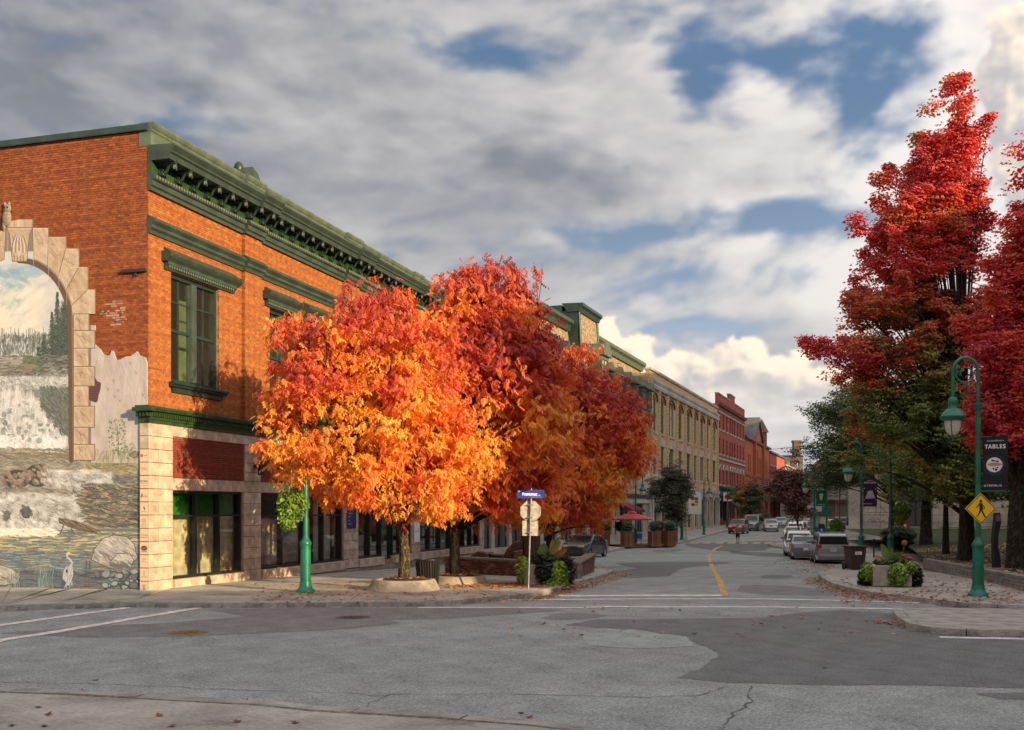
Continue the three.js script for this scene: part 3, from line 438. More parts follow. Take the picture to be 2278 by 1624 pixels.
ressaut('crown_moulding', [[-0.02, 12.55], [0.72, 12.55], [0.74, 12.70], [0.80, 12.74], [0.80, 12.79], [0.90, 12.92], [0.90, 12.97], [0.10, 13.0], [-0.02, 13.0]], M.greenMid, 0.13);
ressaut('parapet', [[-0.30, 12.98], [0.10, 12.98], [0.10, 13.38], [0.13, 13.42], [0.13, 13.47], [0.17, 13.52], [0.20, 13.60], [0.20, 13.66], [-0.30, 13.66]], M.greenPale, 0.12);
// egg-and-dart ovolos: a row of beads, too small to pick apart
{ const e = []; for (let x = 0.1; x < CB.L; x += 0.135) { const p = pil.some(([a, b]) => x > a - 0.06 && x < b + 0.06) ? 0.13 : 0; e.push(ball(0.05, x, 12.085, 0.225 + p, 0.85, 1.35, 0.8, 8)); } part('egg_moulding', e, M.greenPale, cb, { kind: 'stuff' }); }
// scrolled brackets under the crown
{
  const scroll = (c, r0, turns, dirn) => { const p = []; for (let i = 0; i <= 24; i++) { const a = i / 24 * turns * 6.283, r = r0 * (1 - i / 30); p.push(V(0, c[1] + Math.sin(a) * r, c[0] + Math.cos(a) * r * dirn)); } return p; };
  const bracket = join([tube([[0, 12.28, 0.18], [0, 12.22, 0.27], [0, 12.30, 0.38], [0, 12.46, 0.50], [0, 12.50, 0.62]], 0.05, 14, 6), tube(scroll([0.21, 12.30], 0.085, 1.5, 1), 0.024, 24, 5), tube(scroll([0.58, 12.46], 0.07, 1.3, -1), 0.022, 20, 5), box(-0.075, 0.075, 12.5, 12.56, 0.14, 0.70), rbox(-0.06, 0.06, 12.18, 12.26, 0.14, 0.33, 0.02)]);
  const leaf = join([0, 1, 2, 3, 4].map((k) => ball(0.05, (k - 2) * 0.035, 12.42 - Math.abs(k - 2) * 0.015, 0.70 - Math.abs(k - 2) * 0.012, 0.6, 1.7, 0.6, 7)));
  for (let x = 0.32; x < CB.L - 0.2; x += 0.78) { const p = pil.some(([a, b]) => x > a - 0.1 && x < b + 0.1) ? 0.13 : 0; const b = part('bracket', bracket.clone(), M.greenDark, cb); b.position.set(x, 0, p); const l = part('acanthus', leaf.clone(), M.greenMid, b); }
}
ressaut('string_course', [[-0.02, 10.46], [0.06, 10.46], [0.08, 10.56], [0.15, 10.62], [0.15, 10.70], [0.24, 10.80], [0.24, 10.84], [0.04, 10.98], [-0.02, 10.98]], M.greenMid, 0.13);
// parapet ornaments
for (const [a, b] of pil.slice(0, 1)) { const e = part('parapet_crest', [slab([[0, 0], [1.0, 0], [1.0, 0.16], [0.85, 0.34], [0.5, 0.46], [0.15, 0.34], [0, 0.16]], -0.2, 0.3).translate((a + b) / 2 - 0.5, 13.66, 0)], M.greenMid, cb); part('finial', [ball(0.17, (a + b) / 2 - 0.3, 13.98, -0.25, 1, 1.5, 1, 12), cyl(0.2, 0.14, 13.66, 13.85, (a + b) / 2 - 0.3, -0.25, 12)], M.greenDark, e); }

// ---- upper windows with moulded hoods
const winGlass = M.glass;
function upperWindow([x0, x1, y0, y1], hoodX0, hoodX1) {
  const w = part('window', [box(x0, x0 + 0.12, y0, y1, -0.24, -0.10), box(x1 - 0.12, x1, y0, y1, -0.24, -0.10), box(x0 + 0.12, x1 - 0.12, y1 - 0.12, y1, -0.24, -0.10), box(x0 + 0.12, x1 - 0.12, y0, y0 + 0.12, -0.24, -0.10)], M.greenDark, cb);
  const mid = (x0 + x1) / 2; part('mullion', box(mid - 0.14, mid + 0.14, y0 + 0.12, y1 - 0.12, -0.24, -0.06), M.greenMid, w);
  for (const [a, b] of [[x0 + 0.12, mid - 0.14], [mid + 0.14, x1 - 0.12]]) {
    part('pane', box(a, b, y0 + 0.12, y1 - 0.12, -0.195, -0.187), winGlass, w);
    const m2 = (a + b) / 2, bars = [box(a, b, y0 + 1.55, y0 + 1.64, -0.22, -0.14), box(m2 - 0.018, m2 + 0.018, y0 + 1.64, y1 - 0.12, -0.21, -0.16), box(a, m2 - 0.018, y0 + 2.45, y0 + 2.49, -0.21, -0.16), box(m2 + 0.018, b, y0 + 2.45, y0 + 2.49, -0.21, -0.16), box(m2 - 0.014, m2 + 0.014, y0 + 0.12, y0 + 1.55, -0.21, -0.17)];
    part('glazing_bar', bars, M.greenDark, w);
  }
  part('sill', [sweep([[-0.24, y0 - 0.14], [0.14, y0 - 0.14], [0.16, y0 - 0.08], [0.22, y0 - 0.06], [0.22, y0], [-0.24, y0 + 0.02]], x0 - 0.12, x1 + 0.25), box(x0, x1 + 0.12, y0 - 0.3, y0 - 0.14, 0.0, 0.08)], M.greenDark, w);
  const h0 = hoodX0, h1 = hoodX1, hy = y1 + 0.02; const hood = part('hood', [sweep([[-0.02, hy], [0.07, hy], [0.10, hy + 0.10], [0.16, hy + 0.14], [0.16, hy + 0.24], [0.26, hy + 0.34], [0.30, hy + 0.42], [0.30, hy + 0.47], [0.02, hy + 0.66], [-0.02, hy + 0.66]], h0 + 0.12, h1 - 0.12), sweep([[-0.02, hy + 0.22], [0.18, hy + 0.22], [0.32, hy + 0.36], [0.34, hy + 0.48], [-0.02, hy + 0.52]], h0, h0 + 0.12), sweep([[-0.02, hy + 0.22], [0.18, hy + 0.22], [0.32, hy + 0.36], [0.34, hy + 0.48], [-0.02, hy + 0.52]], h1 - 0.12, h1)], M.greenMid, cb);
  const e = []; for (let x = h0 + 0.25; x < h1 - 0.2; x += 0.12) e.push(ball(0.042, x, hy + 0.10, 0.12, 0.8, 1.3, 0.8, 7)); part('egg_moulding', e, M.greenPale, hood, { kind: 'stuff' });
  // room behind: pale green curtains
  for (const [a, b] of [[mid + 0.62, x1 - 0.02]]) part('curtain', box(a, b, y0 - 0.3, y1 - 0.3, -1.1, -1.06), rough([0.16, 0.26, 0.08], 3), w);
}
upWin.forEach((w, i) => upperWindow(w, i === 2 ? w[0] + 0.06 : w[0] - 0.48, i === 1 ? w[1] - 0.06 : w[1] + 0.95 * (i === 0 ? 1 : 0.5)));
// ceiling lamp strip seen through the first window
part('ceiling_light', box(1.3, 1.5, 9.3, 9.34, -3.8, -0.9), mat([0.8, 0.85, 0.7], 0.6), cb);
part('room_picture', [box(1.5, 2.4, 7.9, 9.0, -3.6, -3.55), box(2.9, 3.6, 6.4, 8.9, -3.6, -3.55)], rough([0.42, 0.46, 0.22], 0.8), cb);

// ---- ground floor: blockwork piers, sills, lintel courses, green shop cornice
const stoneTones = [[0.68, 0.585, 0.48], [0.72, 0.62, 0.515], [0.64, 0.545, 0.445], [0.70, 0.59, 0.49]].map((c) => mat(c, 0.85, { map: scaled(T.mottle, 0.9), bumpMap: scaled(T.grain, 0.3), bumpScale: 0.003 }));
{
  const r = rng(21); const blk = (x0, x1, y0, y1, z0, z1, side) => { const j = 0.006; part('stone_block', rbox(x0 + (side ? 0 : j), x1 - j, y0 + j, y1 - j, z0, z1 + r() * 0.006, 0.012, 1), stoneTones[Math.floor(r() * 4)], cb); };
  const hs = 0.36; // course height
  // corner pier: front blocks and the return with the sponsors' plates
  for (let k = 0; k < 13; k++) { const y0 = 0.0 + k * 0.382, y1 = y0 + 0.382; const sp = k % 2 ? 0.62 : 0.36; blk(-0.10, sp, y0, y1, -0.22, 0.09, 1); blk(sp, 1.07, y0, y1, 0.0, 0.09); }
  for (const [a, b] of [[5.06, 6.18], [12.68, 14.08], [20.02, 21.08], [25.62, 26.58], [30.22, 31]]) for (let k = 0; k < 8; k++) { const y0 = 0.02 + k * 0.376, y1 = y0 + 0.376, m = k % 2 ? a + (b - a) * 0.62 : a + (b - a) * 0.38; blk(a, m, y0, y1, 0.0, 0.09); blk(m, b, y0, y1, 0.0, 0.09); }
  for (const [a, b] of [[5.14, 6.18], [12.68, 14.08], [20.02, 21.08]]) for (let k = 0; k < 4; k++) { const y0 = 3.40 + k * 0.307; blk(a, (a + b) / 2, y0, y0 + 0.307, 0.0, 0.08); blk((a + b) / 2, b, y0, y0 + 0.307, 0.0, 0.08); }
  for (let x = 1.07; x < 30.9; x += 0.82) { blk(x, Math.min(30.98, x + 0.82), 3.03, 3.395, 0.0, 0.085); blk(x, Math.min(30.98, x + 0.82), 4.635, 4.96, 0.0, 0.085); }
  for (const w of [lowWin[0], lowWin[1], lowWin[3], lowWin[4]]) for (let x = w[0]; x < w[1] - 0.05; x += 0.86) blk(x, Math.min(w[1], x + 0.86), 0.0, w[2] - 0.005, -0.1, 0.16);
  for (let x = 14.1; x < 16.7; x += 0.86) blk(x, Math.min(16.7, x + 0.86), 0.0, 0.355, -0.1, 0.16);
  for (let x = 17.9; x < 20; x += 0.86) blk(x, Math.min(20, x + 0.86), 0.0, 0.355, -0.1, 0.16);
}
{ // shop cornice with its return round the corner
  const prof = [[-0.02, 4.965], [0.13, 4.965], [0.13, 5.06], [0.17, 5.07], [0.17, 5.13], [0.2, 5.14], [0.2, 5.27], [0.30, 5.30], [0.34, 5.38], [0.34, 5.42], [0.05, 5.48], [-0.02, 5.48]];
  mould('shop_cornice', prof, -0.13, CB.L, M.greenLeaf);
  part('shop_cornice', [box(-0.13, -0.101, 4.965, 5.13, -0.26, 0.12), box(-0.20, -0.131, 5.14, 5.28, -0.28, 0.19), box(-0.34, -0.131, 5.29, 5.40, -0.30, 0.335), box(-0.26, -0.131, 5.40, 5.46, -0.27, 0.2)], M.greenLeaf, cb);
  const d = []; for (let x = -0.05; x < CB.L; x += 0.11) d.push(box(x, x + 0.055, 5.15, 5.255, 0.198, 0.245)); for (let z = -0.24; z < 0.18; z += 0.11) d.push(box(-0.25, -0.199, 5.15, 5.255, z, z + 0.055)); part('dentil_row', d, M.greenLeaf, cb, { kind: 'stuff' });
}
// sponsors' plates on the return of the corner pier
{
  const logo = (i) => textMat(160, 210, (x, w, h) => {
    x.fillStyle = '#cdb49a'; x.fillRect(0, 0, w, h); x.fillStyle = x.strokeStyle = '#4a4038'; x.lineWidth = 5; x.textAlign = 'center'; const t = (s, f, y) => { x.font = f; x.fillText(s, w / 2, y, w - 10); };
    const serif = 'bold 30px serif', sans = 'bold 44px sans-serif', small = '16px sans-serif';
    if (i === 0) { x.fillRect(8, 80, 50, 44); x.fillStyle = '#cdb49a'; x.font = 'bold 34px serif'; x.fillText('11', 33, 114); x.fillStyle = '#4a4038'; x.font = 'bold 30px serif'; x.fillText('NOR', 108, 114, 88); }
    const scrawl = (y, hh, x0 = 14, x1 = 146) => { const q = rng(y * 7 + i); x.lineWidth = 3; x.beginPath(); x.moveTo(x0, y); for (let c = x0; c < x1; c += 5) x.lineTo(c + 3, y - hh * q()); x.stroke(); x.lineWidth = 5; };
    if (i === 1) { scrawl(100, 20); x.fillRect(20, 106, 120, 3); scrawl(132, 16, 34, 146); }
    if (i === 2) { t('RONA', 'bold 54px sans-serif', 110); scrawl(136, 11, 22, 138); scrawl(172, 10); }
    if (i === 3) { for (let k = 0; k < 3; k++) { x.beginPath(); x.moveTo(10 + k * 12, 140); x.lineTo(26 + k * 12, 76); x.lineTo(34 + k * 12, 76); x.lineTo(20 + k * 12, 140); x.fill(); } x.font = 'bold 28px sans-serif'; x.fillText('ST-ELIE', 106, 138, 96); scrawl(104, 10, 62, 150); }
    if (i === 4) { x.beginPath(); x.moveTo(60, 80); x.lineTo(92, 70); x.lineTo(102, 130); x.lineTo(84, 130); x.lineTo(74, 100); x.fill(); scrawl(165, 14, 26, 134); }
    if (i === 5) { x.beginPath(); for (let k = 0; k < 7; k++) x.lineTo(80 + 44 * Math.sin(k * 1.047), 90 + 44 * Math.cos(k * 1.047)); x.stroke(); x.strokeRect(64, 74, 32, 32); scrawl(168, 18, 22, 138); scrawl(188, 9, 22, 138); }
    if (i === 6) { x.beginPath(); x.moveTo(10, 120); x.quadraticCurveTo(50, 70, 80, 104); x.quadraticCurveTo(110, 84, 150, 120); x.stroke(); scrawl(122, 18, 30, 146); x.fillRect(8, 140, 144, 8); }
    if (i === 7) { x.beginPath(); x.ellipse(80, 104, 66, 44, 0, 0, 7); x.fill(); x.strokeStyle = '#cdb49a'; scrawl(114, 22, 26, 134); x.fillRect(20, 160, 120, 12); }
    if (i === 8) { scrawl(84, 14, 50, 110); scrawl(118, 20); x.beginPath(); x.arc(80, 84, 34, 3.3, 6.1); x.stroke(); }
    if (i === 9) { x.beginPath(); x.ellipse(80, 66, 20, 28, 0, 0, 7); x.stroke(); x.fillRect(74, 92, 12, 30); scrawl(160, 26); }
    if (i === 10) { x.beginPath(); x.arc(80, 50, 10, 0, 7); x.fill(); x.lineWidth = 11; x.beginPath(); x.moveTo(46, 60); x.lineTo(80, 82); x.lineTo(114, 56); x.moveTo(80, 80); x.lineTo(72, 100); x.lineTo(54, 132); x.moveTo(76, 100); x.lineTo(98, 128); x.stroke(); x.lineWidth = 5; x.beginPath(); x.arc(80, 190, 60, 3.6, 5.8); x.stroke(); t('C.S.R.S.', 'bold 24px serif', 186); }
    if (i === 11) { for (let k = 0; k < 9; k++) scrawl(44 + k * 17, 6, 22 + (k % 3) * 6, 138 - (k % 3) * 6); }
    if (i === 12) { x.strokeRect(52, 70, 56, 70); x.beginPath(); x.arc(80, 116, 18, 3.14, 6.28); x.lineTo(98, 140); x.moveTo(62, 116); x.lineTo(62, 140); x.stroke(); x.fillRect(40, 152, 80, 8); scrawl(184, 14, 30, 130); x.fillRect(74, 42, 12, 8); }
  }, { rough: 0.8 });
  for (let i = 0; i < 13; i++) { const k = 12 - i, y0 = k * 0.382; if (k > 10) continue; const g = printed(0.27, 0.35, -0.106, y0 + 0.19, -0.065, -Math.PI / 2); part('sponsor_plate', g, logo(10 - k < 0 ? 0 : i - 2), cb, { uv: true }); }
}
// wall light on the second pier
{ const w = part('wall_light', [cyl(0.13, 0.13, 3.62, 4.22, 5.75, 0.36, 14), box(5.68, 5.82, 3.86, 3.98, 0.085, 0.26), cyl(0.06, 0.06, 3.84, 4.0, 5.55, 0.3, 8)], M.greenDark, cb); }
// shop windows: frames, transoms, panes, and what hangs behind them
function shopWindow([x0, x1, y0, y1], n, transom, opt = {}) {
  const w = part('shop_window', [box(x0, x0 + 0.07, y0, y1, -0.22, 0.0), box(x1 - 0.07, x1, y0, y1, -0.22, 0.0), box(x0 + 0.07, x1 - 0.07, y1 - 0.07, y1, -0.22, 0.0), box(x0 + 0.07, x1 - 0.07, y0, y0 + 0.08, -0.22, 0.0)], M.frameDark, cb);
  const step = (x1 - x0) / n; for (let i = 1; i < n; i++) part('mullion', box(x0 + i * step - 0.04, x0 + i * step + 0.04, y0 + 0.08, y1 - 0.07, -0.2, 0.01), M.frameDark, w);
  for (let i = 0; i < n; i++) { const a = x0 + i * step + (i ? 0.04 : 0.07), b = x0 + (i + 1) * step - (i < n - 1 ? 0.04 : 0.07); part('transom', box(a, b, transom - 0.03, transom + 0.03, -0.2, -0.02), M.frameDark, w); part('pane', box(a, b, y0 + 0.08, transom - 0.03, -0.13, -0.122), M.glass, w); part('pane', box(a, b, transom + 0.03, y1 - 0.07, -0.13, -0.122), opt.green ? M.glassGreen : M.glass, w); }
  return w;
}
M.glassGreen = new THREE.MeshPhysicalMaterial({ color: col(0.45, 0.74, 0.45), roughness: 0.03, transmission: 1, thickness: 0, ior: 1.5 });
{
  const w = shopWindow(lowWin[0], 3, 2.26, { green: true });
  const bl = [mat([0.80, 0.74, 0.52], 0.8, { map: scaled(T.mottle, 0.8) }), mat([0.74, 0.68, 0.47], 0.8, { map: scaled(T.mottle, 0.8) })], r = rng(2);
  for (let x = 1.16; x < 4.98; x += 0.086) part('blind_slat', xf(box(-0.042, 0.042, 0.42, 2.98, -0.003, 0.003), (m) => m.makeRotationY(-0.30 - r() * 0.14).setPosition(x + 0.04, 0, -0.34)), bl[r() < 0.5 ? 0 : 1], w);
  const w2 = shopWindow(lowWin[1], 4, 2.22); for (let x = 11.2; x < 12.6; x += 0.088) part('blind_slat', xf(box(-0.042, 0.042, 0.42, 2.98, -0.003, 0.003), (m) => m.makeRotationY(-0.4 - r() * 0.2).setPosition(x + 0.04, 0, -0.5)), mat([0.5, 0.47, 0.40], 0.9), w2);
  part('half_blind', box(6.4, 11.1, 0.45, 2.1, -0.62, -0.6), rough([0.60, 0.57, 0.50], 3), w2);
  shopWindow(lowWin[3], 3, 2.3); shopWindow(lowWin[4], 3, 2.3);
  // entrance: side panes with a recessed glass door
  const e = shopWindow([14.1, 16.7, 0.36, 3.02], 2, 2.3); shopWindow([17.9, 20.0, 0.36, 3.02], 2, 2.3);
  const door = part('door', [box(16.74, 16.84, 0.03, 2.35, -0.2, -0.08), box(17.76, 17.86, 0.03, 2.35, -0.2, -0.08), box(16.84, 17.76, 2.2, 2.35, -0.2, -0.08), box(16.84, 17.76, 0.03, 0.25, -0.2, -0.08), box(16.7, 17.9, 2.36, 2.44, -0.2, 0), box(16.7, 17.9, 2.9, 3.02, -0.2, 0)], M.frameDark, cb);
  part('pane', [box(16.84, 17.76, 0.25, 2.2, -0.15, -0.14)], M.glass, door); part('pane', box(16.72, 17.88, 2.44, 2.9, -0.15, -0.14), M.glass, door); part('handle', box(16.92, 16.96, 0.9, 1.4, -0.08, -0.03), M.metal, door);
}
// notices on the piers (lettering too small to read is set as strokes)
function scrawls(x, x0, y, w, n, dy, hh) { const q = rng(y + n); x.strokeStyle = x.fillStyle; x.lineWidth = 3; for (let k = 0; k < n; k++) { x.beginPath(); const e = w * (0.5 + q() * 0.5); for (let c = 0; c < e; c += 6) x.lineTo(x0 + c, y + k * dy - hh * q()); x.stroke(); } }
lone('wall_sign', 'dark blue notice board with white lettering on a pier of the corner building', 'sign', null, [printed(0.86, 1.16, 0, 0, 0.02)], textMat(256, 340, (x, w, h) => { x.fillStyle = '#1c2460'; x.fillRect(0, 0, w, h); x.fillStyle = '#d8dcf0'; scrawls(x, 20, 46, 150, 7, 42, 22); }), { uv: true }).applyMatrix4(new THREE.Matrix4().compose(V(13.35, 2.25, 0.11), new THREE.Quaternion(), V(1, 1, 1)).premultiply(new THREE.Matrix4().compose(CB.o, new THREE.Quaternion().setFromAxisAngle(V(0, 1, 0), CB.turn), V(1, 1, 1))));
for (const [y, h, lab, draw] of [[2.55, 1.1, 'white and red notice board high on the second pier past the entrance', (x, w, H) => { x.fillStyle = '#e6e6ea'; x.fillRect(0, 0, w, H); x.fillStyle = '#b01020'; x.fillRect(0, 0, w, 60); x.fillRect(0, H - 34, w, 34); x.fillStyle = '#2a3a80'; x.font = 'bold 44px sans-serif'; x.fillText('Canada', 40, 176); scrawls(x, 40, 130, 140, 1, 30, 18); }], [1.35, 0.95, 'white notice board with blue lettering below the red and white one', (x, w, H) => { x.fillStyle = '#e2e4e8'; x.fillRect(0, 0, w, H); x.fillStyle = '#34406a'; x.font = 'bold 34px sans-serif'; x.fillText('Service', 40, 152, 120); scrawls(x, 40, 116, 80, 1, 20, 12); x.strokeStyle = '#34406a'; x.lineWidth = 5; x.strokeRect(180, 100, 24, 50); }]]) {
  lone('wall_sign', lab, 'sign', null, [printed(0.72, h, 0, 0, 0.02)], textMat(256, 300, draw), { uv: true }).applyMatrix4(new THREE.Matrix4().compose(V(20.55, y, 0.11), new THREE.Quaternion(), V(1, 1, 1)).premultiply(new THREE.Matrix4().compose(CB.o, new THREE.Quaternion().setFromAxisAngle(V(0, 1, 0), CB.turn), V(1, 1, 1))));
}

// ------------------------------------------------------------------ the mural on the side wall: paint on cut-out panels
{
  const W = 1640, H = 1920, SW = 9.4, SH = 11, c = document.createElement('canvas'); c.width = W; c.height = H; const x = c.getContext('2d');
  const P = (a, b) => { const [s, h] = wallPt(a, b); return [(1 - s / SW) * W, (1 - h / SH) * H]; }, K = W / SW / 76;   // K: canvas pixels per view pixel
  const R = rng(44), pick = (l) => l[Math.floor(R() * l.length)];
  const path = (pts) => { x.beginPath(); pts.forEach((p, i) => { const q = P(...p); i ? x.lineTo(...q) : x.moveTo(...q); }); };
  const fill = (pts, f) => { path(pts); x.closePath(); x.fillStyle = f; x.fill(); };
  const blob = (a, b, rx, ry, f, al = 1, rot = 0) => { const q = P(a, b); x.globalAlpha = al; x.fillStyle = f; x.beginPath(); x.ellipse(q[0], q[1], rx * K, ry * K, rot, 0, 7); x.fill(); x.globalAlpha = 1; };
  const dab = (a, b, len, ang, w, f, al, bend = 0) => { const q = P(a, b), dx = Math.cos(ang) * len * K / 2, dy = Math.sin(ang) * len * K / 2; x.globalAlpha = al; x.strokeStyle = f; x.lineWidth = w * K; x.lineCap = 'round'; x.beginPath(); x.moveTo(q[0] - dx, q[1] - dy); x.quadraticCurveTo(q[0] + bend * dy, q[1] - bend * dx, q[0] + dx, q[1] + dy); x.stroke(); x.globalAlpha = 1; };
  const area = (x0, x1, y0, y1, n, cols, len, ang, w, al = 0.6, test) => { for (let i = 0; i < n; i++) { const a = mix(x0, x1, R()), b = mix(y0, y1, R()); if (test && !test(a, b)) continue; dab(a, b, len * (0.5 + R()), ang + (R() - 0.5) * 0.7, w * (0.5 + R()), pick(cols), al * (0.5 + 0.5 * R()), (R() - 0.5) * 0.8); } };
  x.fillStyle = '#8a7a60'; x.fillRect(0, 0, W, H);
  // sky
  fill([[-120, 560], [170, 560], [170, 800], [-120, 800]], '#c9c2b0');
  area(-60, 165, 570, 770, 500, ['#d8cfba', '#cfc6b2', '#e0d3b4', '#c4c2b8', '#b9bfc0', '#e6d8b6'], 34, 2.7, 14, 0.35);
  area(-60, 60, 590, 690, 90, ['#7fa0ac', '#8fb0b8', '#a3b9bb'], 24, 0.2, 13, 0.5); area(60, 120, 575, 610, 30, ['#8fb0b8', '#a3b9bb'], 26, 0.2, 10, 0.5);
  area(-40, 90, 650, 745, 170, ['#efe0bd', '#e9d6ac', '#e2d3b5'], 30, 2.6, 13, 0.45);
  // far shore, pines
  area(-120, 110, 745, 790, 700, ['#5d6350', '#6f7360', '#4f5848', '#7d7a62'], 9, -1.5, 3, 0.7);
  for (let i = 0; i < 50; i++) { const a = mix(-100, 105, R()); dab(a, 752 - R() * 12, 18 + R() * 12, -1.57, 1.3, '#4c5447', 0.8); }
  const slope = (a, b) => b > 835 - (a - 72) * 2.05 + 20 * Math.sin(a * 0.3) && b > 640;
  area(72, 165, 655, 838, 3800, ['#4a5440', '#5a6349', '#3a4536', '#6b7053', '#4b5b4c', '#77775a', '#2f3a30'], 7, 1.0, 2.6, 0.75, (a, b) => slope(a, b));
  const pine = (a, b, h, w) => { dab(a, b - h / 2, h, 1.57, 1.2, '#343b30', 0.9); for (let k = 0; k < h * 2.6; k++) { const t = R(), s = (R() - 0.5) * 2 * w * t; dab(a + s, b - h * (1 - t), 6 + 6 * t, s > 0 ? 0.5 : 2.6, 1.5, pick(['#3c4836', '#4d5842', '#5b6448', '#38423a']), 0.75); } };
  pine(130, 800, 150, 15); pine(146, 800, 128, 16); pine(118, 805, 110, 14); pine(155, 810, 120, 12); pine(100, 820, 74, 12); pine(88, 826, 54, 10);
  // river and rocks above the fall
  area(-120, 165, 790, 840, 900, ['#8b8068', '#6f6650', '#a39a82', '#5b5544', '#b8b09a', '#4e4a3d'], 17, 0.03, 2.4, 0.65);
  area(30, 90, 800, 820, 70, ['#5d7035', '#6f7f3f'], 9, 0, 4, 0.6); blob(40, 806, 16, 7, '#a09780'); blob(70, 816, 18, 6, '#8d7d60');
  // the fall
  const water = ['#cfc6ac', '#e2d9c0', '#b9b29a', '#efe7d2', '#a8a38e', '#f6f0e0'], foam = ['#f4ecd8', '#fbf5e6', '#e9dfc6', '#fffaf0'];
  const mist = (x0, x1, y0, y1, n, f, rad, al) => { for (let i = 0; i < n; i++) blob(mix(x0, x1, R()), mix(y0, y1, R()), rad * (0.4 + R()), rad * (0.3 + 0.6 * R()), pick(f), al * (0.4 + 0.6 * R()), R()); };
  const spray = (x0, x1, y0, y1, n, test) => { for (let i = 0; i < n; i++) { const a = mix(x0, x1, R()), b = mix(y0, y1, R()); if (!test || test(a, b)) blob(a, b, 0.5 + R() * 0.9, 0.5 + R() * 0.7, '#fffbf2', 0.35 + 0.5 * R()); } };
  fill([[-120, 836], [165, 836], [165, 1006], [-120, 1006]], '#8e8a78');
  area(-120, 165, 836, 1000, 900, ['#8b8a7c', '#7b7a6a', '#a79f8b', '#6e6c5c'], 14, 1.3, 4, 0.5);
  const inFall = (a, b) => b > 868 + Math.max(0, a - 66) * 1.2 + 6 * Math.sin(a * 0.4) - Math.max(0, 10 - a) * 0.8;
  mist(-120, 165, 838, 866, 700, water, 5, 0.3); area(-120, 165, 838, 866, 500, water, 7, -0.3, 1.2, 0.35); spray(-120, 165, 838, 866, 500);
  mist(-120, 150, 880, 1002, 0, water, 5, 0.2);
  for (let i = 0; i < 700; i++) { const a = mix(-120, 150, R()), b = mix(866, 1000, R()); if (inFall(a, b)) blob(a, b, 4 + R() * 5, 6 + R() * 10, pick(['#e6deca', '#d6cdb6', '#f0e9d8']), 0.35, 0); }
  for (let i = 0; i < 3000; i++) { const a = mix(-120, 150, R()), b = mix(868, 996, R()); if (inFall(a, b)) dab(a, b, 10 + R() * 16, 1.57 + (a - 60) * 0.0035 + (R() - 0.5) * 0.25, 0.5 + R() * 1.1, pick(water), 0.3 + 0.25 * R(), (R() - 0.5) * 0.3); }
  for (let i = 0; i < 60; i++) { const a = mix(-100, 130, R()), b = mix(890, 985, R()); if (inFall(a, b - 12)) { blob(a, b, 3 + R() * 5, 3 + R() * 4, pick(['#7d7c6e', '#8b8878', '#6b6a5c']), 0.6); blob(a, b - 3, 4 + R() * 4, 2, '#f4eddc', 0.5); } }
  spray(-120, 150, 866, 1002, 700, inFall);
  area(92, 165, 862, 968, 1700, ['#5f6a54', '#6d7458', '#4d5848', '#7d7d52', '#5b6d66', '#8a8260', '#454c40'], 7, 0.9, 2.2, 0.7, (a, b) => !inFall(a + 6, b)); area(-60, 34, 900, 960, 300, ['#5b5b48', '#6d6a50', '#4b4d40'], 8, 0.9, 2.4, 0.6, (a, b) => fbm(a * 0.05, b * 0.05, 3, 2) > 0.05);
  mist(-60, 140, 972, 1004, 300, foam, 7, 0.3); spray(-60, 150, 968, 1006, 900);
  for (let i = 0; i < 15; i++) blob(mix(0, 120, R()), mix(920, 990, R()), 4 + 5 * R(), 3 + 5 * R(), '#77786c', 0.5);
  // pool below the fall
  area(-120, 165, 998, 1042, 900, ['#a08a58', '#b79c62', '#857448', '#6f6a50', '#c7ad70', '#5d6156'], 20, 0.02, 2.0, 0.7);
  // rapids, lower rocks
  fill([[-120, 1036], [320, 1020], [320, 1330], [-120, 1330]], '#8f866c');
  area(-120, 316, 1024, 1120, 2400, ['#8d8468', '#a29272', '#6f6d58', '#b59e74', '#5f6655', '#c3b189'], 17, 0.08, 2.6, 0.65);
  const rock = (a, b, rx, ry, base, n) => { blob(a, b, rx, ry, '#3e3a30', 0.85); for (let i = 0; i < n; i++) { const t = R() * 6.28, k = Math.sqrt(R()); const p = a + Math.cos(t) * rx * k * 0.93, q = b + Math.sin(t) * ry * k * 0.93; blob(p, q, 4 + R() * 7, 2 + R() * 3.5, pick(base), 0.85, R()); dab(p, q + 2.5, 9, 0.1, 1.0, '#4c4030', 0.6); } };
  rock(40, 1066, 36, 22, ['#9a7f60', '#7d6a50', '#b09272'], 46); rock(88, 1058, 38, 26, ['#a98a66', '#8b7252', '#bb9c76', '#77735a'], 60);
  area(190, 318, 1024, 1058, 700, ['#b79a68', '#a4875a', '#c6a974', '#7b7a4c', '#5f6d48', '#8b7550'], 15, 0.06, 3, 0.7);
  area(160, 318, 1058, 1100, 600, ['#59625a', '#6d746a', '#474f4a', '#8a8672'], 15, 0.1, 2.6, 0.65);
  const rapid = (a, b) => b < 1098 ? a > 96 && a < 250 && Math.abs(b - 1052 - (a - 96) * 0.16) < 26 : a < 212 - Math.abs(b - 1130) * 0.25 + 8 * Math.sin(b * 0.2);
  for (let i = 0; i < 900; i++) { const a = mix(-120, 250, R()), b = mix(1046, 1190, R()); if (rapid(a, b)) blob(a, b, 6 + R() * 8, 3 + R() * 4, pick(['#e6deca', '#d6cdb6', '#f0e9d8', '#c2bba6']), 0.35, 0.2); }
  for (let i = 0; i < 3600; i++) { const a = mix(-120, 250, R()), b = mix(1046, 1188, R()); if (rapid(a, b)) dab(a, b, 7 + R() * 13, 0.55 + fbm(a * 0.03, b * 0.03, 2, 2) * 2.6, 0.5 + R() * 1.1, pick(water), 0.3 + 0.25 * R(), (R() - 0.5) * 0.9); }
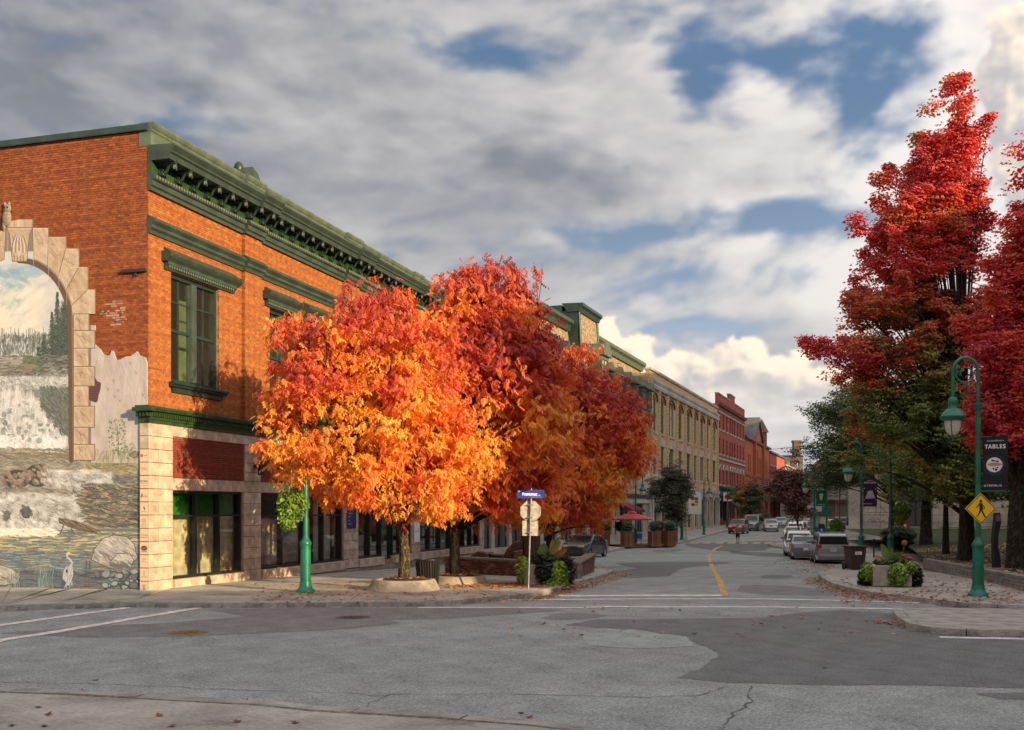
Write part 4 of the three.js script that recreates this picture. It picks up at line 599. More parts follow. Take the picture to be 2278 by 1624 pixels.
  spray(-120, 250, 1046, 1190, 900, rapid); mist(-120, 120, 1160, 1188, 120, foam, 7, 0.3);
  rock(60, 1140, 12, 14, ['#6d6a5a', '#585648'], 16); rock(18, 1146, 9, 11, ['#77725e'], 10); rock(200, 1095, 10, 7, ['#7b7868'], 8);
  area(178, 318, 1078, 1172, 1500, ['#a98a5c', '#bf9f6c', '#8d7550', '#6d6448', '#cdb07c', '#4f5a50', '#3f4a48'], 21, 0.12, 3.4, 0.7, (a, b) => a > 178 + Math.abs(b - 1112) * 0.35);
  area(190, 318, 1084, 1170, 160, ['#3a3a34', '#2f322f', '#4c4a3c'], 26, 0.1, 1.2, 0.8); area(210, 316, 1078, 1160, 130, ['#5c7048', '#6d8052', '#4a6045'], 9, -1.2, 1.8, 0.7);
  // grass bank, sapling
  // lower pool
  fill([[-120, 1184], [320, 1176], [320, 1332], [-120, 1332]], '#6d7468');
  for (let b = 1182; b < 1328; b += 2.2) for (let k = 0; k < 44; k++) { const a = mix(-110, 318, R()), t = (b - 1182) / 146; dab(a, b + R() * 2, 16 + 14 * R(), (R() - 0.5) * 0.14, 1.5 + R(), pick(t < 0.3 ? ['#c9b16e', '#a3915c', '#7d8066', '#ddc888', '#5d6e66'] : t < 0.6 ? ['#5f7d80', '#82663f', '#78918c', '#4d6468', '#9b7a4a', '#a8b0a0'] : ['#4f6a74', '#3f525a', '#6d5540', '#5c7a86', '#7d6a4c', '#394746']), 0.75); }
  area(-60, 130, 1176, 1192, 420, ['#fdf3d6', '#f1e0ae'], 14, 0.1, 2.6, 0.6);
  // drift log
  fill([[132, 1152], [170, 1158], [222, 1180], [216, 1188], [165, 1176], [134, 1164]], '#6f5d42'); area(134, 218, 1154, 1186, 160, ['#8a7452', '#55472f', '#9c8660', '#4a3e2a'], 18, 0.36, 1.5, 0.8, (a, b) => Math.abs(b - (1156 + (a - 134) * 0.31)) < 7); dab(140, 1178, 20, -1.1, 3.4, '#5f4f36', 0.9); dab(164, 1182, 14, 1.0, 3, '#5f4f36', 0.9);
  // boulders
  const boulder = (pts, base) => { fill(pts, base); const xs = pts.map((p) => p[0]), ys = pts.map((p) => p[1]); x.save(); path(pts); x.clip(); area(Math.min(...xs), Math.max(...xs), Math.min(...ys), Math.max(...ys), 260, ['#d8cbb0', '#c2b49a', '#a2967e', '#ece0c6', '#7d7666', '#b5a88e'], 17, 0.45, 3, 0.55); area(Math.min(...xs), Math.max(...xs), mix(Math.min(...ys), Math.max(...ys), 0.5), Math.max(...ys), 120, ['#6b6658', '#57544a', '#7d7868'], 18, 0.5, 2.4, 0.5); x.restore(); path(pts); x.closePath(); x.strokeStyle = '#453f35'; x.lineWidth = 1.4 * K; x.stroke(); };
  boulder([[205, 1245], [212, 1222], [230, 1198], [255, 1190], [285, 1194], [300, 1210], [308, 1240], [290, 1262], [262, 1268], [240, 1262]], '#b3a68c'); boulder([[246, 1252], [262, 1232], [290, 1230], [300, 1246], [290, 1272], [262, 1274]], '#c0b396'); boulder([[-90, 1296], [-60, 1262], [0, 1256], [30, 1264], [48, 1282], [40, 1298], [0, 1304]], '#b9a88a');
  for (let i = 0; i < 70; i++) { const a = mix(205, 316, Math.sqrt(R())), b = mix(1270, 1324, R()), r = 3 + R() * 8; blob(a, b, r + 1, r * 0.72 + 1, '#2c3432', 0.9); blob(a - 0.6, b - 0.8, r, r * 0.65, pick(['#7f8a86', '#69736f', '#8f968e', '#56605e', '#a0a498']), 0.95, R() - 0.5); }
  for (let i = 0; i < 14; i++) { const a = mix(-80, 40, R()), b = mix(1304, 1326, R()), r = 5 + R() * 10; blob(a, b, r + 1, r * 0.8 + 1, '#2f3836', 0.9); blob(a, b - 1, r, r * 0.7, pick(['#6f7a70', '#5b6660', '#7d8078']), 0.95); }
  for (const [a, n] of [[98, 34], [36, 20], [118, 12]]) for (let i = 0; i < n; i++) dab(a + (R() - 0.5) * 26, 1300 - R() * 16, 36 + R() * 24, -1.57 + (R() - 0.5) * 0.5, 1.1, pick(['#5f7a6c', '#7d9080', '#465e54', '#93a48c']), 0.85, 0.3);
  for (const a of [192, 200]) { dab(a, 1284, 70, -1.5, 0.9, '#4c4630', 0.9); dab(a + 2, 1256, 14, -1.5, 2.6, '#5a3f26', 0.95); }
  // heron
  fill([[138, 1314], [141, 1290], [144, 1268], [152, 1258], [162, 1262], [166, 1276], [160, 1296], [150, 1304]], '#b4b0a8'); area(140, 164, 1260, 1302, 90, ['#cfc9bc', '#9c9a96', '#7d7f86', '#ddd6c8'], 12, 1.8, 1.4, 0.7, (a, b) => a > 140 && a < 165); fill([[135, 1314], [140, 1286], [150, 1296], [143, 1312]], '#4a5468'); blob(151, 1270, 3, 4, '#3c3c46', 0.9);
  x.strokeStyle = '#c0baae'; x.lineWidth = 4.6 * K; x.lineCap = 'round'; path([[158, 1264], [163, 1252], [158, 1244], [152, 1240], [151, 1233]]); x.stroke(); blob(154, 1231, 5, 4, '#d0c9bc'); fill([[157, 1229], [177, 1237], [157, 1234]], '#d8a850'); dab(149, 1228, 9, 0.4, 1.2, '#3a3a42', 0.9); for (const a of [150, 157]) dab(a, 1308, 26, 1.57, 1.3, '#a8a294', 0.95);
  // plaster wall right of the arch with torn top, brick showing through, grass and sapling
  const plaster = [[205, 700], [331, 700], [331, 1030], [205, 1030]];
  fill(plaster, '#c9b49a'); x.save(); path(plaster); x.clip(); area(205, 331, 700, 1024, 620, ['#d6c1a6', '#c4ad92', '#b8a48c', '#dccbb0', '#c9b6a2', '#a99a8c'], 30, 1.4, 13, 0.32); area(215, 331, 740, 900, 60, ['#a58f7a', '#b09a84'], 46, 1.57, 2, 0.4); for (let i = 0; i < 8; i++) { const a = mix(240, 325, R()), b = mix(800, 900, R()); dab(a, b, 8, 1.2, 1.3, '#6b5848', 0.7); dab(a + 3, b, 6, 2.1, 1.2, '#6b5848', 0.6); } x.restore();
  const brickHole = (pts) => { fill(pts, '#6a4038'); x.save(); path(pts); x.clip(); const ys = pts.map((p) => p[1]), xs = pts.map((p) => p[0]); for (let b = Math.min(...ys); b < Math.max(...ys); b += 5) { dab((Math.min(...xs) + Math.max(...xs)) / 2, b, 70, 0, 0.8, '#3d2420', 0.8); for (let k = 0; k < 4; k++) dab(Math.min(...xs) + k * 12 + ((b / 5) % 2) * 6, b + 2.5, 4, 1.57, 0.8, '#3d2420', 0.8); } x.restore(); };
  brickHole([[200, 836], [213, 838], [218, 848], [227, 852], [226, 866], [222, 878], [219, 894], [214, 896], [200, 890]]); brickHole([[294, 1006], [302, 1002], [312, 1006], [312, 1016], [302, 1020], [288, 1014]]);
  area(214, 331, 1004, 1030, 300, ['#9a8a5c', '#b3a06e', '#77784e', '#c4b088'], 14, -1.4, 1.4, 0.65); dab(265, 985, 70, -1.62, 1.6, '#5f4c38', 0.9); dab(262, 960, 40, -1.8, 1, '#5f4c38', 0.9); for (let i = 0; i < 130; i++) { const a = 263 + (R() - 0.5) * 40, b = mix(932, 1012, R()); blob(a, b, 2.6, 1.5, pick(['#6f7a4c', '#86905c', '#9aa070', '#5b6840']), 0.85, R() * 3); } for (let i = 0; i < 50; i++) blob(290 + (R() - 0.5) * 24, mix(985, 1020, R()), 2.4, 1.5, pick(['#6f7a4c', '#86905c']), 0.8, R() * 3);
  // arch: reveal, voussoirs and quoins
  const mirror = (q) => q;
  x.strokeStyle = '#6b4f32'; x.lineWidth = 13 * K; path(Array.from({ length: 33 }, (_, i) => { const a = i / 32 * Math.PI / 2; return [45 + 113 * Math.sin(a), 720 - 140 * Math.cos(a)]; })); x.stroke(); path([[158, 720], [160, 900], [161, 1024]]); x.stroke(); x.strokeStyle = '#8d6a44'; x.lineWidth = 4 * K; path([[163, 720], [165, 900], [166, 1026]]); x.stroke();
  const stone = (pts) => { fill(pts, pick(['#cba878', '#c7a272', '#d0ae80', '#c49d6c'])); x.save(); path(pts); x.clip(); const xs = pts.map((p) => p[0]), ys = pts.map((p) => p[1]), x0 = Math.min(...xs), x1 = Math.max(...xs), y0 = Math.min(...ys), y1 = Math.max(...ys); area(x0, x1, y0, y1, 70, ['#d9bb8c', '#b98f62', '#e2c798', '#c39a70', '#b48a68'], 15, 1.0, 6, 0.35); x.strokeStyle = '#8c6844'; x.lineWidth = 1.6 * K; for (let k = 0; k < 3; k++) { x.beginPath(); let q = P(mix(x0, x1, 0.1 + R() * 0.3), mix(y0, y1, 0.1 + 0.3 * R())); x.moveTo(...q); for (let j = 0; j < 5; j++) { q = [q[0] + (R() - 0.2) * 9 * K, q[1] + (R() - 0.25) * 10 * K]; x.lineTo(...q); } x.globalAlpha = 0.6; x.stroke(); x.globalAlpha = 1; } x.restore(); path(pts); x.closePath(); x.strokeStyle = '#7d5c3a'; x.lineWidth = 1.8 * K; x.stroke(); x.strokeStyle = '#ecd09a'; x.lineWidth = 1.6 * K; path([[x0 + 2, y1 - 3], [x0 + 2, y0 + 2], [x1 - 3, y0 + 2]]); x.globalAlpha = 0.5; x.stroke(); x.globalAlpha = 1; };
  const ang = (deg, r0) => [45 + 113 * r0 * Math.sin(deg / 57.3), 720 - 140 * r0 * Math.cos(deg / 57.3)];
  const VX = [75, 110, 149, 178, 198, 214], VY = [507, 507, 527, 553, 594, 644, 699], VA = [16, 32, 46, 60, 75, 90];
  for (let k = 1; k < 6; k++) { const a = VA[k - 1], b = VA[k]; stone([ang(a, 1.06), ang((a + b) / 2, 1.06), ang(b, 1.06), [VX[k], VY[k + 1]], [VX[k], VY[k]], [VX[k - 1], VY[k]]]); }
  stone([ang(-16, 1.06), ang(-24, 1.06), ang(-32, 1.06), [-20, 527], [-20, 507], [16, 507]]); stone([ang(-32, 1.06), ang(-39, 1.06), ang(-46, 1.06), [-59, 553], [-59, 527], [-20, 527]]);
  let y = 699; for (let k = 0; y < 1024; k++) { const h = 37 + (k * 13 % 11), w = k % 2 ? 213 : 200; stone([[166, y], [w, y], [w, Math.min(1024, y + h)], [166, Math.min(1024, y + h)]]); y += h; }
  // keystone with carved leaf
  stone([[18, 507], [75, 507], [68, 522], [62, 582], [30, 582], [24, 522]]); stone([[14, 489], [75, 489], [75, 507], [18, 507]]); for (let k = 0; k < 9; k++) { const t = (k - 4) / 4; dab(45 + t * 11, 542, 40, 1.57 - t * 0.3, 2.6, k % 2 ? '#e2cfae' : '#8d7050', 0.9, t * 0.4); } blob(45, 566, 6, 7, '#d2bb94'); for (let k = 0; k < 4; k++) dab(34 + k * 7, 576, 14, 1.57, 1.8, '#6d5238', 0.9);
  // beyond the picture's edge the composition repeats as its own mirror image
  const cut = Math.round((1 - 5.5 / SW) * W), axis = (1 - sMid / SW) * W; x.save(); x.beginPath(); x.rect(0, 0, cut, H); x.clip(); x.translate(2 * axis, 0); x.scale(-1, 1); x.drawImage(c, 0, 0); x.restore();
  { const im = x.getImageData(0, 0, W, H), q = im.data, n = rng(8); for (let i = 0; i < q.length; i += 4) { const g = (n() - 0.5) * 16, l = q[i] * 0.3 + q[i + 1] * 0.59 + q[i + 2] * 0.11; q[i] = clamp(mix(l, q[i], 0.82) * 0.89 + g, 0, 255); q[i + 1] = clamp(mix(l, q[i + 1], 0.82) * 0.93 + g, 0, 255); q[i + 2] = clamp(mix(l, q[i + 2], 0.82) * 1.0 + 8 + g, 0, 255); } x.putImageData(im, 0, 0); }
  const t = new THREE.CanvasTexture(c); t.colorSpace = THREE.SRGBColorSpace;
  const pm = new THREE.MeshStandardMaterial({ map: t, roughness: 0.85, bumpMap: scaled(T.grain, 0.02), bumpScale: 0.002 });
  const g = slab(muralOutline.map(([s, h]) => [-s, h]), 0, 0.03), p = g.attributes.position, uv = new Float32Array(p.count * 2);
  for (let i = 0; i < p.count; i++) { const a = p.getX(i), b = p.getY(i), d = p.getZ(i); uv[i * 2] = 1 + a / SW; uv[i * 2 + 1] = b / SH; p.setXYZ(i, -d - 0.014, b, a); }
  g.setAttribute('uv', new THREE.BufferAttribute(uv, 2)); g.computeVertexNormals();
  part('mural', g, pm, cb, { uv: true, label: 'mural of a waterfall, heron and stone arch painted on the side wall' });
  // the owl perched on the painted keystone: a low relief of its own
  const [os, oh] = wallPt(18, 505), owl = [ball(0.19, -0.05, oh + 0.26, -os, 0.35, 1.35, 0.85, 14), ball(0.145, -0.06, oh + 0.54, -os + 0.03, 0.4, 1, 0.95, 12), xf(ball(0.04, 0, 0, 0, 1, 1.8, 1, 7), (m) => m.makeTranslation(-0.07, oh + 0.67, -os + 0.11)), xf(ball(0.04, 0, 0, 0, 1, 1.8, 1, 7), (m) => m.makeTranslation(-0.07, oh + 0.67, -os - 0.05)), ball(0.1, -0.05, oh + 0.06, -os - 0.1, 0.4, 2, 0.6, 10)];
  const ow = part('owl_relief', owl, rough([0.36, 0.32, 0.26], 0.12, 0.9), cb); part('owl_eye', [ball(0.03, -0.115, oh + 0.56, -os + 0.08, 0.5, 1, 1, 8)], M.black, ow); part('owl_eye', [ball(0.03, -0.115, oh + 0.56, -os - 0.02, 0.5, 1, 1, 8)], M.black, ow);
  part('foundation', [box(-0.08, 0, -0.3, 0.02, -12.9, -0.23)], rough([0.10, 0.085, 0.07], 0.4, 1), cb);
}

// ------------------------------------------------------------------ trees
function taper(pts, r0, r1, seg = 10, sides = 8, wob = 0, seed = 1) {
  const c = new THREE.CatmullRomCurve3(pts), fr = c.computeFrenetFrames(seg, false), P = [], r = rng(seed), pos = [];
  for (let i = 0; i <= seg; i++) { const t = i / seg, p = c.getPoint(t), R = mix(r0, r1, Math.pow(t, 0.8)) * (t === 0 ? 1.25 : 1), ring = []; for (let k = 0; k < sides; k++) { const a = k / sides * 6.2832, q = R * (1 + (r() - 0.5) * wob); ring.push(p.clone().addScaledVector(fr.normals[i], Math.cos(a) * q).addScaledVector(fr.binormals[i], Math.sin(a) * q)); } P.push(ring); }
  for (let i = 0; i < seg; i++) for (let k = 0; k < sides; k++) { const a = P[i][k], b = P[i][(k + 1) % sides], e = P[i + 1][(k + 1) % sides], f = P[i + 1][k]; for (const q of [a, b, e, a, e, f]) pos.push(q.x, q.y, q.z); }
  const g = new THREE.BufferGeometry(); g.setAttribute('position', new THREE.BufferAttribute(new Float32Array(pos), 3)); g.computeVertexNormals(); return g;
}
function triGeo(tris) { const g = new THREE.BufferGeometry(); g.setAttribute('position', new THREE.BufferAttribute(new Float32Array(tris.flat(2)), 3)); g.computeVertexNormals(); g.setAttribute('uv', new THREE.BufferAttribute(new Float32Array(tris.length * 6), 2)); return g; }
// a leaflet as two folded halves: from base b along direction v, width w, sagging by s
function leaflet(b, v, w, s, side) { const L = Math.hypot(...v), n = [v[0] / L, v[1] / L, v[2] / L], up = [0, 1, 0]; let p = [n[1] * up[2] - n[2] * up[1], n[2] * up[0] - n[0] * up[2], n[0] * up[1] - n[1] * up[0]]; const m = Math.hypot(...p) || 1; p = p.map((q) => q / m); const mid = b.map((q, i) => q + v[i] * 0.42), tip = [b[0] + v[0], b[1] + v[1] - s, b[2] + v[2]], l = mid.map((q, i) => q + p[i] * w - (i === 1 ? w * 0.35 : 0)), r = mid.map((q, i) => q - p[i] * w - (i === 1 ? w * 0.35 : 0)); return [[b, l, tip], [b, tip, r]]; }
const ashLeaf = (() => { const t = []; for (let k = 0; k < 3; k++) for (const s of [-1, 1]) t.push(...leaflet([0, -k * 0.008, 0.05 + k * 0.065], [s * 0.09, -0.035, 0.04], 0.030, 0.025)); t.push(...leaflet([0, -0.02, 0.22], [0, -0.04, 0.11], 0.032, 0.025)); return triGeo(t); })();
const mapleSpray = (() => { const t = [], r = rng(4); for (let k = 0; k < 6; k++) { const a = k * 1.05 + r(), d = 0.05 + 0.12 * r(), c = [Math.cos(a) * d, (r() - 0.5) * 0.14, Math.sin(a) * d], e = a + (r() - 0.5), L = 0.085 * (0.8 + 0.4 * r()); for (const [da, k2] of [[0, 1], [0.85, 0.8], [-0.85, 0.8]]) t.push(...leaflet(c, [Math.cos(e + da) * L * k2, -0.025 - r() * 0.03, Math.sin(e + da) * L * k2], 0.028, 0.012)); } return triGeo(t); })();
const broadSpray = (() => { const t = [], r = rng(6); for (let k = 0; k < 5; k++) { const a = k * 1.26 + r(), c = [Math.cos(a) * 0.08, (r() - 0.5) * 0.12, Math.sin(a) * 0.08]; t.push(...leaflet(c, [Math.cos(a) * 0.15, -0.05, Math.sin(a) * 0.15], 0.045, 0.03)); } return triGeo(t); })();
const leafMat = new THREE.MeshPhysicalMaterial({ color: 0xffffff, roughness: 0.75, transmission: 0.5, thickness: 0, side: THREE.DoubleSide });
const leafShiny = new THREE.MeshPhysicalMaterial({ color: 0xffffff, roughness: 0.6, transmission: 0.3, thickness: 0, side: THREE.DoubleSide });
function instances(name, geo, m, list, parent, kind = 'stuff') {     // list of [x, y, z, yaw, pitch, roll, scale, color]
  const im = new THREE.InstancedMesh(geo, m, list.length), M4 = new THREE.Matrix4(), q = new THREE.Quaternion(), e = new THREE.Euler(), s = new THREE.Vector3(), p = new THREE.Vector3(), c = new THREE.Color();
  list.forEach((l, i) => { M4.compose(p.set(l[0], l[1], l[2]), q.setFromEuler(e.set(l[4], l[3], l[5], 'YXZ')), s.setScalar(l[6])); im.setMatrixAt(i, M4); im.setColorAt(i, c.setRGB(...l[7])); });
  im.castShadow = im.receiveShadow = true; im.name = parent ? name : numbered(name); im.userData.kind = kind; (parent || scene).add(im); return im;
}
/* lobes: [column, row, half width, half height, (depth shift m)] of the crown as seen from the street, at the tree's distance */
function tree(o) {
  const r = rng(o.seed), base = o.base, d = -base.z, k = d / F, root = thing(o.name, o.label, o.category || 'tree', o.group, base.toArray());
  const L = o.lobes.map(([c, y, rx, ry, dz = 0]) => { const p = at(c, y, d).sub(base); return { p: V(p.x, p.y, dz), rx: rx * k, ry: ry * k, rz: Math.max(0.5, Math.min(rx * k, o.deep || 3)) }; });
  const vol = L.map((l) => l.rx * l.ry * l.rz), tot = vol.reduce((a, b) => a + b);
  const fork = o.fork, top = V(o.lean ? o.lean[0] : 0, o.topY, o.lean ? o.lean[1] : 0);
  const wood = []; const tr = o.r, axis = [V(0, -0.25, 0), V(0, fork * 0.5, 0), V(top.x * 0.3, fork, top.z * 0.3), V(top.x * 0.7, mix(fork, top.y, 0.55), top.z * 0.7), top];
  const trunkGeo = taper(axis, tr, tr * 0.12, 22, 12, 0.10, o.seed), curve = new THREE.CatmullRomCurve3(axis);
  const pickLobe = () => { let t = r() * tot, i = 0; while (i < L.length - 1 && (t -= vol[i]) > 0) i++; return L[i]; };
  const leaves = [], clumps = [];
  for (let n = 0; n < o.clumps; n++) {
    const l = pickLobe(); let u = V(r() * 2 - 1, r() * 2 - 1, r() * 2 - 1).normalize(); const f = Math.pow(r(), o.shell || 0.42); const c = V(l.p.x + u.x * l.rx * f, l.p.y + u.y * l.ry * f, l.p.z + u.z * l.rz * f);
    if (c.y < (o.minY || 0.8)) continue; clumps.push(c);
  }
  // upswept sprays that break the outline: short chains of small clumps
  for (let n = 0; n < (o.spikes || 0); n++) { const l = pickLobe(), u = V(r() * 2 - 1, r() * 1.2 - 0.3, r() * 2 - 1).normalize(), c = V(l.p.x + u.x * l.rx * 0.8, l.p.y + u.y * l.ry * 0.8, l.p.z + u.z * l.rz * 0.8), q = V(u.x * 0.7, 0.75, u.z * 0.7).normalize(), m = 3 + Math.floor(r() * 3); for (let j = 0; j < m; j++) { const e = c.clone().addScaledVector(q, j * 0.33); e.s = 1 - j / (m + 1.5); clumps.push(e); } }
  // limbs to some of the clumps, twigs to the rest
  const ends = [];
  for (let i = 0; i < clumps.length; i++) if (i % (o.limbEvery || 9) === 0) { const c = clumps[i], ty = clamp((mix(fork, c.y, 0.5) - 0.0) / top.y, 0.16, 0.94), a = curve.getPoint(clamp(ty, 0, 0.95)), m = a.clone().lerp(c, 0.5); m.y += (c.y - a.y) * 0.12 + 0.1; m.x += (r() - 0.5) * 0.3; wood.push(taper([a, m, c], tr * mix(0.34, 0.14, clamp(c.y / top.y)), 0.012, 8, 5, 0.1, i)); ends.push([a, m, c]); }
  for (let i = 0; i < clumps.length; i++) if (i % 3 === 1 && ends.length) { const c = clumps[i]; let best = null, bd = 9; for (const e of ends) { const q = e[1].distanceTo(c); if (q < bd) { bd = q; best = e[1]; } } if (best && bd < 2.6) wood.push(taper([best, best.clone().lerp(c, 0.5).add(V(0, 0.08, 0)), c], 0.018, 0.006, 3, 4, 0, i)); }
  const size = o.leafScale || 1;
  for (const c of clumps) { const cr = (o.clumpR || 0.5) * (0.6 + 0.8 * r()) * (c.s || 1), n = Math.round(o.perClump * (0.6 + 0.8 * r())); const tone = r(); for (let j = 0; j < n; j++) { const u = V(r() * 2 - 1, (r() * 2 - 1) * 0.62, r() * 2 - 1), p = c.clone().addScaledVector(u, cr); const w = p.clone().add(base); if (p.y < (o.minY || 0.8) - 0.3) continue; const cl = o.color(w, p, r, tone), s = size * (0.75 + 0.5 * r()); leaves.push([p.x, p.y, p.z, r() * 6.283, o.droop + (r() - 0.5) * 0.9, (r() - 0.5) * 0.7, s, cl]); } }
  // a few bare or leafy shoots at the top
  for (let i = 0; i < (o.shoots || 0); i++) { const c = clumps.filter((q) => q.y > top.y * 0.8)[Math.floor(r() * 20)] || top; const e = c.clone().add(V((r() - 0.5) * 0.5, 0.7 + r() * 0.7, (r() - 0.5) * 0.4)); wood.push(taper([c, c.clone().lerp(e, 0.5).add(V(0.03, 0, 0)), e], 0.014, 0.005, 4, 4, 0, i)); if (r() < 0.4) for (let j = 0; j < 8; j++) leaves.push([e.x + (r() - 0.5) * 0.2, e.y - r() * 0.35, e.z + (r() - 0.5) * 0.2, r() * 6.283, o.droop, 0, size, o.color(e.clone().add(base), e, r, 0.9)]); }
  part('trunk', trunkGeo, o.bark || M.bark, root); part('branch', wood, o.bark || M.bark, root, { kind: 'stuff' });
  instances('crown', o.geo || ashLeaf, o.mat || leafMat, leaves, root); return root;
}
const pal = (list, t) => { const f = clamp(t) * (list.length - 1), i = Math.min(list.length - 2, Math.floor(f)); return mix3(list[i], list[i + 1], f - i); };
const jit = (c, r, a = 0.16) => { const k = 1 + (r() - 0.5) * 2 * a; return c.map((q, i) => clamp(q * k * (1 + (r() - 0.5) * a * 0.6), 0.002, 0.95)); };
const AUT = [[0.88, 0.46, 0.03], [0.88, 0.35, 0.02], [0.84, 0.21, 0.014], [0.70, 0.095, 0.012], [0.54, 0.045, 0.018], [0.36, 0.024, 0.024]];
const groundAt = (c, r, lift = 0) => gp(c, r, lift);
// the three ash trees on the left pavement: dye patches follow noise; each tree with its own range
const treeBase = (c, d, lift) => V((c - CX) / F * d, G(d) + lift, -d);
tree({ name: 'ash_tree', seed: 101, label: 'small ash tree with bright yellow and orange leaves nearest the left lamp post', group: 'autumn ash trees on the left pavement', base: treeBase(898, 30.3, 0.42), r: 0.20, fork: 2.3, topY: 7.0, lean: [-0.9, 0], deep: 2.6,
  lobes: [[800, 950, 215, 175], [690, 830, 105, 150, -0.2], [680, 770, 70, 90, -0.2], [830, 775, 140, 100], [950, 800, 80, 120], [990, 960, 75, 130], [690, 965, 80, 80, -0.6], [900, 1085, 150, 70], [790, 1065, 70, 50], [860, 690, 90, 55], [645, 900, 55, 110, -0.4], [700, 940, 40, 80, 1.2], [692, 860, 46, 70, 1.5], [1020, 1050, 60, 60]], clumps: 780, perClump: 22, clumpR: 0.37, leafScale: 0.92, minY: 1.5, droop: 0.65, shoots: 40,
  color: (w, p, r, tone) => { const n = fbm(w.x * 0.55, w.y * 0.55, w.z * 0.55, 3) + fbm(w.x * 1.9, w.y * 1.9, w.z * 1.9, 2) * 0.6; return jit(pal(AUT, 0.22 + n * 0.85 + sstep(4.6, 7.8, w.y + n * 2.4) * 0.34 + (tone - 0.5) * 0.22 + (r() - 0.5) * 0.14), r); } });
tree({ name: 'ash_tree', seed: 202, label: 'tallest ash tree with a dark red top, behind the black litter bin', group: 'autumn ash trees on the left pavement', base: treeBase(1013, 33.4, 0.34), r: 0.21, fork: 2.6, topY: 9.6, lean: [0.9, 0], deep: 2.8, bark: M.barkDark,
  lobes: [[1075, 680, 110, 110], [1090, 760, 150, 120], [1110, 900, 170, 160], [1000, 760, 60, 100], [1190, 780, 70, 110], [1200, 940, 100, 150], [1070, 1080, 130, 80], [1170, 1090, 110, 70], [1040, 620, 40, 50], [1140, 640, 50, 50]], clumps: 960, perClump: 21, clumpR: 0.39, leafScale: 0.94, minY: 1.7, droop: 0.65, shoots: 22,
  color: (w, p, r, tone) => { const n = fbm(w.x * 0.5 + 7, w.y * 0.5, w.z * 0.5, 3) + fbm(w.x * 1.7 + 3, w.y * 1.7, w.z * 1.7, 2) * 0.6; return jit(pal(AUT, 0.33 + n * 0.85 + sstep(4.2, 8.2, w.y + n * 2.4) * 0.34 + (tone - 0.5) * 0.22 + (r() - 0.5) * 0.14), r); } });
tree({ name: 'ash_tree', seed: 303, label: 'broad orange and red ash tree overhanging the street sign and the dark sedan', group: 'autumn ash trees on the left pavement', base: treeBase(1222, 52, 0.12), r: 0.22, fork: 2.7, topY: 8.2, lean: [0.3, 0], deep: 3.2, bark: M.barkDark,
  lobes: [[1270, 985, 165, 170], [1365, 965, 85, 120], [1395, 990, 58, 90], [1200, 1050, 170, 110], [1280, 1110, 100, 50], [1270, 830, 80, 75], [1340, 870, 60, 60], [1190, 900, 90, 120], [1240, 1150, 120, 34]], clumps: 1400, perClump: 21, clumpR: 0.50, leafScale: 1.0, minY: 1.45, droop: 0.65, shoots: 6,
  color: (w, p, r, tone) => { const n = fbm(w.x * 0.45 + 17, w.y * 0.45, w.z * 0.45, 3) + fbm(w.x * 1.5 + 5, w.y * 1.5, w.z * 1.5, 2) * 0.6; return jit(pal(AUT, 0.29 + n * 0.9 + sstep(3.4, 8.2, w.y + n * 2.4) * 0.34 + sstep(5.2, 9.5, w.x + n * 2) * 0.20 + (tone - 0.5) * 0.22 + (r() - 0.5) * 0.14), r); } });

// red maples in the park on the right
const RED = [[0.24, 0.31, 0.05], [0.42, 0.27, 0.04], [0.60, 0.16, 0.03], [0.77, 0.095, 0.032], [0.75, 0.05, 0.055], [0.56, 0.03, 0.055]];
const lawnY = (x, z) => { const d = -z; return G(d) + WALK + 0.25 + 0.85 * sstep(0, 16, (x - 17.5) + (d - 44) * 0.22); };
const lawnTree = (c, d) => { const x = (c - CX) / F * d; return V(x, lawnY(x, -d), -d); };
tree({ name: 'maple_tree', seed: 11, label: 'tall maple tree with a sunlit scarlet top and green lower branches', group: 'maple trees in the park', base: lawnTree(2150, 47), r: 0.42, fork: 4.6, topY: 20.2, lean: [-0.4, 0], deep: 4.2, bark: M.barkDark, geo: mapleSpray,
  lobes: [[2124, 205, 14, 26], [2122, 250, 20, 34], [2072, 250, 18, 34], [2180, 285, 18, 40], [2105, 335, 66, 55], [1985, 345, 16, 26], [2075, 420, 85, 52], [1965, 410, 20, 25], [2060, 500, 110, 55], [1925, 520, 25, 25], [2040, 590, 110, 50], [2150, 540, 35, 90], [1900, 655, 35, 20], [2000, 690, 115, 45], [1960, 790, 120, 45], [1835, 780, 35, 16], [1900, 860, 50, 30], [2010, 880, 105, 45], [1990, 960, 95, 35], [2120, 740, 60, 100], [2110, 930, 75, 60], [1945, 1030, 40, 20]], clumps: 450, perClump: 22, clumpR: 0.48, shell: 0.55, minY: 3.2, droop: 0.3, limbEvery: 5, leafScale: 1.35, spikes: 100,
  color: (w, p, r, tone) => { const n = fbm(w.x * 0.32, w.y * 0.32, w.z * 0.32, 3) * 1.2 + fbm(w.x * 1.1, w.y * 1.1, w.z * 1.1, 2) * 0.6, inner = clamp(1 - Math.hypot(p.x + 1.5, p.z) / 4.6); let t = 0.68 + n * 0.8 - sstep(10.5, 5, w.y + n * 4) * 0.5 - inner * sstep(14, 10, w.y) * 0.5 + (tone - 0.5) * 0.25; if (w.y < 8.5 && n > 0.24) return jit([0.62, 0.28, 0.03], r); return jit(pal(RED, t), r, 0.2); } });
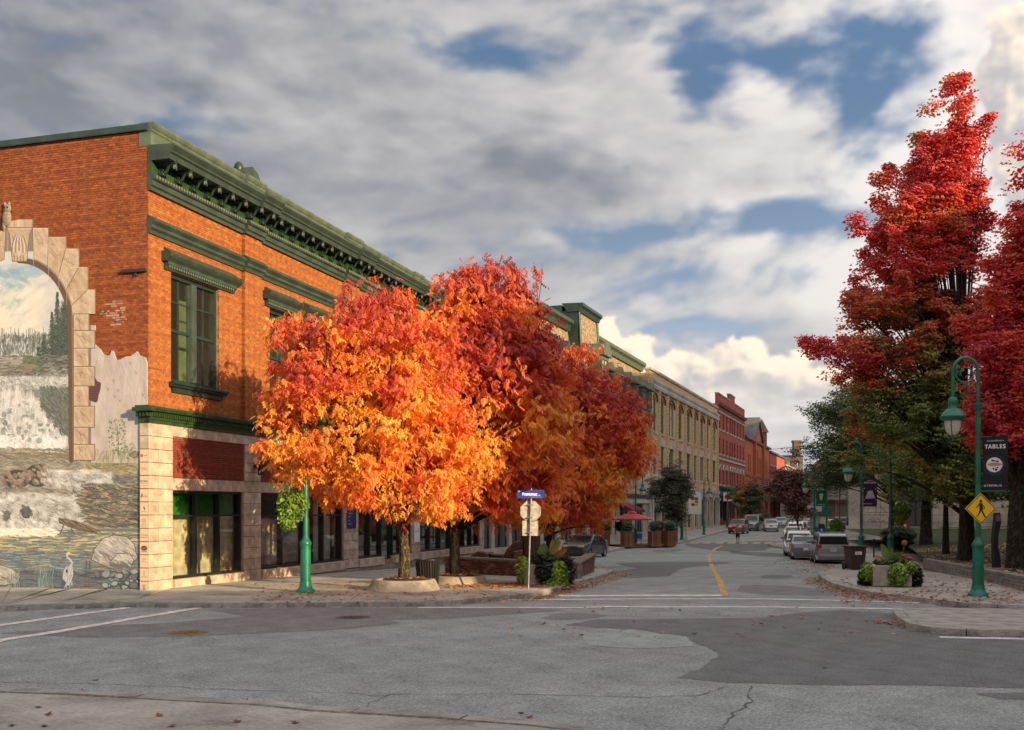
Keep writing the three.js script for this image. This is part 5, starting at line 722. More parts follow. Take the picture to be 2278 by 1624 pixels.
tree({ name: 'maple_tree', seed: 12, label: 'crimson maple tree at the right edge with a thick dark trunk', group: 'maple trees in the park', base: lawnTree(2262, 37), r: 0.40, fork: 4.2, topY: 15.5, lean: [0.8, -0.5], deep: 3.6, bark: M.barkDark, geo: mapleSpray,
  lobes: [[2276, 320, 8, 30], [2284, 410, 12, 36], [2305, 510, 50, 56], [2285, 600, 46, 46], [2345, 610, 110, 150], [2255, 710, 50, 64], [2290, 790, 120, 100], [2210, 850, 55, 65], [2300, 950, 130, 80], [2225, 930, 40, 40]], clumps: 430, perClump: 22, clumpR: 0.46, shell: 0.55, minY: 3.4, droop: 0.3, limbEvery: 6, leafScale: 1.25, spikes: 45,
  color: (w, p, r, tone) => { const n = fbm(w.x * 0.4 + 9, w.y * 0.4, w.z * 0.4, 3) * 1.2; return jit(pal(RED, 0.74 + n * 0.5 + (tone - 0.5) * 0.3), r, 0.24); } });
const GRN = [[0.09, 0.125, 0.03], [0.15, 0.22, 0.04], [0.25, 0.32, 0.05], [0.46, 0.38, 0.05], [0.66, 0.38, 0.05]];
const greenish = (off, sp) => (w, p, r, tone) => jit(pal(GRN, off + fbm(w.x * 0.35 + 4, w.y * 0.35, w.z * 0.35, 3) * sp + (tone - 0.5) * 0.25), r, 0.22);
for (const [seed, c, d, lobes, off, label, rr, clumps] of [
  [21, 2060, 62, [[2050, 1010, 90, 70], [2080, 960, 90, 70], [2020, 1080, 60, 50], [2110, 1060, 70, 60]], 0.45, 'green and ochre tree on the lawn with the thickest trunk by the red mail box', 0.42, 420],
  [22, 2104, 52, [[2120, 1040, 80, 70], [2090, 980, 80, 60], [2170, 1000, 70, 80]], 0.55, 'slim tree on the lawn with yellowing leaves left of the banner lamp', 0.20, 330],
  [23, 2143, 46, [[2170, 1060, 70, 60], [2220, 1000, 80, 90], [2150, 940, 80, 70]], 0.5, 'lawn tree with string lights on its trunk just left of the banner lamp', 0.27, 330],
  [24, 1985, 76, [[1900, 950, 80, 75], [1850, 920, 60, 45], [1830, 1000, 50, 30], [1900, 1040, 95, 40], [1960, 1000, 90, 80], [1850, 1065, 70, 22], [2010, 1060, 60, 40], [1885, 880, 40, 40]], 0.05, 'dark green tree reaching over the parked cars from the park', 0.34, 620],
  [25, 2330, 44, [[2300, 1050, 120, 70], [2360, 980, 120, 90]], 0.35, 'green tree beyond the right edge behind the crimson maple', 0.3, 260],
]) tree({ name: 'park_tree', seed, label, group: 'trees standing in the park', base: lawnTree(c, d), r: rr, fork: 3.0, topY: at(c, lobes[0][1], d).y - lawnTree(c, d).y + 0.6, deep: 3.4, bark: M.barkDark, geo: mapleSpray, lobes, clumps, perClump: 12, clumpR: 0.62, shell: 0.6, minY: 2.2, droop: 0.3, leafScale: 1.45, color: greenish(off, 1.4) });
// small street trees further along
const streetTree = (seed, c, row, lobes, color, label, lift = WALK, r = 0.09) => { const b = gp(c, row, lift), d = -b.z, top = at(c, lobes[0][1] - lobes[0][3] * 0.6, d).y - b.y; return tree({ name: 'street_tree', seed, label, group: 'small street trees along the road', base: b, r, fork: 2.0, topY: top, deep: 2.6, bark: M.barkDark, geo: mapleSpray, lobes, clumps: 150, perClump: 13, clumpR: 0.5, shell: 0.7, minY: 1.7, droop: 0.3, leafScale: 1.7, limbEvery: 7, color }); };
streetTree(31, 1494, 1203, [[1500, 1055, 34, 28], [1480, 1085, 40, 30], [1515, 1085, 34, 30], [1500, 1120, 42, 26], [1505, 1150, 24, 20]], (w, p, r) => jit([0.085, 0.082, 0.035], r, 0.35), 'dark green street tree behind the wooden terrace');
streetTree(32, 1668, 1176, [[1670, 1075, 28, 22], [1652, 1095, 34, 28], [1690, 1095, 28, 28], [1672, 1120, 38, 24], [1680, 1150, 30, 20]], (w, p, r) => { const n = fbm(w.x * 0.4, w.y * 0.4, w.z * 0.4, 3), t = sstep(3.5, 8.5, w.y + n * 6); return jit(mix3([0.08, 0.12, 0.03], mix3([0.46, 0.22, 0.03], [0.46, 0.06, 0.03], sstep(0.35, 0.9, t)), sstep(0.05, 0.35, t)), r, 0.25); }, 'street tree turning from green to red in front of the orange brick building');
streetTree(33, 1776, 1213, [[1768, 1015, 10, 26], [1755, 1060, 30, 28], [1780, 1075, 34, 30], [1735, 1085, 34, 24], [1760, 1110, 48, 20], [1775, 1135, 30, 14]], (w, p, r) => jit([0.20, 0.06, 0.035], r, 0.35), 'slender young tree with brown-red leaves on the kerb build-out', WALK, 0.06);

// ------------------------------------------------------------------ the row of shops down the left side of the street
const ROW = { u: V(0.340, 0, -0.940), turn: Math.atan2(0.940, 0.340) };
const rowPt = (d) => V(0.362 * d - 26.4, G(d) + WALK, -d);
function house(name, label, d0, opt = {}) { const p = rowPt(d0); return thing(name, label, 'building', null, p.toArray(), ROW.turn); }
const wall7 = (c, m = 2) => rough(c, m * 4.3);
const tinted = (t, m, k = [1, 1, 1]) => mat(k, 0.9, { map: scaled(t, m) });
function rectHole(x0, x1, y0, y1, arch = 0) { const p = [[x0, y0], [x1, y0], [x1, y1 - arch]]; if (arch) for (let i = 1; i < 8; i++) { const a = i / 8 * Math.PI; p.push([(x0 + x1) / 2 + Math.cos(a) * (x1 - x0) / 2, y1 - arch + Math.sin(a) * arch]); } p.push([x0, y1 - arch]); return p; }
function frontWall(o, outline, wins, m, thick = 0.45) { part('wall', slab(outline, -thick, thick, 0, wins.map((w) => rectHole(...w))), m, o); }
function pane(o, w, frame, opt = {}) {
  const [x0, x1, y0, y1, arch = 0] = w, f = 0.09, hole = rectHole(x0 + f, x1 - f, y0 + f, y1 - f, arch ? arch * 0.92 : 0);
  const fr = part('window', slab(rectHole(x0 - 0.01, x1 + 0.01, y0 - 0.01, y1 + 0.01, arch), -0.30, 0.12, 0, [hole]), frame, o);
  part('pane', slab(rectHole(x0 + f, x1 - f, y0 + f, y1 - f, arch ? arch * 0.92 : 0), -0.26, 0.02), opt.glass || M.farGlass, fr);
  const bars = []; const n = opt.v || 1, mids = opt.h || [0.5]; for (let i = 1; i <= n; i++) { const x = mix(x0, x1, i / (n + 1)); bars.push(box(x - 0.05, x + 0.05, y0 + f, y1 - f - arch * 0.2, -0.24, -0.16)); } for (const q of mids) { const y = mix(y0, y1, q); bars.push(box(x0 + f, x1 - f, y - 0.05, y + 0.05, -0.235, -0.17)); }
  part('glazing_bar', bars, frame, fr);
  if (opt.sill) part('sill', box(x0 - 0.15, x1 + 0.15, y0 - 0.28, y0 - 0.02, -0.1, 0.14), opt.sill, fr);
  if (opt.lintel) part('lintel', box(x0 - 0.12, x1 + 0.12, y1 + 0.01, y1 + (opt.lh || 0.35), -0.1, 0.05), opt.lintel, fr);
  return fr;
}
function shell(o, L, H, m, back = 14) { part('side_wall', [box(0.02, 0.4, -1.5, H, -back, -0.46), box(L - 0.4, L - 0.02, -1.5, H, -back, -0.46), box(0.4, L - 0.4, -1.5, H, -back, -back + 0.4)], m, o); part('roof', box(0.4, L - 0.4, H - 0.6, H - 0.4, -back + 0.4, -0.46), M.blackMatt, o); part('inside', box(0.45, L - 0.45, -1, H - 0.8, -3.2, -3.0), M.darkRoom, o); }
const stoneWhite = wall7([0.68, 0.66, 0.61], 1.6), stoneGrey = wall7([0.46, 0.445, 0.42], 1.6), winGreen = mat([0.03, 0.11, 0.075], 0.5), curtain = mat([0.42, 0.45, 0.42], 0.15, { metalness: 0.1 });
const skyPane = mat([0.62, 0.62, 0.60], 0.04, { metalness: 0.9 });

{ // long building under green mansard roofs
  const L = 56, S = 17.5, o = house('mansard_building', 'long building with green dormers and a slate mansard roof behind the ash trees', 62), r = rng(3);
  const low = [], up = []; for (let x = S + 1.2; x < L - 3; x += 4.4) low.push([x, x + 3.4, 0.5, 3.5]); for (let x = S + 1.4; x < L - 2.5; x += 3.1) { up.push([x, x + 1.5, 5.2, 7.9, 0.5]); up.push([x, x + 1.5, 8.9, 11.4, 0.5]); }
  frontWall(o, [[S, -1.5], [L, -1.5], [L, 12.6], [S, 12.6]], [...low, ...up], wall7([0.55, 0.53, 0.47], 2));
  for (const w of low) pane(o, w, M.frameDark, { v: 2, h: [0.75] }); for (const w of up) pane(o, w, winGreen, { sill: stoneWhite });
  part('side_wall', box(S + 0.02, S + 0.4, -1.5, 18, -14, -0.46), wall7([0.42, 0.33, 0.25], 2), o); part('inside', box(S + 0.45, L - 0.45, -1, 12, -3.2, -3.0), M.darkRoom, o);
  part('cornice', [sweep([[-0.1, 12.2], [0.25, 12.2], [0.3, 12.5], [0.6, 12.7], [0.65, 12.95], [-0.1, 13.0]], S - 0.2, L + 0.2), sweep([[0, 4.1], [0.3, 4.1], [0.4, 4.5], [0, 4.6]], S, L)], M.greenMid, o);
  // bell-cast mansard slope
  const slate = mat([1, 1, 1], 0.9, { map: scaled(T.slate, 3.2) }), prof = [[0.45, 13.0], [-0.05, 13.6], [-0.45, 14.6], [-0.75, 16.0], [-1.0, 18.2]];
  const slope = (x0, x1, dz, top) => { const p = prof.map(([z, y]) => [z + dz, y > 18 ? top : y]); return sweep([...p, [dz - 4, top], [dz - 4, 13]], x0, x1); };
  part('mansard_roof', slope(S, 28.3, 0, 18.3), slate, o); part('mansard_roof', slope(34.5, L, 0, 18.3), slate, o);
  part('roof_cornice', [sweep([[-1.1, 18.1], [-0.75, 18.1], [-0.6, 18.5], [-0.35, 18.7], [-0.35, 19.0], [-1.6, 19.1]], S, 28.1)], M.greenMid, o); part('roof_cornice', [sweep([[-1.1, 18.1], [-0.75, 18.1], [-0.6, 18.5], [-0.35, 18.7], [-0.35, 19.0], [-1.6, 19.1]], 34.7, L + 0.1)], M.greenPale, o);
  // pavilion tower
  const tw = part('tower', [slope(28.5, 34.3, 0.9, 19.9), box(28.5, 34.3, 4.6, 13.0, 0.46, 1.0)], slate, o); part('tower_cornice', [sweep([[-1.0, 19.8], [0.1, 19.8], [0.2, 20.1], [0.4, 20.25], [0.4, 20.5], [-1.5, 20.55]], 28.2, 34.6), box(28.2, 34.6, 19.8, 20.4, -3.3, -1.5)], M.greenDark, tw); part('tower_corner', [tube([[28.5, 13, 1.4], [28.5, 14.6, 0.5], [28.5, 16, 0.2], [28.5, 19.8, -0.05]], 0.14, 12, 6), tube([[34.3, 13, 1.4], [34.3, 14.6, 0.5], [34.3, 16, 0.2], [34.3, 19.8, -0.05]], 0.14, 12, 6), box(28.35, 28.6, 13, 19.9, -3.3, -0.1)], M.greenDark, tw);
  const dormer = (x, w, y, h, z, m, arched) => { const d = part('dormer', [box(x - w / 2, x - w / 2 + 0.22, y, y + h, z - 1.7, z), box(x + w / 2 - 0.22, x + w / 2, y, y + h, z - 1.7, z), box(x - w / 2 + 0.22, x + w / 2 - 0.22, y, y + 0.25, z - 1.7, z), box(x - w / 2 + 0.22, x + w / 2 - 0.22, y + h - 0.3, y + h, z - 1.7, z), arched ? slab(rectHole(x - w / 2 - 0.15, x + w / 2 + 0.15, y + h, y + h + w * 0.5, w * 0.5 - 0.01), z - 1.8, 2.05) : slab([[x - w / 2 - 0.2, y + h], [x + w / 2 + 0.2, y + h], [x + w / 2 + 0.2, y + h + 0.16], [x, y + h + 0.85], [x - w / 2 - 0.2, y + h + 0.16]], z - 1.9, 2.2)], m, o); part('pane', box(x - w / 2 + 0.22, x + w / 2 - 0.22, y + 0.25, y + h - 0.3, z - 0.14, z - 0.12), curtain, d); part('glazing_bar', [box(x - 0.05, x + 0.05, y + 0.25, y + h - 0.3, z - 0.12, z - 0.04), box(x - w / 2 + 0.22, x + w / 2 - 0.22, y + h * 0.52, y + h * 0.52 + 0.09, z - 0.12, z - 0.05)], m, d); };
  for (const x of [20, 23.4]) dormer(x, 1.5, 13.7, 2.0, 0.35, M.greenDark);
  dormer(31.4, 2.4, 13.5, 2.8, 1.5, M.greenPale, true); dormer(27.0, 1.5, 13.7, 2.0, 0.35, M.greenDark);
  for (const x of [37.4, 41, 44.6, 48.2, 51.8, 54.8]) dormer(x, 1.6, 13.6, 2.2, 0.4, M.greenPale);
  part('gutter', [sweep([[0.4, 13.0], [0.75, 13.0], [0.8, 13.3], [0.4, 13.25]], 34.6, L)], M.greenPale, o);
  // white street-level front at its far end with a framed sign and a canopy
  part('shop_front', [box(36, 55.8, 3.6, 8.4, 0.01, 0.22), box(36, 36.6, -1.2, 3.6, 0.01, 0.3), box(41, 41.6, -1.2, 3.6, 0.01, 0.3), box(46.4, 47, -1.2, 3.6, 0.01, 0.3), box(55.2, 55.8, -1.2, 3.6, 0.01, 0.3)], wall7([0.70, 0.68, 0.63], 1.6), o);
  part('sign_panel', [box(48.4, 51.4, 4.5, 6.4, 0.22, 0.32)], wall7([0.62, 0.50, 0.44], 0.7), o); part('awning', [slab([[0, 0], [1.5, -0.7], [1.5, -0.95], [0, -0.3]], 0, 5.0).rotateY(-Math.PI / 2).translate(46.2, 3.6, 0.22)], wall7([0.36, 0.03, 0.045], 1), o);
}
plainShopAt(62.5, 16, 9.6);
{ // tan brick building with arched windows
  const L = 48, H = 18.3, o = house('tan_brick_building', 'three storey tan brick building with tall arched green windows and white stone bands', 114.8), tb = tinted(T.tanBrick, 1.1);
  const xs = [2.3, 6.7, 12, 17.8, 23.7, 28.5, 33.8, 38.8, 45], ws = [2.5, 2.6, 3.5, 2.6, 2.7, 2.5, 3.4, 2.5, 2.8], wins = [], low = [];
  xs.forEach((x, i) => { const w = ws[i] / 2; wins.push([x - w, x + w, 11.7, 15.8, 0.75], [x - w, x + w, 6.9, 10.2]); low.push([x - w - 0.5, x + w + 0.5, 0.5, 4.4]); });
  frontWall(o, [[0, -1.5], [L, -1.5], [L, H], [0, H]], [...wins, ...low], tb); shell(o, L, H - 0.3, tb);
  wins.forEach((w, i) => pane(o, w, winGreen, { sill: stoneWhite, lintel: i % 2 ? wall7([0.66, 0.64, 0.60], 1) : null, lh: 0.75, v: i % 4 === 0 ? 1 : 2, h: [0.55], glass: i % 3 === 1 ? curtain : skyPane })); low.forEach((w) => pane(o, w, winGreen, { v: 1, h: [0.72] }));
  // piers between the bays, hood moulds, bands
  for (let i = 0; i <= xs.length; i++) { const x = i === 0 ? 0.35 : i === xs.length ? L - 0.35 : (xs[i - 1] + ws[i - 1] / 2 + xs[i] - ws[i] / 2) / 2; part('pier', box(x - 0.32, x + 0.32, 5.6, 16.4, 0.01, 0.24), tb, o); part('pier_block', box(x - 0.4, x + 0.4, -1.3, 4.6, 0.01, 0.35), stoneWhite, o); part('capital', box(x - 0.5, x + 0.5, 4.2, 4.6, 0.36, 0.5), stoneWhite, o); const sp = []; for (let y = 6; y < 16; y += 0.9) sp.push(box(x - 0.2, x - 0.06, y, y + 0.16, 0.235, 0.265), box(x + 0.08, x + 0.22, y + 0.4, y + 0.56, 0.235, 0.265)); part('pier_brick', sp, wall7([0.16, 0.08, 0.05], 0.5), o, { kind: 'stuff' }); }
  xs.forEach((x, i) => { const w = ws[i] / 2 + 0.18, pts = []; for (let k = 0; k <= 12; k++) { const a = k / 12 * Math.PI; pts.push(V(x + Math.cos(a) * w, 15.1 + Math.sin(a) * 0.95, 0.06)); } part('hood_mould', tube(pts, 0.13, 16, 5), wall7([0.20, 0.09, 0.05], 0.6), o); });
  part('stone_band', [sweep([[0, 16.4], [0.3, 16.4], [0.35, 16.7], [0.25, 16.9], [0.4, 17.2], [0.4, 17.4], [0, 17.5]], -0.05, L + 0.05), box(0, L, 5.2, 5.7, 0.01, 0.45), box(0, L, 4.62, 5.2, 0.01, 0.3)], wall7([0.60, 0.58, 0.54], 2), o); part('coping', box(-0.1, L + 0.1, H, H + 0.25, -0.6, 0.2), stoneWhite, o);
  part('chimney', [box(30, 34, 18.2, 19.6, -4, -2.6)], tb, o);
}
{ // red brick building with stepped parapet
  const L = 31.5, H = 18.8, o = house('red_brick_building', 'red painted brick building with a stepped parapet and rows of narrow windows', 160.4), rb = tinted(T.redBrick, 1.1), wins = [];
  for (const x of [1.8, 5.6, 9.4, 13.2, 15.8, 18.4, 22.0, 25.6, 29.4]) { wins.push([x - 0.75, x + 0.75, 15.0, 17.5], [x - 0.75, x + 0.75, 11.2, 13.6], [x - 0.7, x + 0.7, 6.4, 9.3, 0.65]); }
  const low = [[1, 9, 0.6, 4.2], [11, 19, 0.6, 4.2], [21, 30, 0.6, 4.2]];
  frontWall(o, [[0, -1.5], [L, -1.5], [L, H + 1.5], [18.6, H + 1.5], [18.6, H + 2.6], [12.6, H + 2.6], [12.6, H + 1.5], [0, H + 1.5]], [...wins, ...low], rb); shell(o, L, H, rb);
  wins.forEach((w, i) => pane(o, w, i % 9 === 5 ? winGreen : M.frameDark, { v: 1, sill: stoneWhite })); low.forEach((w) => pane(o, w, M.frameDark, { v: 3, h: [0.7] }));
  part('cornice', [sweep([[0, 18.5], [0.3, 18.5], [0.5, 18.9], [0, 19.0]], 0, L), box(0, L, 17.75, 18.1, 0.01, 0.12)], wall7([0.25, 0.10, 0.08], 1.5), o); part('stone_band', [box(0, L, 10.2, 10.5, 0.01, 0.16), box(0, L, 17.52, 17.74, 0.01, 0.10)], stoneWhite, o); part('coping', [box(0, 12.5, H + 1.5, H + 1.7, -0.5, 0.1), box(12.5, 18.7, H + 2.6, H + 2.8, -0.5, 0.1), box(18.7, L, H + 1.5, H + 1.7, -0.5, 0.1)], stoneGrey, o);
  wins.filter((w) => w[4]).forEach((w) => { const x = (w[0] + w[1]) / 2, pts = []; for (let k = 0; k <= 10; k++) { const a = k / 10 * Math.PI; pts.push(V(x + Math.cos(a) * 0.85, 8.7 + Math.sin(a) * 0.75, 0.08)); } part('hood_mould', tube(pts, 0.14, 12, 5), stoneWhite, o); });
  part('shop_fascia', [box(0, L, 4.5, 5.6, 0.01, 0.5), sweep([[0.5, 5.6], [0.9, 5.7], [0.9, 5.95], [0, 6.0], [0, 5.6]], 0, L)], wall7([0.035, 0.12, 0.115], 2), o);
  part('awning', [slab([[0, 0], [2.2, -1.5], [2.2, -1.9], [0, -0.4]], 0, 8).rotateY(-Math.PI / 2).translate(9.6, 4.5, 0.5)], wall7([0.10, 0.035, 0.035], 1), o);
}
{ // orange brick hall with gable and turret
  const L = 41, o = house('orange_brick_hall', 'orange brick hall with a steep gable, arched windows and a small turret', 190.2), ob = tinted(T.orangeBrick, 1.3), wins = [];
  for (const x of [5, 7.6, 17, 19.5, 22, 24.5, 33, 35.6]) wins.push([x - 0.6, x + 0.6, 9.3, x === 19.5 ? 14.2 : 12.6, 0.6]); for (const x of [5, 9, 20, 33, 36]) wins.push([x - 0.9, x + 0.9, 4.9, 7.6]);
  const low = [[2, 10, 0.6, 3.8], [13, 26, 0.6, 3.8], [29, 39, 0.6, 3.8]];
  frontWall(o, [[0, -1.5], [L, -1.5], [L, 15.4], [28, 15.4], [20.5, 20.0], [13, 15.4], [0, 15.4]], [...wins, ...low], ob); shell(o, L, 15.2, ob);
  wins.forEach((w) => pane(o, w, M.frameDark, { v: 1 })); low.forEach((w) => pane(o, w, M.frameDark, { v: 3, h: [0.7] }));
  part('stone_band', [box(0, L, 8.4, 8.7, 0.01, 0.14), box(0, L, 15.2, 15.6, 0.01, 0.4)], wall7([0.22, 0.11, 0.07], 1.5), o); part('gable_roof', [slab([[12, 15.5], [20.5, 20.7], [29, 15.5], [28.4, 15.2], [20.5, 19.9], [12.6, 15.2]], -10, 10.4)], wall7([0.16, 0.16, 0.17], 1.5), o); part('roof_slope', [sweep([[0.5, 15.6], [-5, 18.6], [-10, 18.6], [-10, 15.4], [0.5, 15.4]], 0, 12.4), sweep([[0.5, 15.6], [-5, 18.0], [-10, 18.0], [-10, 15.4], [0.5, 15.4]], 28.6, L)], wall7([0.30, 0.31, 0.33], 1.5), o);
  part('chimney', [box(5, 7.4, 16.5, 19.0, -2.4, -1.0)], ob, o); part('turret', [cyl(1.1, 1.1, 15, 18.3, 30, -0.4, 8), cyl(1.5, 0.02, 18.3, 21.2, 30, -0.4, 8)], wall7([0.30, 0.12, 0.08], 1), o); part('buttress', [box(12.6, 13.8, -1.2, 16.2, 0.01, 0.5)], ob, o); part('buttress', [box(27.2, 28.4, -1.2, 16.2, 0.01, 0.5)], ob, o);
}
function plainShopAt(d0, L, H) { const o = house('shop_building', 'low pale stone shop squeezed between the corner building and the mansard roofs', d0), m = wall7([0.58, 0.53, 0.46], 2), wins = [], low = []; for (let x = 1.5; x < L - 2; x += 3.4) { wins.push([x, x + 1.6, 5.4, 7.8]); low.push([x - 0.6, x + 2.2, 0.4, 3.4]); } frontWall(o, [[0, -1.5], [L, -1.5], [L, H], [0, H]], [...wins, ...low], m); shell(o, L, H, m); wins.forEach((w) => pane(o, w, M.frameDark, {})); low.forEach((w) => pane(o, w, M.frameDark, { v: 1, h: [0.7] })); part('cornice', box(-0.1, L + 0.1, H, H + 0.4, -0.5, 0.4), M.greenMid, o); }
function plainShop(label, d0, L, H, m, rows, trim, opt = {}) { const o = house('shop_building', label, d0), wins = [], low = []; for (let x = 2; x < L - 2; x += 4) for (const [a, b] of rows) wins.push([x, x + 1.9, a, b]); for (let x = 1; x < L - 5; x += 6) low.push([x, x + 5, 0.5, 3.6]); frontWall(o, [[0, -2], [L, -2], [L, H], [0, H]], [...wins, ...low], m); shell(o, L, H, m); wins.forEach((w) => pane(o, w, M.frameDark, { v: 1, sill: stoneWhite, lintel: stoneWhite })); low.forEach((w) => pane(o, w, M.frameDark, { v: 2, h: [0.7] })); part('cornice', [box(-0.1, L + 0.1, H, H + 0.4, -0.6, 0.4), box(0, L, 4.1, 4.6, 0.01, 0.3)], trim, o); return o; }
{ const o = plainShop('lower red brick shop with a green cornice beyond the orange hall', 229.5, 34, 14.4, tinted(T.redBrick, 1.3), [[8.6, 11.6], [5.2, 7.8]], M.greenMid); part('awning', [slab([[0, 0], [3.4, -2.4], [3.4, -2.9], [0, -0.4]], 0, 12).rotateY(-Math.PI / 2).translate(15, 5.2, 0.3)], wall7([0.012, 0.045, 0.24], 1.5), o, { label: 'blue sloping shop awning' }); part('fascia', box(20, 33, 0, 5, 0.31, 0.4), stoneWhite, o); }
plainShop('pale rendered shop far along the left side', 262, 40, 12.6, wall7([0.55, 0.52, 0.46], 2), [[8.2, 10.6], [5, 7.2]], stoneGrey);
plainShop('grey shop front near the far bend', 300, 60, 11.5, wall7([0.36, 0.33, 0.31], 2), [[7.4, 9.6]], stoneGrey);
// buildings that close the view where the street bends
for (const [c0, c1, row, d, m, label] of [[1742, 1786, 1016, 300, wall7([0.16, 0.11, 0.10], 2), 'dark brick block with a chimney where the street bends'], [1786, 1840, 1058, 330, wall7([0.40, 0.22, 0.18], 2), 'pinkish brick block closing the street'], [1700, 1765, 1060, 345, wall7([0.5, 0.5, 0.5], 2), 'pale block at the end of the street']]) { const a = at(c0, row, d), b = at(c1, row, d), o = thing('far_building', label, 'building', 'buildings closing the street', [a.x, G(d), -d]), W = b.x - a.x, H = a.y - G(d); const wins = []; for (let x = 1.2; x < W - 1.5; x += 2.4) for (let y = H - 3; y > 4; y -= 3.2) wins.push([x, x + 1.1, y, y + 1.8]); frontWall(o, [[0, -2], [W, -2], [W, H], [0, H]], wins, m); wins.forEach((w) => pane(o, w, stoneWhite, {})); part('side_wall', box(0, 0.4, -2, H, -20, -0.46), m, o); part('side_wall', box(W - 0.4, W, -2, H, -20, -0.46), m, o); part('roof', box(0, W, H, H + 0.4, -20, 0.2), M.blackMatt, o); if (c0 === 1742) part('chimney', [box(W * 0.6, W * 0.6 + 2, H, H + 4.2, -3, -1), box(W * 0.6 - 0.2, W * 0.6 + 2.2, H + 4.2, H + 4.8, -3.2, -0.8)], m, o); }
// right-hand row far along the street, fronts facing the road
{
  const A = V((1905 - CX) / F * 165, 0, -165), dirn = V(0.225, 0, -0.974).normalize(), turn = Math.atan2(0.974, 0.225) + Math.PI;
  let s = 0; for (const [L, H, m, label, trim] of [[14, 9.5, wall7([0.62, 0.60, 0.55], 2), 'white shop with dark sign letters on the right side of the street', stoneGrey], [26, 12.2, wall7([0.50, 0.37, 0.24], 2), 'ochre brick shops on the far right side of the street', stoneWhite], [34, 13.6, wall7([0.45, 0.25, 0.20], 2), 'reddish shops furthest along the right side', stoneWhite], [60, 13.0, wall7([0.52, 0.46, 0.38], 2), 'beige shops where the right side meets the bend', stoneGrey]]) {
    const p = A.clone().addScaledVector(dirn, s + L), o = thing('shop_building', label, 'building', 'shops on the right side of the street', [p.x, G(-p.z) + WALK, p.z], turn), wins = [], low = []; for (let x = 1.5; x < L - 2; x += 3.4) { for (let y = 5.2; y < H - 2.4; y += 3.4) wins.push([x, x + 1.6, y, y + 2.2]); low.push([x - 0.6, x + 2.2, 0.4, 3.4]); }
    frontWall(o, [[0, -2], [L, -2], [L, H], [0, H]], [...wins, ...low], m); wins.forEach((w) => pane(o, w, M.frameDark, { sill: stoneWhite })); low.forEach((w) => pane(o, w, M.frameDark, { v: 1, h: [0.7] })); shell(o, L, H, m); part('cornice', [box(-0.1, L + 0.1, H, H + 0.5, -0.5, 0.5), box(0, L, 3.9, 4.4, 0.01, 0.5)], trim, o); s += L; }
}
// stone bank building behind the park on the right
{
  const d = 108, x0 = (1897 - CX) / F * d, o = thing('bank_building', 'pale stone building with grooved courses behind the park trees', 'building', null, [x0, G(d) + 0.2, -d], -0.3), L = 40, H = 12.5, sw = [[4.6, 7.6, 1.2, 6.6], [15, 19, 1.2, 6.6], [23, 27, 1.2, 6.6], [31, 35, 1.2, 6.6]];
  frontWall(o, [[0, -2], [L, -2], [L, H], [0, H]], sw, wall7([0.30, 0.27, 0.235], 2)); part('side_wall', box(0.0, 0.5, -2, H, -30, -0.46), wall7([0.42, 0.38, 0.33], 2), o); part('side_wall', box(L - 0.5, L, -2, H, -30, -0.46), wall7([0.42, 0.38, 0.33], 2), o); part('roof', box(0, L, H, H + 0.3, -30, -0.2), M.blackMatt, o);
  sw.forEach((w) => pane(o, w, M.frameDark, { v: 1, h: [0.7] }));
  const bm = [0, 1, 2].map((k) => wall7([0.62 + k * 0.03, 0.575 + k * 0.027, 0.505 + k * 0.024], 1.4)), r = rng(8);
  for (const [a, b] of [[0.9, 4.5], [7.7, 14.9], [19.1, 22.9], [27.1, 30.9], [35.1, 39.9]]) for (let k = 0; k < 9; k++) { const y = 0.9 + k * 0.72; for (let x = a; x < b - 0.1; x += 1.8) part('stone_block', rbox(x + 0.01, Math.min(b, x + 1.8) - 0.01, y + 0.02, y + 0.70, 0.0, 0.10, 0.02, 1), bm[Math.floor(r() * 3)], o); }
  part('corner_pier', [box(-0.4, 0.85, -1.5, 8.0, -1.2, 0.5), box(-0.7, 1.1, -1.5, 1.2, -1.5, 0.8), box(-0.6, 1.0, 7.4, 8.2, -1.4, 0.7)], wall7([0.60, 0.555, 0.49], 1.5), o); part('base_course', box(1.1, L, -1.5, 0.88, 0.01, 0.3), wall7([0.58, 0.545, 0.50], 1.5), o); part('cornice', [box(-0.6, L, H - 1, H - 0.4, 0.01, 0.6), box(-0.8, L, H - 0.4, H, 0.01, 0.9)], stoneGrey, o);
  part('graffiti', [...[0, 1, 2, 3, 4, 5, 6].map((k) => bar([1.5 + k * 0.22, 1.8 + Math.sin(k * 2) * 0.18, 0.105], [1.7 + k * 0.22, 1.7 + Math.cos(k * 3) * 0.2, 0.105], 0.025, 5))], mat([0.45, 0.05, 0.06], 0.8), o); part('graffiti', [tube([[1.3, 2.6, 0.105], [2.2, 3.6, 0.105], [3.3, 2.6, 0.105]], 0.02, 20, 5), bar([1.2, 2.62, 0.105], [3.5, 2.62, 0.105], 0.02, 5), bar([2.25, 2.3, 0.105], [2.25, 3.9, 0.105], 0.02, 5)], mat([0.10, 0.09, 0.08], 0.8), o);
  // ramp wall with iron railing
  part('ramp_wall', [slab([[8, -1.5], [38, -1.5], [38, 0.9], [8, 0.1]], 3.0, 0.4)], wall7([0.34, 0.32, 0.29], 1.5), o); const rail = part('railing', [bar([8, 1.1, 3.2], [38, 1.95, 3.2], 0.03), bar([8, 0.3, 3.2], [38, 1.15, 3.2], 0.025)], M.black, o); const bl = []; for (let x = 8; x < 38; x += 0.28) bl.push(bar([x, 0.15 + (x - 8) * 0.0283, 3.2], [x, 1.1 + (x - 8) * 0.0283, 3.2], 0.016, 5)); part('baluster_row', bl, M.black, rail, { kind: 'stuff' });
}
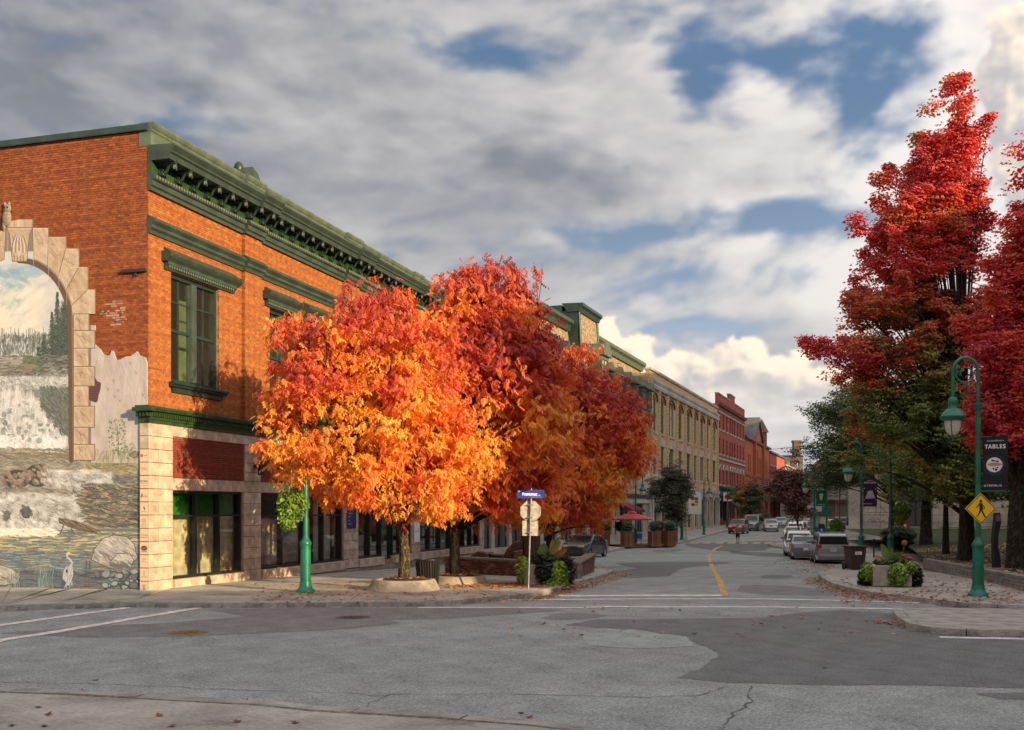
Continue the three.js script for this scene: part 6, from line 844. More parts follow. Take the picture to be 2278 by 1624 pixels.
// a wire across the street
lone('overhead_wire', 'thin dark wire strung across the street above the far shops', 'wire', null, [tube([at(1712, 1000, 225), at(1800, 992, 190), at(1900, 984, 150)], 0.05, 30, 5)], M.black);

// ------------------------------------------------------------------ lamp posts
function lampPost(label, p, turn, group) {
  const o = thing('lamp_post', label, 'lamp post', group || 'green lamp posts along the street', p, turn);
  part('base', lathe([[0.26, 0], [0.26, 0.06], [0.21, 0.10], [0.18, 0.16], [0.165, 0.20], [0.165, 0.28], [0.15, 0.32], [0.14, 1.30], [0.165, 1.34], [0.165, 1.40], [0.125, 1.46], [0.095, 1.52], [0.072, 1.60]], 20), M.lamp, o);
  part('pole', [cyl(0.074, 0.066, 1.58, 5.1, 0, 0, 14)], M.lamp, o); part('collar', [cyl(0.11, 0.11, 5.05, 5.2, 0, 0, 14), cyl(0.13, 0.13, 5.12, 5.16, 0, 0, 14)], M.lamp, o);
  const arc = [[0, 5.15, 0], [0, 5.95, 0]]; for (let i = 1; i <= 12; i++) { const a = i / 12 * Math.PI; arc.push([-0.34 + Math.cos(a) * 0.34, 6.0 + Math.sin(a) * 0.42, 0]); } arc.push([-0.68, 5.6, 0], [-0.68, 5.32, 0]);
  const arm = part('arm', tube(arc, 0.045, 60, 8), M.lamp, o);
  const s1 = []; for (let i = 0; i <= 36; i++) { const a = 2.2 + i / 36 * 7.6, r = 0.28 - i * 0.0042; s1.push([-0.34 + Math.cos(a) * r, 5.98 + Math.sin(a) * r, 0]); } part('scroll', tube(s1, 0.022, 60, 6), M.lamp, arm);
  const s2 = []; for (let i = 0; i <= 20; i++) { const a = 3.6 - i / 20 * 5.2, r = 0.13; s2.push([-0.13 + Math.cos(a) * r, 5.62 + Math.sin(a) * r, 0]); } part('scroll', tube(s2, 0.018, 30, 6), M.lamp, arm);
  const L = part('lantern', lathe([[0.05, 5.36], [0.10, 5.33], [0.12, 5.26], [0.13, 5.20], [0.12, 5.16], [0.12, 5.06], [0.17, 5.02], [0.26, 4.94], [0.30, 4.86], [0.33, 4.85], [0.33, 4.81], [0.29, 4.79], [0.28, 4.74], [0.22, 4.72], [0.0, 4.72]], 20, -0.68), M.lamp, o);
  part('glass', lathe([[0.21, 4.715], [0.205, 4.60], [0.18, 4.46], [0.12, 4.36], [0.05, 4.32], [0.0, 4.32]], 16, -0.68), M.lampGlass, L);
  const ribs = []; for (let k = 0; k < 4; k++) { const a = k * 1.5708 + 0.6; ribs.push(tube([[-0.68 + Math.cos(a) * 0.225, 4.72, Math.sin(a) * 0.225], [-0.68 + Math.cos(a) * 0.21, 4.55, Math.sin(a) * 0.21], [-0.68 + Math.cos(a) * 0.12, 4.36, Math.sin(a) * 0.12], [-0.68, 4.30, 0]], 0.014, 10, 5)); } part('cage', [...ribs, ball(0.05, -0.68, 4.27, 0, 1, 1.4, 1, 8)], M.lamp, L); return o;
}
const pos = (c, d, lift = WALK) => [(c - CX) / F * d, G(d) + lift, -d];
lampPost('green lamp post by the left shop windows with a hanging plant basket', pos(680, 29.4), -2.3);
const R1p = pos(2176, 28.1); lampPost('nearest green lamp post on the right carrying the black banner', R1p, 0);
lampPost('green lamp post behind the brown wheelie bin carrying the purple banner', pos(1916, 55), 0);
lampPost('green lamp post with a hanging basket behind the right concrete planter', pos(1981, 53), 0.25);
lampPost('green lamp post on the kerb carrying the green beer banner', pos(1812, 77), 0.1);
lampPost('green lamp post past the parking meter on the right', pos(1839, 92), 0.2);
lampPost('green lamp post beside the dark tree behind the terrace', pos(1517, 104), Math.PI + 0.3); lampPost('green lamp post in front of the tan brick building', pos(1566, 119), Math.PI + 0.3); lampPost('green lamp post in front of the red brick building', pos(1618, 148), Math.PI + 0.3); lampPost('green lamp post by the orange brick hall', pos(1694, 190), Math.PI + 0.3);
lampPost('green lamp post inside the terrace behind the red parasol', pos(1414, 92), Math.PI + 0.3); lampPost('distant lamp post beyond the advertising column', pos(1868, 130), 0.2); lampPost('most distant lamp post by the white shop', pos(1884, 160), 0.2);
// printed fabric banners on the lamps
function banner(label, p, w, h, turn, draw, top) { const o = thing('banner', label, 'banner', null, p, turn); const g = new THREE.PlaneGeometry(w, h, 6, 10), q = g.attributes.position; for (let i = 0; i < q.count; i++) { const x = q.getX(i), y = q.getY(i); q.setXYZ(i, x + w / 2 + 0.11, y, Math.sin(x * 4 + y * 1.5) * 0.025 + x * 0.05); } g.computeVertexNormals(); const b = part('fabric', [g.toNonIndexed()], textMat(256, Math.round(256 * h / w), draw, { rough: 0.8, m: { side: THREE.DoubleSide } }), o, { uv: true }); part('banner_arm', bar([0.07, h / 2 - 0.02, 0], [w + 0.15, h / 2 - 0.02, 0], 0.014), M.lamp, o); part('banner_arm', bar([0.07, -h / 2 + 0.02, 0], [w + 0.15, -h / 2 + 0.02, 0], 0.014), M.lamp, o); return o; }
const ctr = (x, w, s, y, f, c) => { x.textAlign = 'center'; x.fillStyle = c; x.font = f; x.fillText(s, w / 2, y, w * 0.9); };
banner('black banner with the white word TABLES and a plate of food', [R1p[0], R1p[1] + 3.55, R1p[2]], 0.62, 1.5, -0.5, (x, w, h) => { x.fillStyle = '#15121a'; x.fillRect(0, 0, w, h); ctr(x, w, 'les meilleures', 62, 'italic bold 24px serif', '#c8c4cc'); ctr(x, w, 'TABLES', 140, 'bold 62px sans-serif', '#e8e6ea'); x.fillStyle = '#2a2530'; x.beginPath(); x.arc(118, 320, 118, 0, 7); x.fill(); x.fillStyle = '#d8d8de'; x.beginPath(); x.arc(118, 320, 82, 0, 7); x.fill(); x.fillStyle = '#b98a62'; x.beginPath(); x.ellipse(120, 316, 74, 20, 0, 0, 7); x.fill(); x.beginPath(); x.moveTo(180, 316); x.lineTo(206, 298); x.lineTo(206, 334); x.fill(); x.strokeStyle = '#1f3a2c'; x.lineWidth = 7; for (const k of [-1, 0, 1]) { x.beginPath(); x.moveTo(90, 270 + k * 10); x.lineTo(160, 286 - k * 8); x.stroke(); } x.fillStyle = '#241f2c'; for (const [a, b, r] of [[110, 362, 10], [136, 374, 13], [150, 352, 9]]) { x.beginPath(); x.arc(a, b, r, 0, 7); x.fill(); } ctr(x, w * 0.8, 'LE CENTRAL.CA', h - 60, 'bold 28px sans-serif', '#d8d8de'); });
{ const p = pos(1916, 55); banner('purple banner with the word BOUTIQUES and a white skirt', [p[0], p[1] + 3.75, p[2]], 0.68, 1.5, -0.12, (x, w, h) => { x.fillStyle = '#3d1338'; x.fillRect(0, 0, w, h); ctr(x, w, 'meilleures', 50, 'bold 24px serif', '#cfc6d2'); ctr(x, w, 'BOUTIQUES', 104, 'bold 46px sans-serif', '#e4dee6'); x.fillStyle = '#b9b4be'; x.beginPath(); x.moveTo(90, 250); x.lineTo(170, 244); x.lineTo(222, 400); x.lineTo(34, 406); x.fill(); x.fillStyle = '#d8d4dc'; for (const [a, b] of [[24, 200], [228, 210], [20, 430], [236, 440]]) { x.beginPath(); x.arc(a, b, 9, 0, 7); x.fill(); } ctr(x, w * 0.7, 'LE CENTRAL.CA', h - 50, 'bold 26px sans-serif', '#d8d4dc'); }); }
{ const p = pos(1812, 77); banner('green banner with the word BIÈRES and a beer glass', [p[0], p[1] + 4.1, p[2]], 0.72, 1.5, -0.12, (x, w, h) => { x.fillStyle = '#0a6a45'; x.fillRect(0, 0, w, h); ctr(x, w, 'meilleures', 50, 'bold 24px serif', '#d4e4da'); ctr(x, w, 'BIÈRES', 118, 'bold 64px sans-serif', '#e8f0ea'); x.fillStyle = '#d6d88a'; x.beginPath(); x.moveTo(84, 220); x.lineTo(180, 220); x.lineTo(168, 330); x.lineTo(140, 380); x.lineTo(122, 380); x.lineTo(96, 330); x.fill(); x.fillStyle = '#eef0dc'; x.fillRect(84, 206, 96, 26); ctr(x, w, 'LE CENTRAL.CA', h - 40, 'bold 26px sans-serif', '#d4e4da'); }); }
{ const p = pos(1566, 119); banner('small white banner with coloured squares before the tan brick building', [p[0] - 1.9, p[1] + 3.6, p[2]], 1.5, 2.6, 0, (x, w, h) => { x.fillStyle = '#c6bfb4'; x.fillRect(0, 0, w, h); ['#8c1f2c', '#2b3a7c', '#d8c22c', '#2c7c4c', '#5a2c6c', '#caa020'].forEach((c, i) => { x.fillStyle = c; x.fillRect(60 + (i % 2) * 70, 110 + Math.floor(i / 2) * 58, 64, 50); }); }); }
// pedestrian crossing sign
{
  const o = thing('crossing_sign', 'yellow diamond pedestrian crossing sign on the nearest right lamp post', 'road sign', null, [R1p[0] + 0.02, R1p[1] + 2.35, R1p[2] + 0.10]);
  const dia = (r) => [[0, -r], [r, 0], [0, r], [-r, 0]]; part('plate', slab(dia(0.42), 0, 0.02, 0.004), mat([0.86, 0.50, 0.012], 0.5), o); part('border', slab(dia(0.40), 0.021, 0.004, 0, [dia(0.375)]), M.black, o);
  const fig = (pts) => slab(pts, 0.021, 0.005); part('walking_figure', [slab(Array.from({ length: 14 }, (_, i) => [Math.cos(i / 14 * 6.283) * 0.036, 0.20 + Math.sin(i / 14 * 6.283) * 0.04]), 0.021, 0.005), fig([[-0.05, 0.15], [0.04, 0.15], [0.055, 0.0], [0.045, -0.04], [-0.035, -0.04], [-0.04, 0.06]]), fig([[-0.05, 0.14], [-0.03, 0.12], [-0.08, 0.05], [-0.13, 0.02], [-0.135, 0.045], [-0.09, 0.075]]), fig([[0.035, 0.14], [0.06, 0.10], [0.105, 0.05], [0.09, -0.02], [0.07, -0.01], [0.08, 0.045], [0.035, 0.09]]), fig([[-0.035, -0.03], [0.01, -0.03], [-0.03, -0.13], [-0.08, -0.20], [-0.12, -0.22], [-0.13, -0.20], [-0.09, -0.18], [-0.06, -0.12]]), fig([[0.0, -0.04], [0.045, -0.04], [0.075, -0.11], [0.12, -0.20], [0.15, -0.21], [0.145, -0.235], [0.095, -0.23], [0.04, -0.13]])], M.black, o);
}
// ------------------------------------------------------------------ street-name post
{
  const p = pos(1175, 30.6), o = thing('street_sign_post', 'galvanised post with the blue street sign and two sign plates seen from behind', 'sign post', null, p);
  part('post', bar([0, 0, 0], [0.09, 2.95, 0], 0.03, 10), M.metal, o);
  const blue = textMat(512, 160, (x, w, h) => { x.fillStyle = '#10308f'; x.fillRect(0, 0, w, h); x.strokeStyle = '#2a50b0'; x.lineWidth = 6; x.strokeRect(4, 4, w - 8, h - 8); x.fillStyle = '#f2f4fa'; x.textAlign = 'center'; x.font = 'bold 92px sans-serif'; x.fillText('Frontenac', w * 0.46, 112, 300); x.font = '34px sans-serif'; x.fillText('rue', w * 0.82, 112); x.font = '16px sans-serif'; x.fillText('', 30, 30); x.fillStyle = '#9ab0e0'; x.fillRect(12, 14, 60, 22); x.fillRect(w * 0.5, 134, 210, 6); });
  const sg = part('street_name_plate', box(-0.31, 0.47, 2.66, 2.90, 0.035, 0.048), mat([0.008, 0.03, 0.26], 0.4), o); part('street_name', printed(0.77, 0.23, 0.08, 2.78, 0.053), blue, sg, { uv: true });
  part('cross_plate', [box(0.075, 0.087, 2.92, 3.12, -0.35, 0.35)], mat([0.008, 0.03, 0.26], 0.4), o);
  const oct = (r) => Array.from({ length: 8 }, (_, i) => [Math.cos((i + 0.5) * 0.7854) * r, Math.sin((i + 0.5) * 0.7854) * r]); const st = rough([0.60, 0.575, 0.53], 0.3, 0.8);
  part('stop_plate_back', slab(oct(0.325).map(([a, b]) => [a + 0.075, b + 2.28]), -0.06, 0.008), st, o); part('parking_plate_back', slab([[-0.16, 1.56], [0.30, 1.56], [0.30, 2.0], [-0.16, 2.0]].map(([a, b]) => [a - 0.01, b]), -0.06, 0.008, 0.002), st, o); part('clamp', [box(-0.02, 0.13, 2.08, 2.11, -0.05, 0.035), box(-0.02, 0.13, 2.45, 2.48, -0.05, 0.035), box(-0.02, 0.12, 1.64, 1.67, -0.05, 0.035)], M.metal, o, { kind: 'stuff' });
}
// ------------------------------------------------------------------ tree rings, bins, planters
function ring(label, c, d, r, h) { const p = pos(c, d), o = thing('tree_planter', label, 'planter', 'low concrete tree planters', p); part('rim', lathe([[r, 0], [r, 0.02], [r * 0.86, h], [r * 0.72, h + 0.01], [r * 0.70, h - 0.08], [r * 0.70, 0]], 10), rough([0.47, 0.43, 0.36], 0.9, 0.9), o); part('mulch', lathe([[0, h + 0.05], [r * 0.4, h + 0.03], [r * 0.71, h - 0.04]], 16), M.mulch, o); }
ring('low concrete ring planter round the yellow ash tree', 898, 30.3, 1.08, 0.30); ring('low concrete ring planter round the dark ash trunk by the fountain', 1020, 33.4, 1.0, 0.24);
{ const p = pos(952, 32.2), o = thing('litter_bin', 'black slatted metal litter bin between the two tree planters', 'litter bin', null, p); part('bin_liner', cyl(0.27, 0.31, 0.04, 0.76, 0, 0, 18), M.black, o); for (let k = 0; k < 26; k++) { const a = k / 26 * 6.283; part('bin_slat', bar([Math.cos(a) * 0.31, 0.03, Math.sin(a) * 0.31], [Math.cos(a) * 0.385, 0.80, Math.sin(a) * 0.385], 0.017, 5), M.black, o); } part('bin_rim', [new THREE.TorusGeometry(0.39, 0.024, 8, 30).rotateX(Math.PI / 2).translate(0, 0.80, 0).toNonIndexed()], M.black, o); part('bin_base', cyl(0.32, 0.32, 0, 0.05, 0, 0, 20), M.black, o); }
{ const p = pos(1902, 45.6, WALK), o = thing('wheelie_bin', 'brown plastic wheelie bin beside the silver minivan', 'wheelie bin', null, p, 0.12), br = mat([0.055, 0.026, 0.018], 0.5), q = (g) => { const v = g.attributes.position; for (let i = 0; i < v.count; i++) { const t = clamp(v.getY(i) / 1.0); v.setX(i, v.getX(i) * mix(0.80, 1, t)); v.setZ(i, v.getZ(i) * mix(0.8, 1, t)); } g.computeVertexNormals(); return g; }; part('bin_body', q(rbox(-0.36, 0.36, 0.03, 0.98, -0.38, 0.38, 0.04)), br, o); part('lid', [rbox(-0.41, 0.41, 0.985, 1.06, -0.43, 0.43, 0.03), box(-0.3, 0.3, 1.0, 1.05, -0.52, -0.43)], br, o); for (const s of [-1, 1]) { const w = part('wheel', xf(cyl(0.14, 0.14, -0.04, 0.04, 0, 0, 18), (m) => m.makeRotationZ(Math.PI / 2).setPosition(s * 0.37, 0.14, s > 0 ? 0.2 : -0.3)), M.blackMatt, o); } part('bin_label', printed(0.3, 0.14, -0.02, 0.74, 0.385), textMat(128, 60, (x, w, h) => { x.fillStyle = '#e0ddd8'; x.fillRect(0, 0, w, h); x.fillStyle = '#2a2826'; x.font = 'bold 26px sans-serif'; x.textAlign = 'center'; x.fillText('Vert', 44, 30); x.fillRect(12, 38, 104, 5); x.fillRect(12, 48, 80, 4); }), o, { uv: true }); }
// trailing and upright plants as sprays of leaves
function leafMass(o, name, centre, rad, n, geo, colors, scale, droop, seed, m = leafShiny) { const r = rng(seed), l = []; for (let i = 0; i < n; i++) { const u = V(r() * 2 - 1, r() * 2 - 1, r() * 2 - 1); if (u.length() > 1) { i--; continue; } const f = Math.pow(u.length(), 0.5) / Math.max(0.01, u.length()); l.push([centre[0] + u.x * f * rad[0], centre[1] + u.y * f * rad[1], centre[2] + u.z * f * rad[2], r() * 6.283, droop + (r() - 0.5) * 0.8, (r() - 0.5) * 0.6, scale * (0.7 + 0.6 * r()), jit(colors[Math.floor(r() * colors.length)], r, 0.2)]); } return instances(name, geo, m, l, o); }
const heartLeaf = triGeo([...leaflet([0, 0, 0], [0, -0.03, 0.11], 0.055, 0.02), ...leaflet([0.02, 0.03, 0], [0.09, -0.02, 0.05], 0.045, 0.02), ...leaflet([-0.02, -0.03, 0.01], [-0.09, -0.03, 0.05], 0.045, 0.02)]);
const LIME = [[0.22, 0.36, 0.025], [0.30, 0.44, 0.03], [0.14, 0.26, 0.03]], DARKV = [[0.012, 0.010, 0.014], [0.022, 0.014, 0.02], [0.01, 0.014, 0.01]], MIDG = [[0.05, 0.10, 0.03], [0.08, 0.14, 0.03]];
function bigLeaf(o, a, b, w, m) { const A = V(...a), B = V(...b), n = B.clone().sub(A), s = V(-n.y, n.x, 0.25).normalize().multiplyScalar(w), t = []; const q = [0, 0.2, 0.45, 0.7, 0.9, 1], ww = [0.12, 0.75, 1, 0.8, 0.4, 0.02]; for (let i = 0; i < 5; i++) { const pt = (k, sd) => { const c = A.clone().addScaledVector(n, q[k]); c.y -= q[k] * q[k] * 0.06; return c.addScaledVector(s, sd * ww[k]).add(V(0, 0, sd ? 0.03 : 0)).toArray(); }; for (const sd of [1, -1]) t.push([pt(i, 0), pt(i, sd), pt(i + 1, sd)], [pt(i, 0), pt(i + 1, sd), pt(i + 1, 0)]); } part('canna_leaf', triGeo(t), m, o); }
const cannaMat = new THREE.MeshPhysicalMaterial({ color: col(0.13, 0.24, 0.05), roughness: 0.6, transmission: 0.3, thickness: 0, side: THREE.DoubleSide }), dryMat = new THREE.MeshPhysicalMaterial({ color: col(0.36, 0.22, 0.06), roughness: 0.8, transmission: 0.3, thickness: 0, side: THREE.DoubleSide });
{ // right planter
  const p = pos(1980, 31.9), o = thing('concrete_planter', 'square concrete planter with lime and dark trailing vines on the right pavement', 'planter', 'concrete flower planters', p, -0.2);
  part('tub', [slab([[-0.52, 0.05], [0.52, 0.05], [0.54, 0.60], [0.50, 0.62], [-0.50, 0.62], [-0.54, 0.60]], -0.5, 1.0, 0.03), box(-0.46, 0.46, 0, 0.05, -0.42, 0.42)], rough([0.50, 0.47, 0.41], 0.8, 0.9), o); part('soil', box(-0.44, 0.44, 0.6, 0.63, -0.42, 0.42), M.soil, o);
  leafMass(o, 'lime_vine', [-0.64, 0.45, 0.1], [0.17, 0.30, 0.26], 340, heartLeaf, LIME, 1, 0.6, 1); leafMass(o, 'lime_vine', [0.12, 0.42, 0.58], [0.22, 0.32, 0.12], 420, heartLeaf, LIME, 1, 0.6, 2); leafMass(o, 'dark_vine', [0.66, 0.36, 0.1], [0.22, 0.34, 0.32], 400, heartLeaf, DARKV, 1, 0.6, 3); leafMass(o, 'dark_vine', [-0.72, 0.30, -0.05], [0.14, 0.28, 0.3], 200, heartLeaf, DARKV, 1, 0.6, 4); leafMass(o, 'lime_vine', [0.5, 0.62, 0.4], [0.2, 0.18, 0.2], 200, heartLeaf, LIME, 1, 0.4, 12); leafMass(o, 'bedding_plants', [0, 0.74, 0], [0.5, 0.16, 0.4], 420, heartLeaf, MIDG, 0.8, 0.2, 5);
  bigLeaf(o, [-0.05, 0.7, 0.1], [-0.28, 1.38, 0.15], 0.13, cannaMat); bigLeaf(o, [0.02, 0.7, 0.12], [0.30, 1.12, 0.25], 0.15, cannaMat); bigLeaf(o, [-0.1, 0.7, 0.0], [0.06, 1.25, 0.0], 0.12, cannaMat); bigLeaf(o, [-0.1, 0.7, 0.2], [-0.5, 1.0, 0.25], 0.10, dryMat); for (const [a, b] of [[0.28, 0.98], [0.36, 0.92], [0.55, 0.86]]) part('red_flower', ball(0.06, a, b, 0.1, 1.3, 0.7, 1, 9), mat([0.5, 0.02, 0.02], 0.7), o); part('dry_head', [ball(0.09, 0.42, 1.32, 0, 1, 1, 1, 9), bar([0.3, 0.7, 0], [0.42, 1.3, 0], 0.012, 5)], rough([0.34, 0.18, 0.06], 0.2), o);
}
{ // left planter
  const p = pos(1200, 32.6), o = thing('concrete_planter', 'square concrete planter with canna leaves and vines behind the street sign post', 'planter', 'concrete flower planters', p, 0.1);
  part('tub', [slab([[-0.50, 0.05], [0.50, 0.05], [0.52, 0.60], [0.48, 0.62], [-0.48, 0.62], [-0.52, 0.60]], -0.48, 0.96, 0.03), box(-0.44, 0.44, 0, 0.05, -0.42, 0.42)], rough([0.44, 0.42, 0.37], 0.8, 0.9), o); part('soil', box(-0.44, 0.44, 0.6, 0.63, -0.42, 0.42), M.soil, o);
  leafMass(o, 'lime_vine', [-0.56, 0.50, 0.2], [0.12, 0.44, 0.3], 380, heartLeaf, LIME, 1, 0.6, 6); leafMass(o, 'dark_vine', [0.10, 0.50, 0.5], [0.24, 0.38, 0.24], 460, heartLeaf, DARKV, 1, 0.6, 7); leafMass(o, 'lime_vine', [0.50, 0.38, 0.52], [0.28, 0.40, 0.24], 620, heartLeaf, LIME, 1, 0.6, 8); leafMass(o, 'dark_vine', [0.82, 0.50, 0.3], [0.18, 0.42, 0.36], 460, heartLeaf, DARKV, 1, 0.6, 9); leafMass(o, 'lime_vine', [0.4, 0.1, 0.62], [0.4, 0.1, 0.16], 240, heartLeaf, LIME, 1, 0.4, 13); leafMass(o, 'bedding_plants', [0.2, 0.84, 0], [0.5, 0.2, 0.4], 420, heartLeaf, [[0.05, 0.09, 0.025], [0.10, 0.12, 0.03]], 0.8, 0.2, 10);
  bigLeaf(o, [0.1, 0.8, 0.1], [0.12, 1.36, 0.1], 0.22, cannaMat); bigLeaf(o, [0.3, 0.8, 0.05], [0.62, 1.55, 0], 0.14, cannaMat); bigLeaf(o, [0.4, 0.8, 0.1], [0.85, 1.2, 0.2], 0.13, dryMat); bigLeaf(o, [0.3, 0.8, 0.15], [0.65, 1.42, 0.1], 0.11, dryMat); bigLeaf(o, [0.5, 0.75, 0.2], [0.95, 0.95, 0.3], 0.12, dryMat); bigLeaf(o, [0.35, 0.8, 0.1], [0.40, 1.5, 0.1], 0.10, dryMat);
}
// hanging baskets
function basket(label, p, s, seed) { const o = thing('hanging_basket', label, 'hanging basket', 'hanging flower baskets on lamp posts', p); part('pot', lathe([[0, -0.22], [0.16, -0.2], [0.24, 0.02], [0.26, 0.04]], 16), rough([0.12, 0.07, 0.04], 0.3), o); for (let k = 0; k < 4; k++) { const a = k * 1.571; part('chain', bar([Math.cos(a) * 0.25, 0.04, Math.sin(a) * 0.25], [0, 0.95, 0], 0.006, 4), M.metal, o); } part('hanger_arm', [bar([-0.05, 0.95, 0], [0.55 * s, 0.98, 0], 0.016, 6)], M.lamp, o); leafMass(o, 'foliage', [0, -0.22, 0], [0.40, 0.46, 0.36], 900, heartLeaf, [[0.16, 0.27, 0.03], [0.24, 0.36, 0.03], [0.09, 0.16, 0.03]], 1, 0.7, seed); leafMass(o, 'foliage', [-0.12, -0.6, 0.1], [0.2, 0.3, 0.2], 260, heartLeaf, [[0.16, 0.27, 0.03], [0.24, 0.36, 0.03]], 1, 0.7, seed + 1); }
{ const a = pos(651, 29.4); basket('lime green hanging basket on the left lamp post', [a[0], a[1] + 2.72, a[2]], 1, 21); const b = pos(2006, 53); basket('hanging basket on the lamp post behind the right planter', [b[0], b[1] + 2.95, b[2]], -1, 23); const e = pos(1859, 77); basket('hanging basket above the parking meter further along', [e[0], e[1] + 2.2, e[2]], -1, 25); }

// ------------------------------------------------------------------ brick fountain with rusty sculpture
{
  const C = [V(-2.65, 0, -41.2), V(2.22, 0, -35.8), V(3.45, 0, -43.6), V(-1.2, 0, -48.6)], y0 = Math.min(...C.map((c) => G(-c.z))) + WALK;
  const o = thing('brick_fountain', 'low brick fountain basin with rusty sculpture under the ash trees', 'fountain', null, [0, 0, 0]), r = rng(31);
  const bm = [[0.20, 0.075, 0.05], [0.26, 0.11, 0.08], [0.16, 0.055, 0.04], [0.33, 0.20, 0.16]].map((c) => mat(c, 0.95, { map: scaled(T.mottle, 0.3) })), cap = rough([0.25, 0.215, 0.165], 0.5, 0.95), mor = rough([0.30, 0.26, 0.22], 0.4, 1);
  for (let i = 0; i < 4; i++) { const A = C[i], B = C[(i + 1) % 4], L = A.distanceTo(B), ang = Math.atan2(-(B.z - A.z), B.x - A.x), top = Math.max(G(-A.z), G(-B.z)) + WALK + 0.44, M4 = new THREE.Matrix4().compose(V(A.x, 0, A.z), new THREE.Quaternion().setFromAxisAngle(V(0, 1, 0), ang), V(1, 1, 1)), put = (n, g, m) => part(n, xf(g, (q) => q.copy(M4)), m, o);
    put('basin_wall', box(0, L, y0 - 0.4, top, -0.28, -0.02), mor);
    if (i < 2) { for (let row = 0; row < 7; row++) { const y = top - 0.075 - row * 0.075; for (let x = -(row % 2) * 0.11; x < L - 0.04; x += 0.22) put('brick', box(Math.max(0, x + 0.006), Math.min(L, x + 0.214), y + 0.006, y + 0.069, -0.04, r() * 0.006), bm[Math.floor(r() * 4)]); } }
    for (let x = 0; x < L - 0.1; x += 0.9) put('coping_stone', rbox(x + 0.005, Math.min(L, x + 0.895), top, top + 0.10, -0.36, 0.07, 0.025, 1), cap); }
  part('basin_floor', flat([C[0], C[1], C[2], C[3]], WALK + 0.03), rough([0.08, 0.18, 0.17], 1, 0.6), o);
  const sx = 0.3, sz = -42.2, sy = G(42) + WALK; const sc = part('sculpture', [cyl(0.42, 0.40, sy, sy + 1.5, sx + 0.45, sz, 18), slab([[-0.9, 0], [0.1, 0], [0.1, 1.25], [-0.2, 1.2], [-0.5, 0.9]], 0, 0.7, 0.03).translate(sx, sy, sz - 0.3), slab([[-2.6, 0], [-1.4, 0], [-1.4, 0.75], [-1.7, 0.8], [-2.1, 0.55], [-2.6, 0.5]], 0, 0.5, 0.03).translate(sx, sy, sz - 0.6)], M.rust, o);
  part('sculpture_block', slab([[-0.15, 0], [0.2, 0], [0.2, 0.9], [-0.1, 0.85]], 0, 0.4, 0.03).translate(sx - 0.1, sy, sz + 0.5), rough([0.24, 0.09, 0.03], 0.4), o);
}
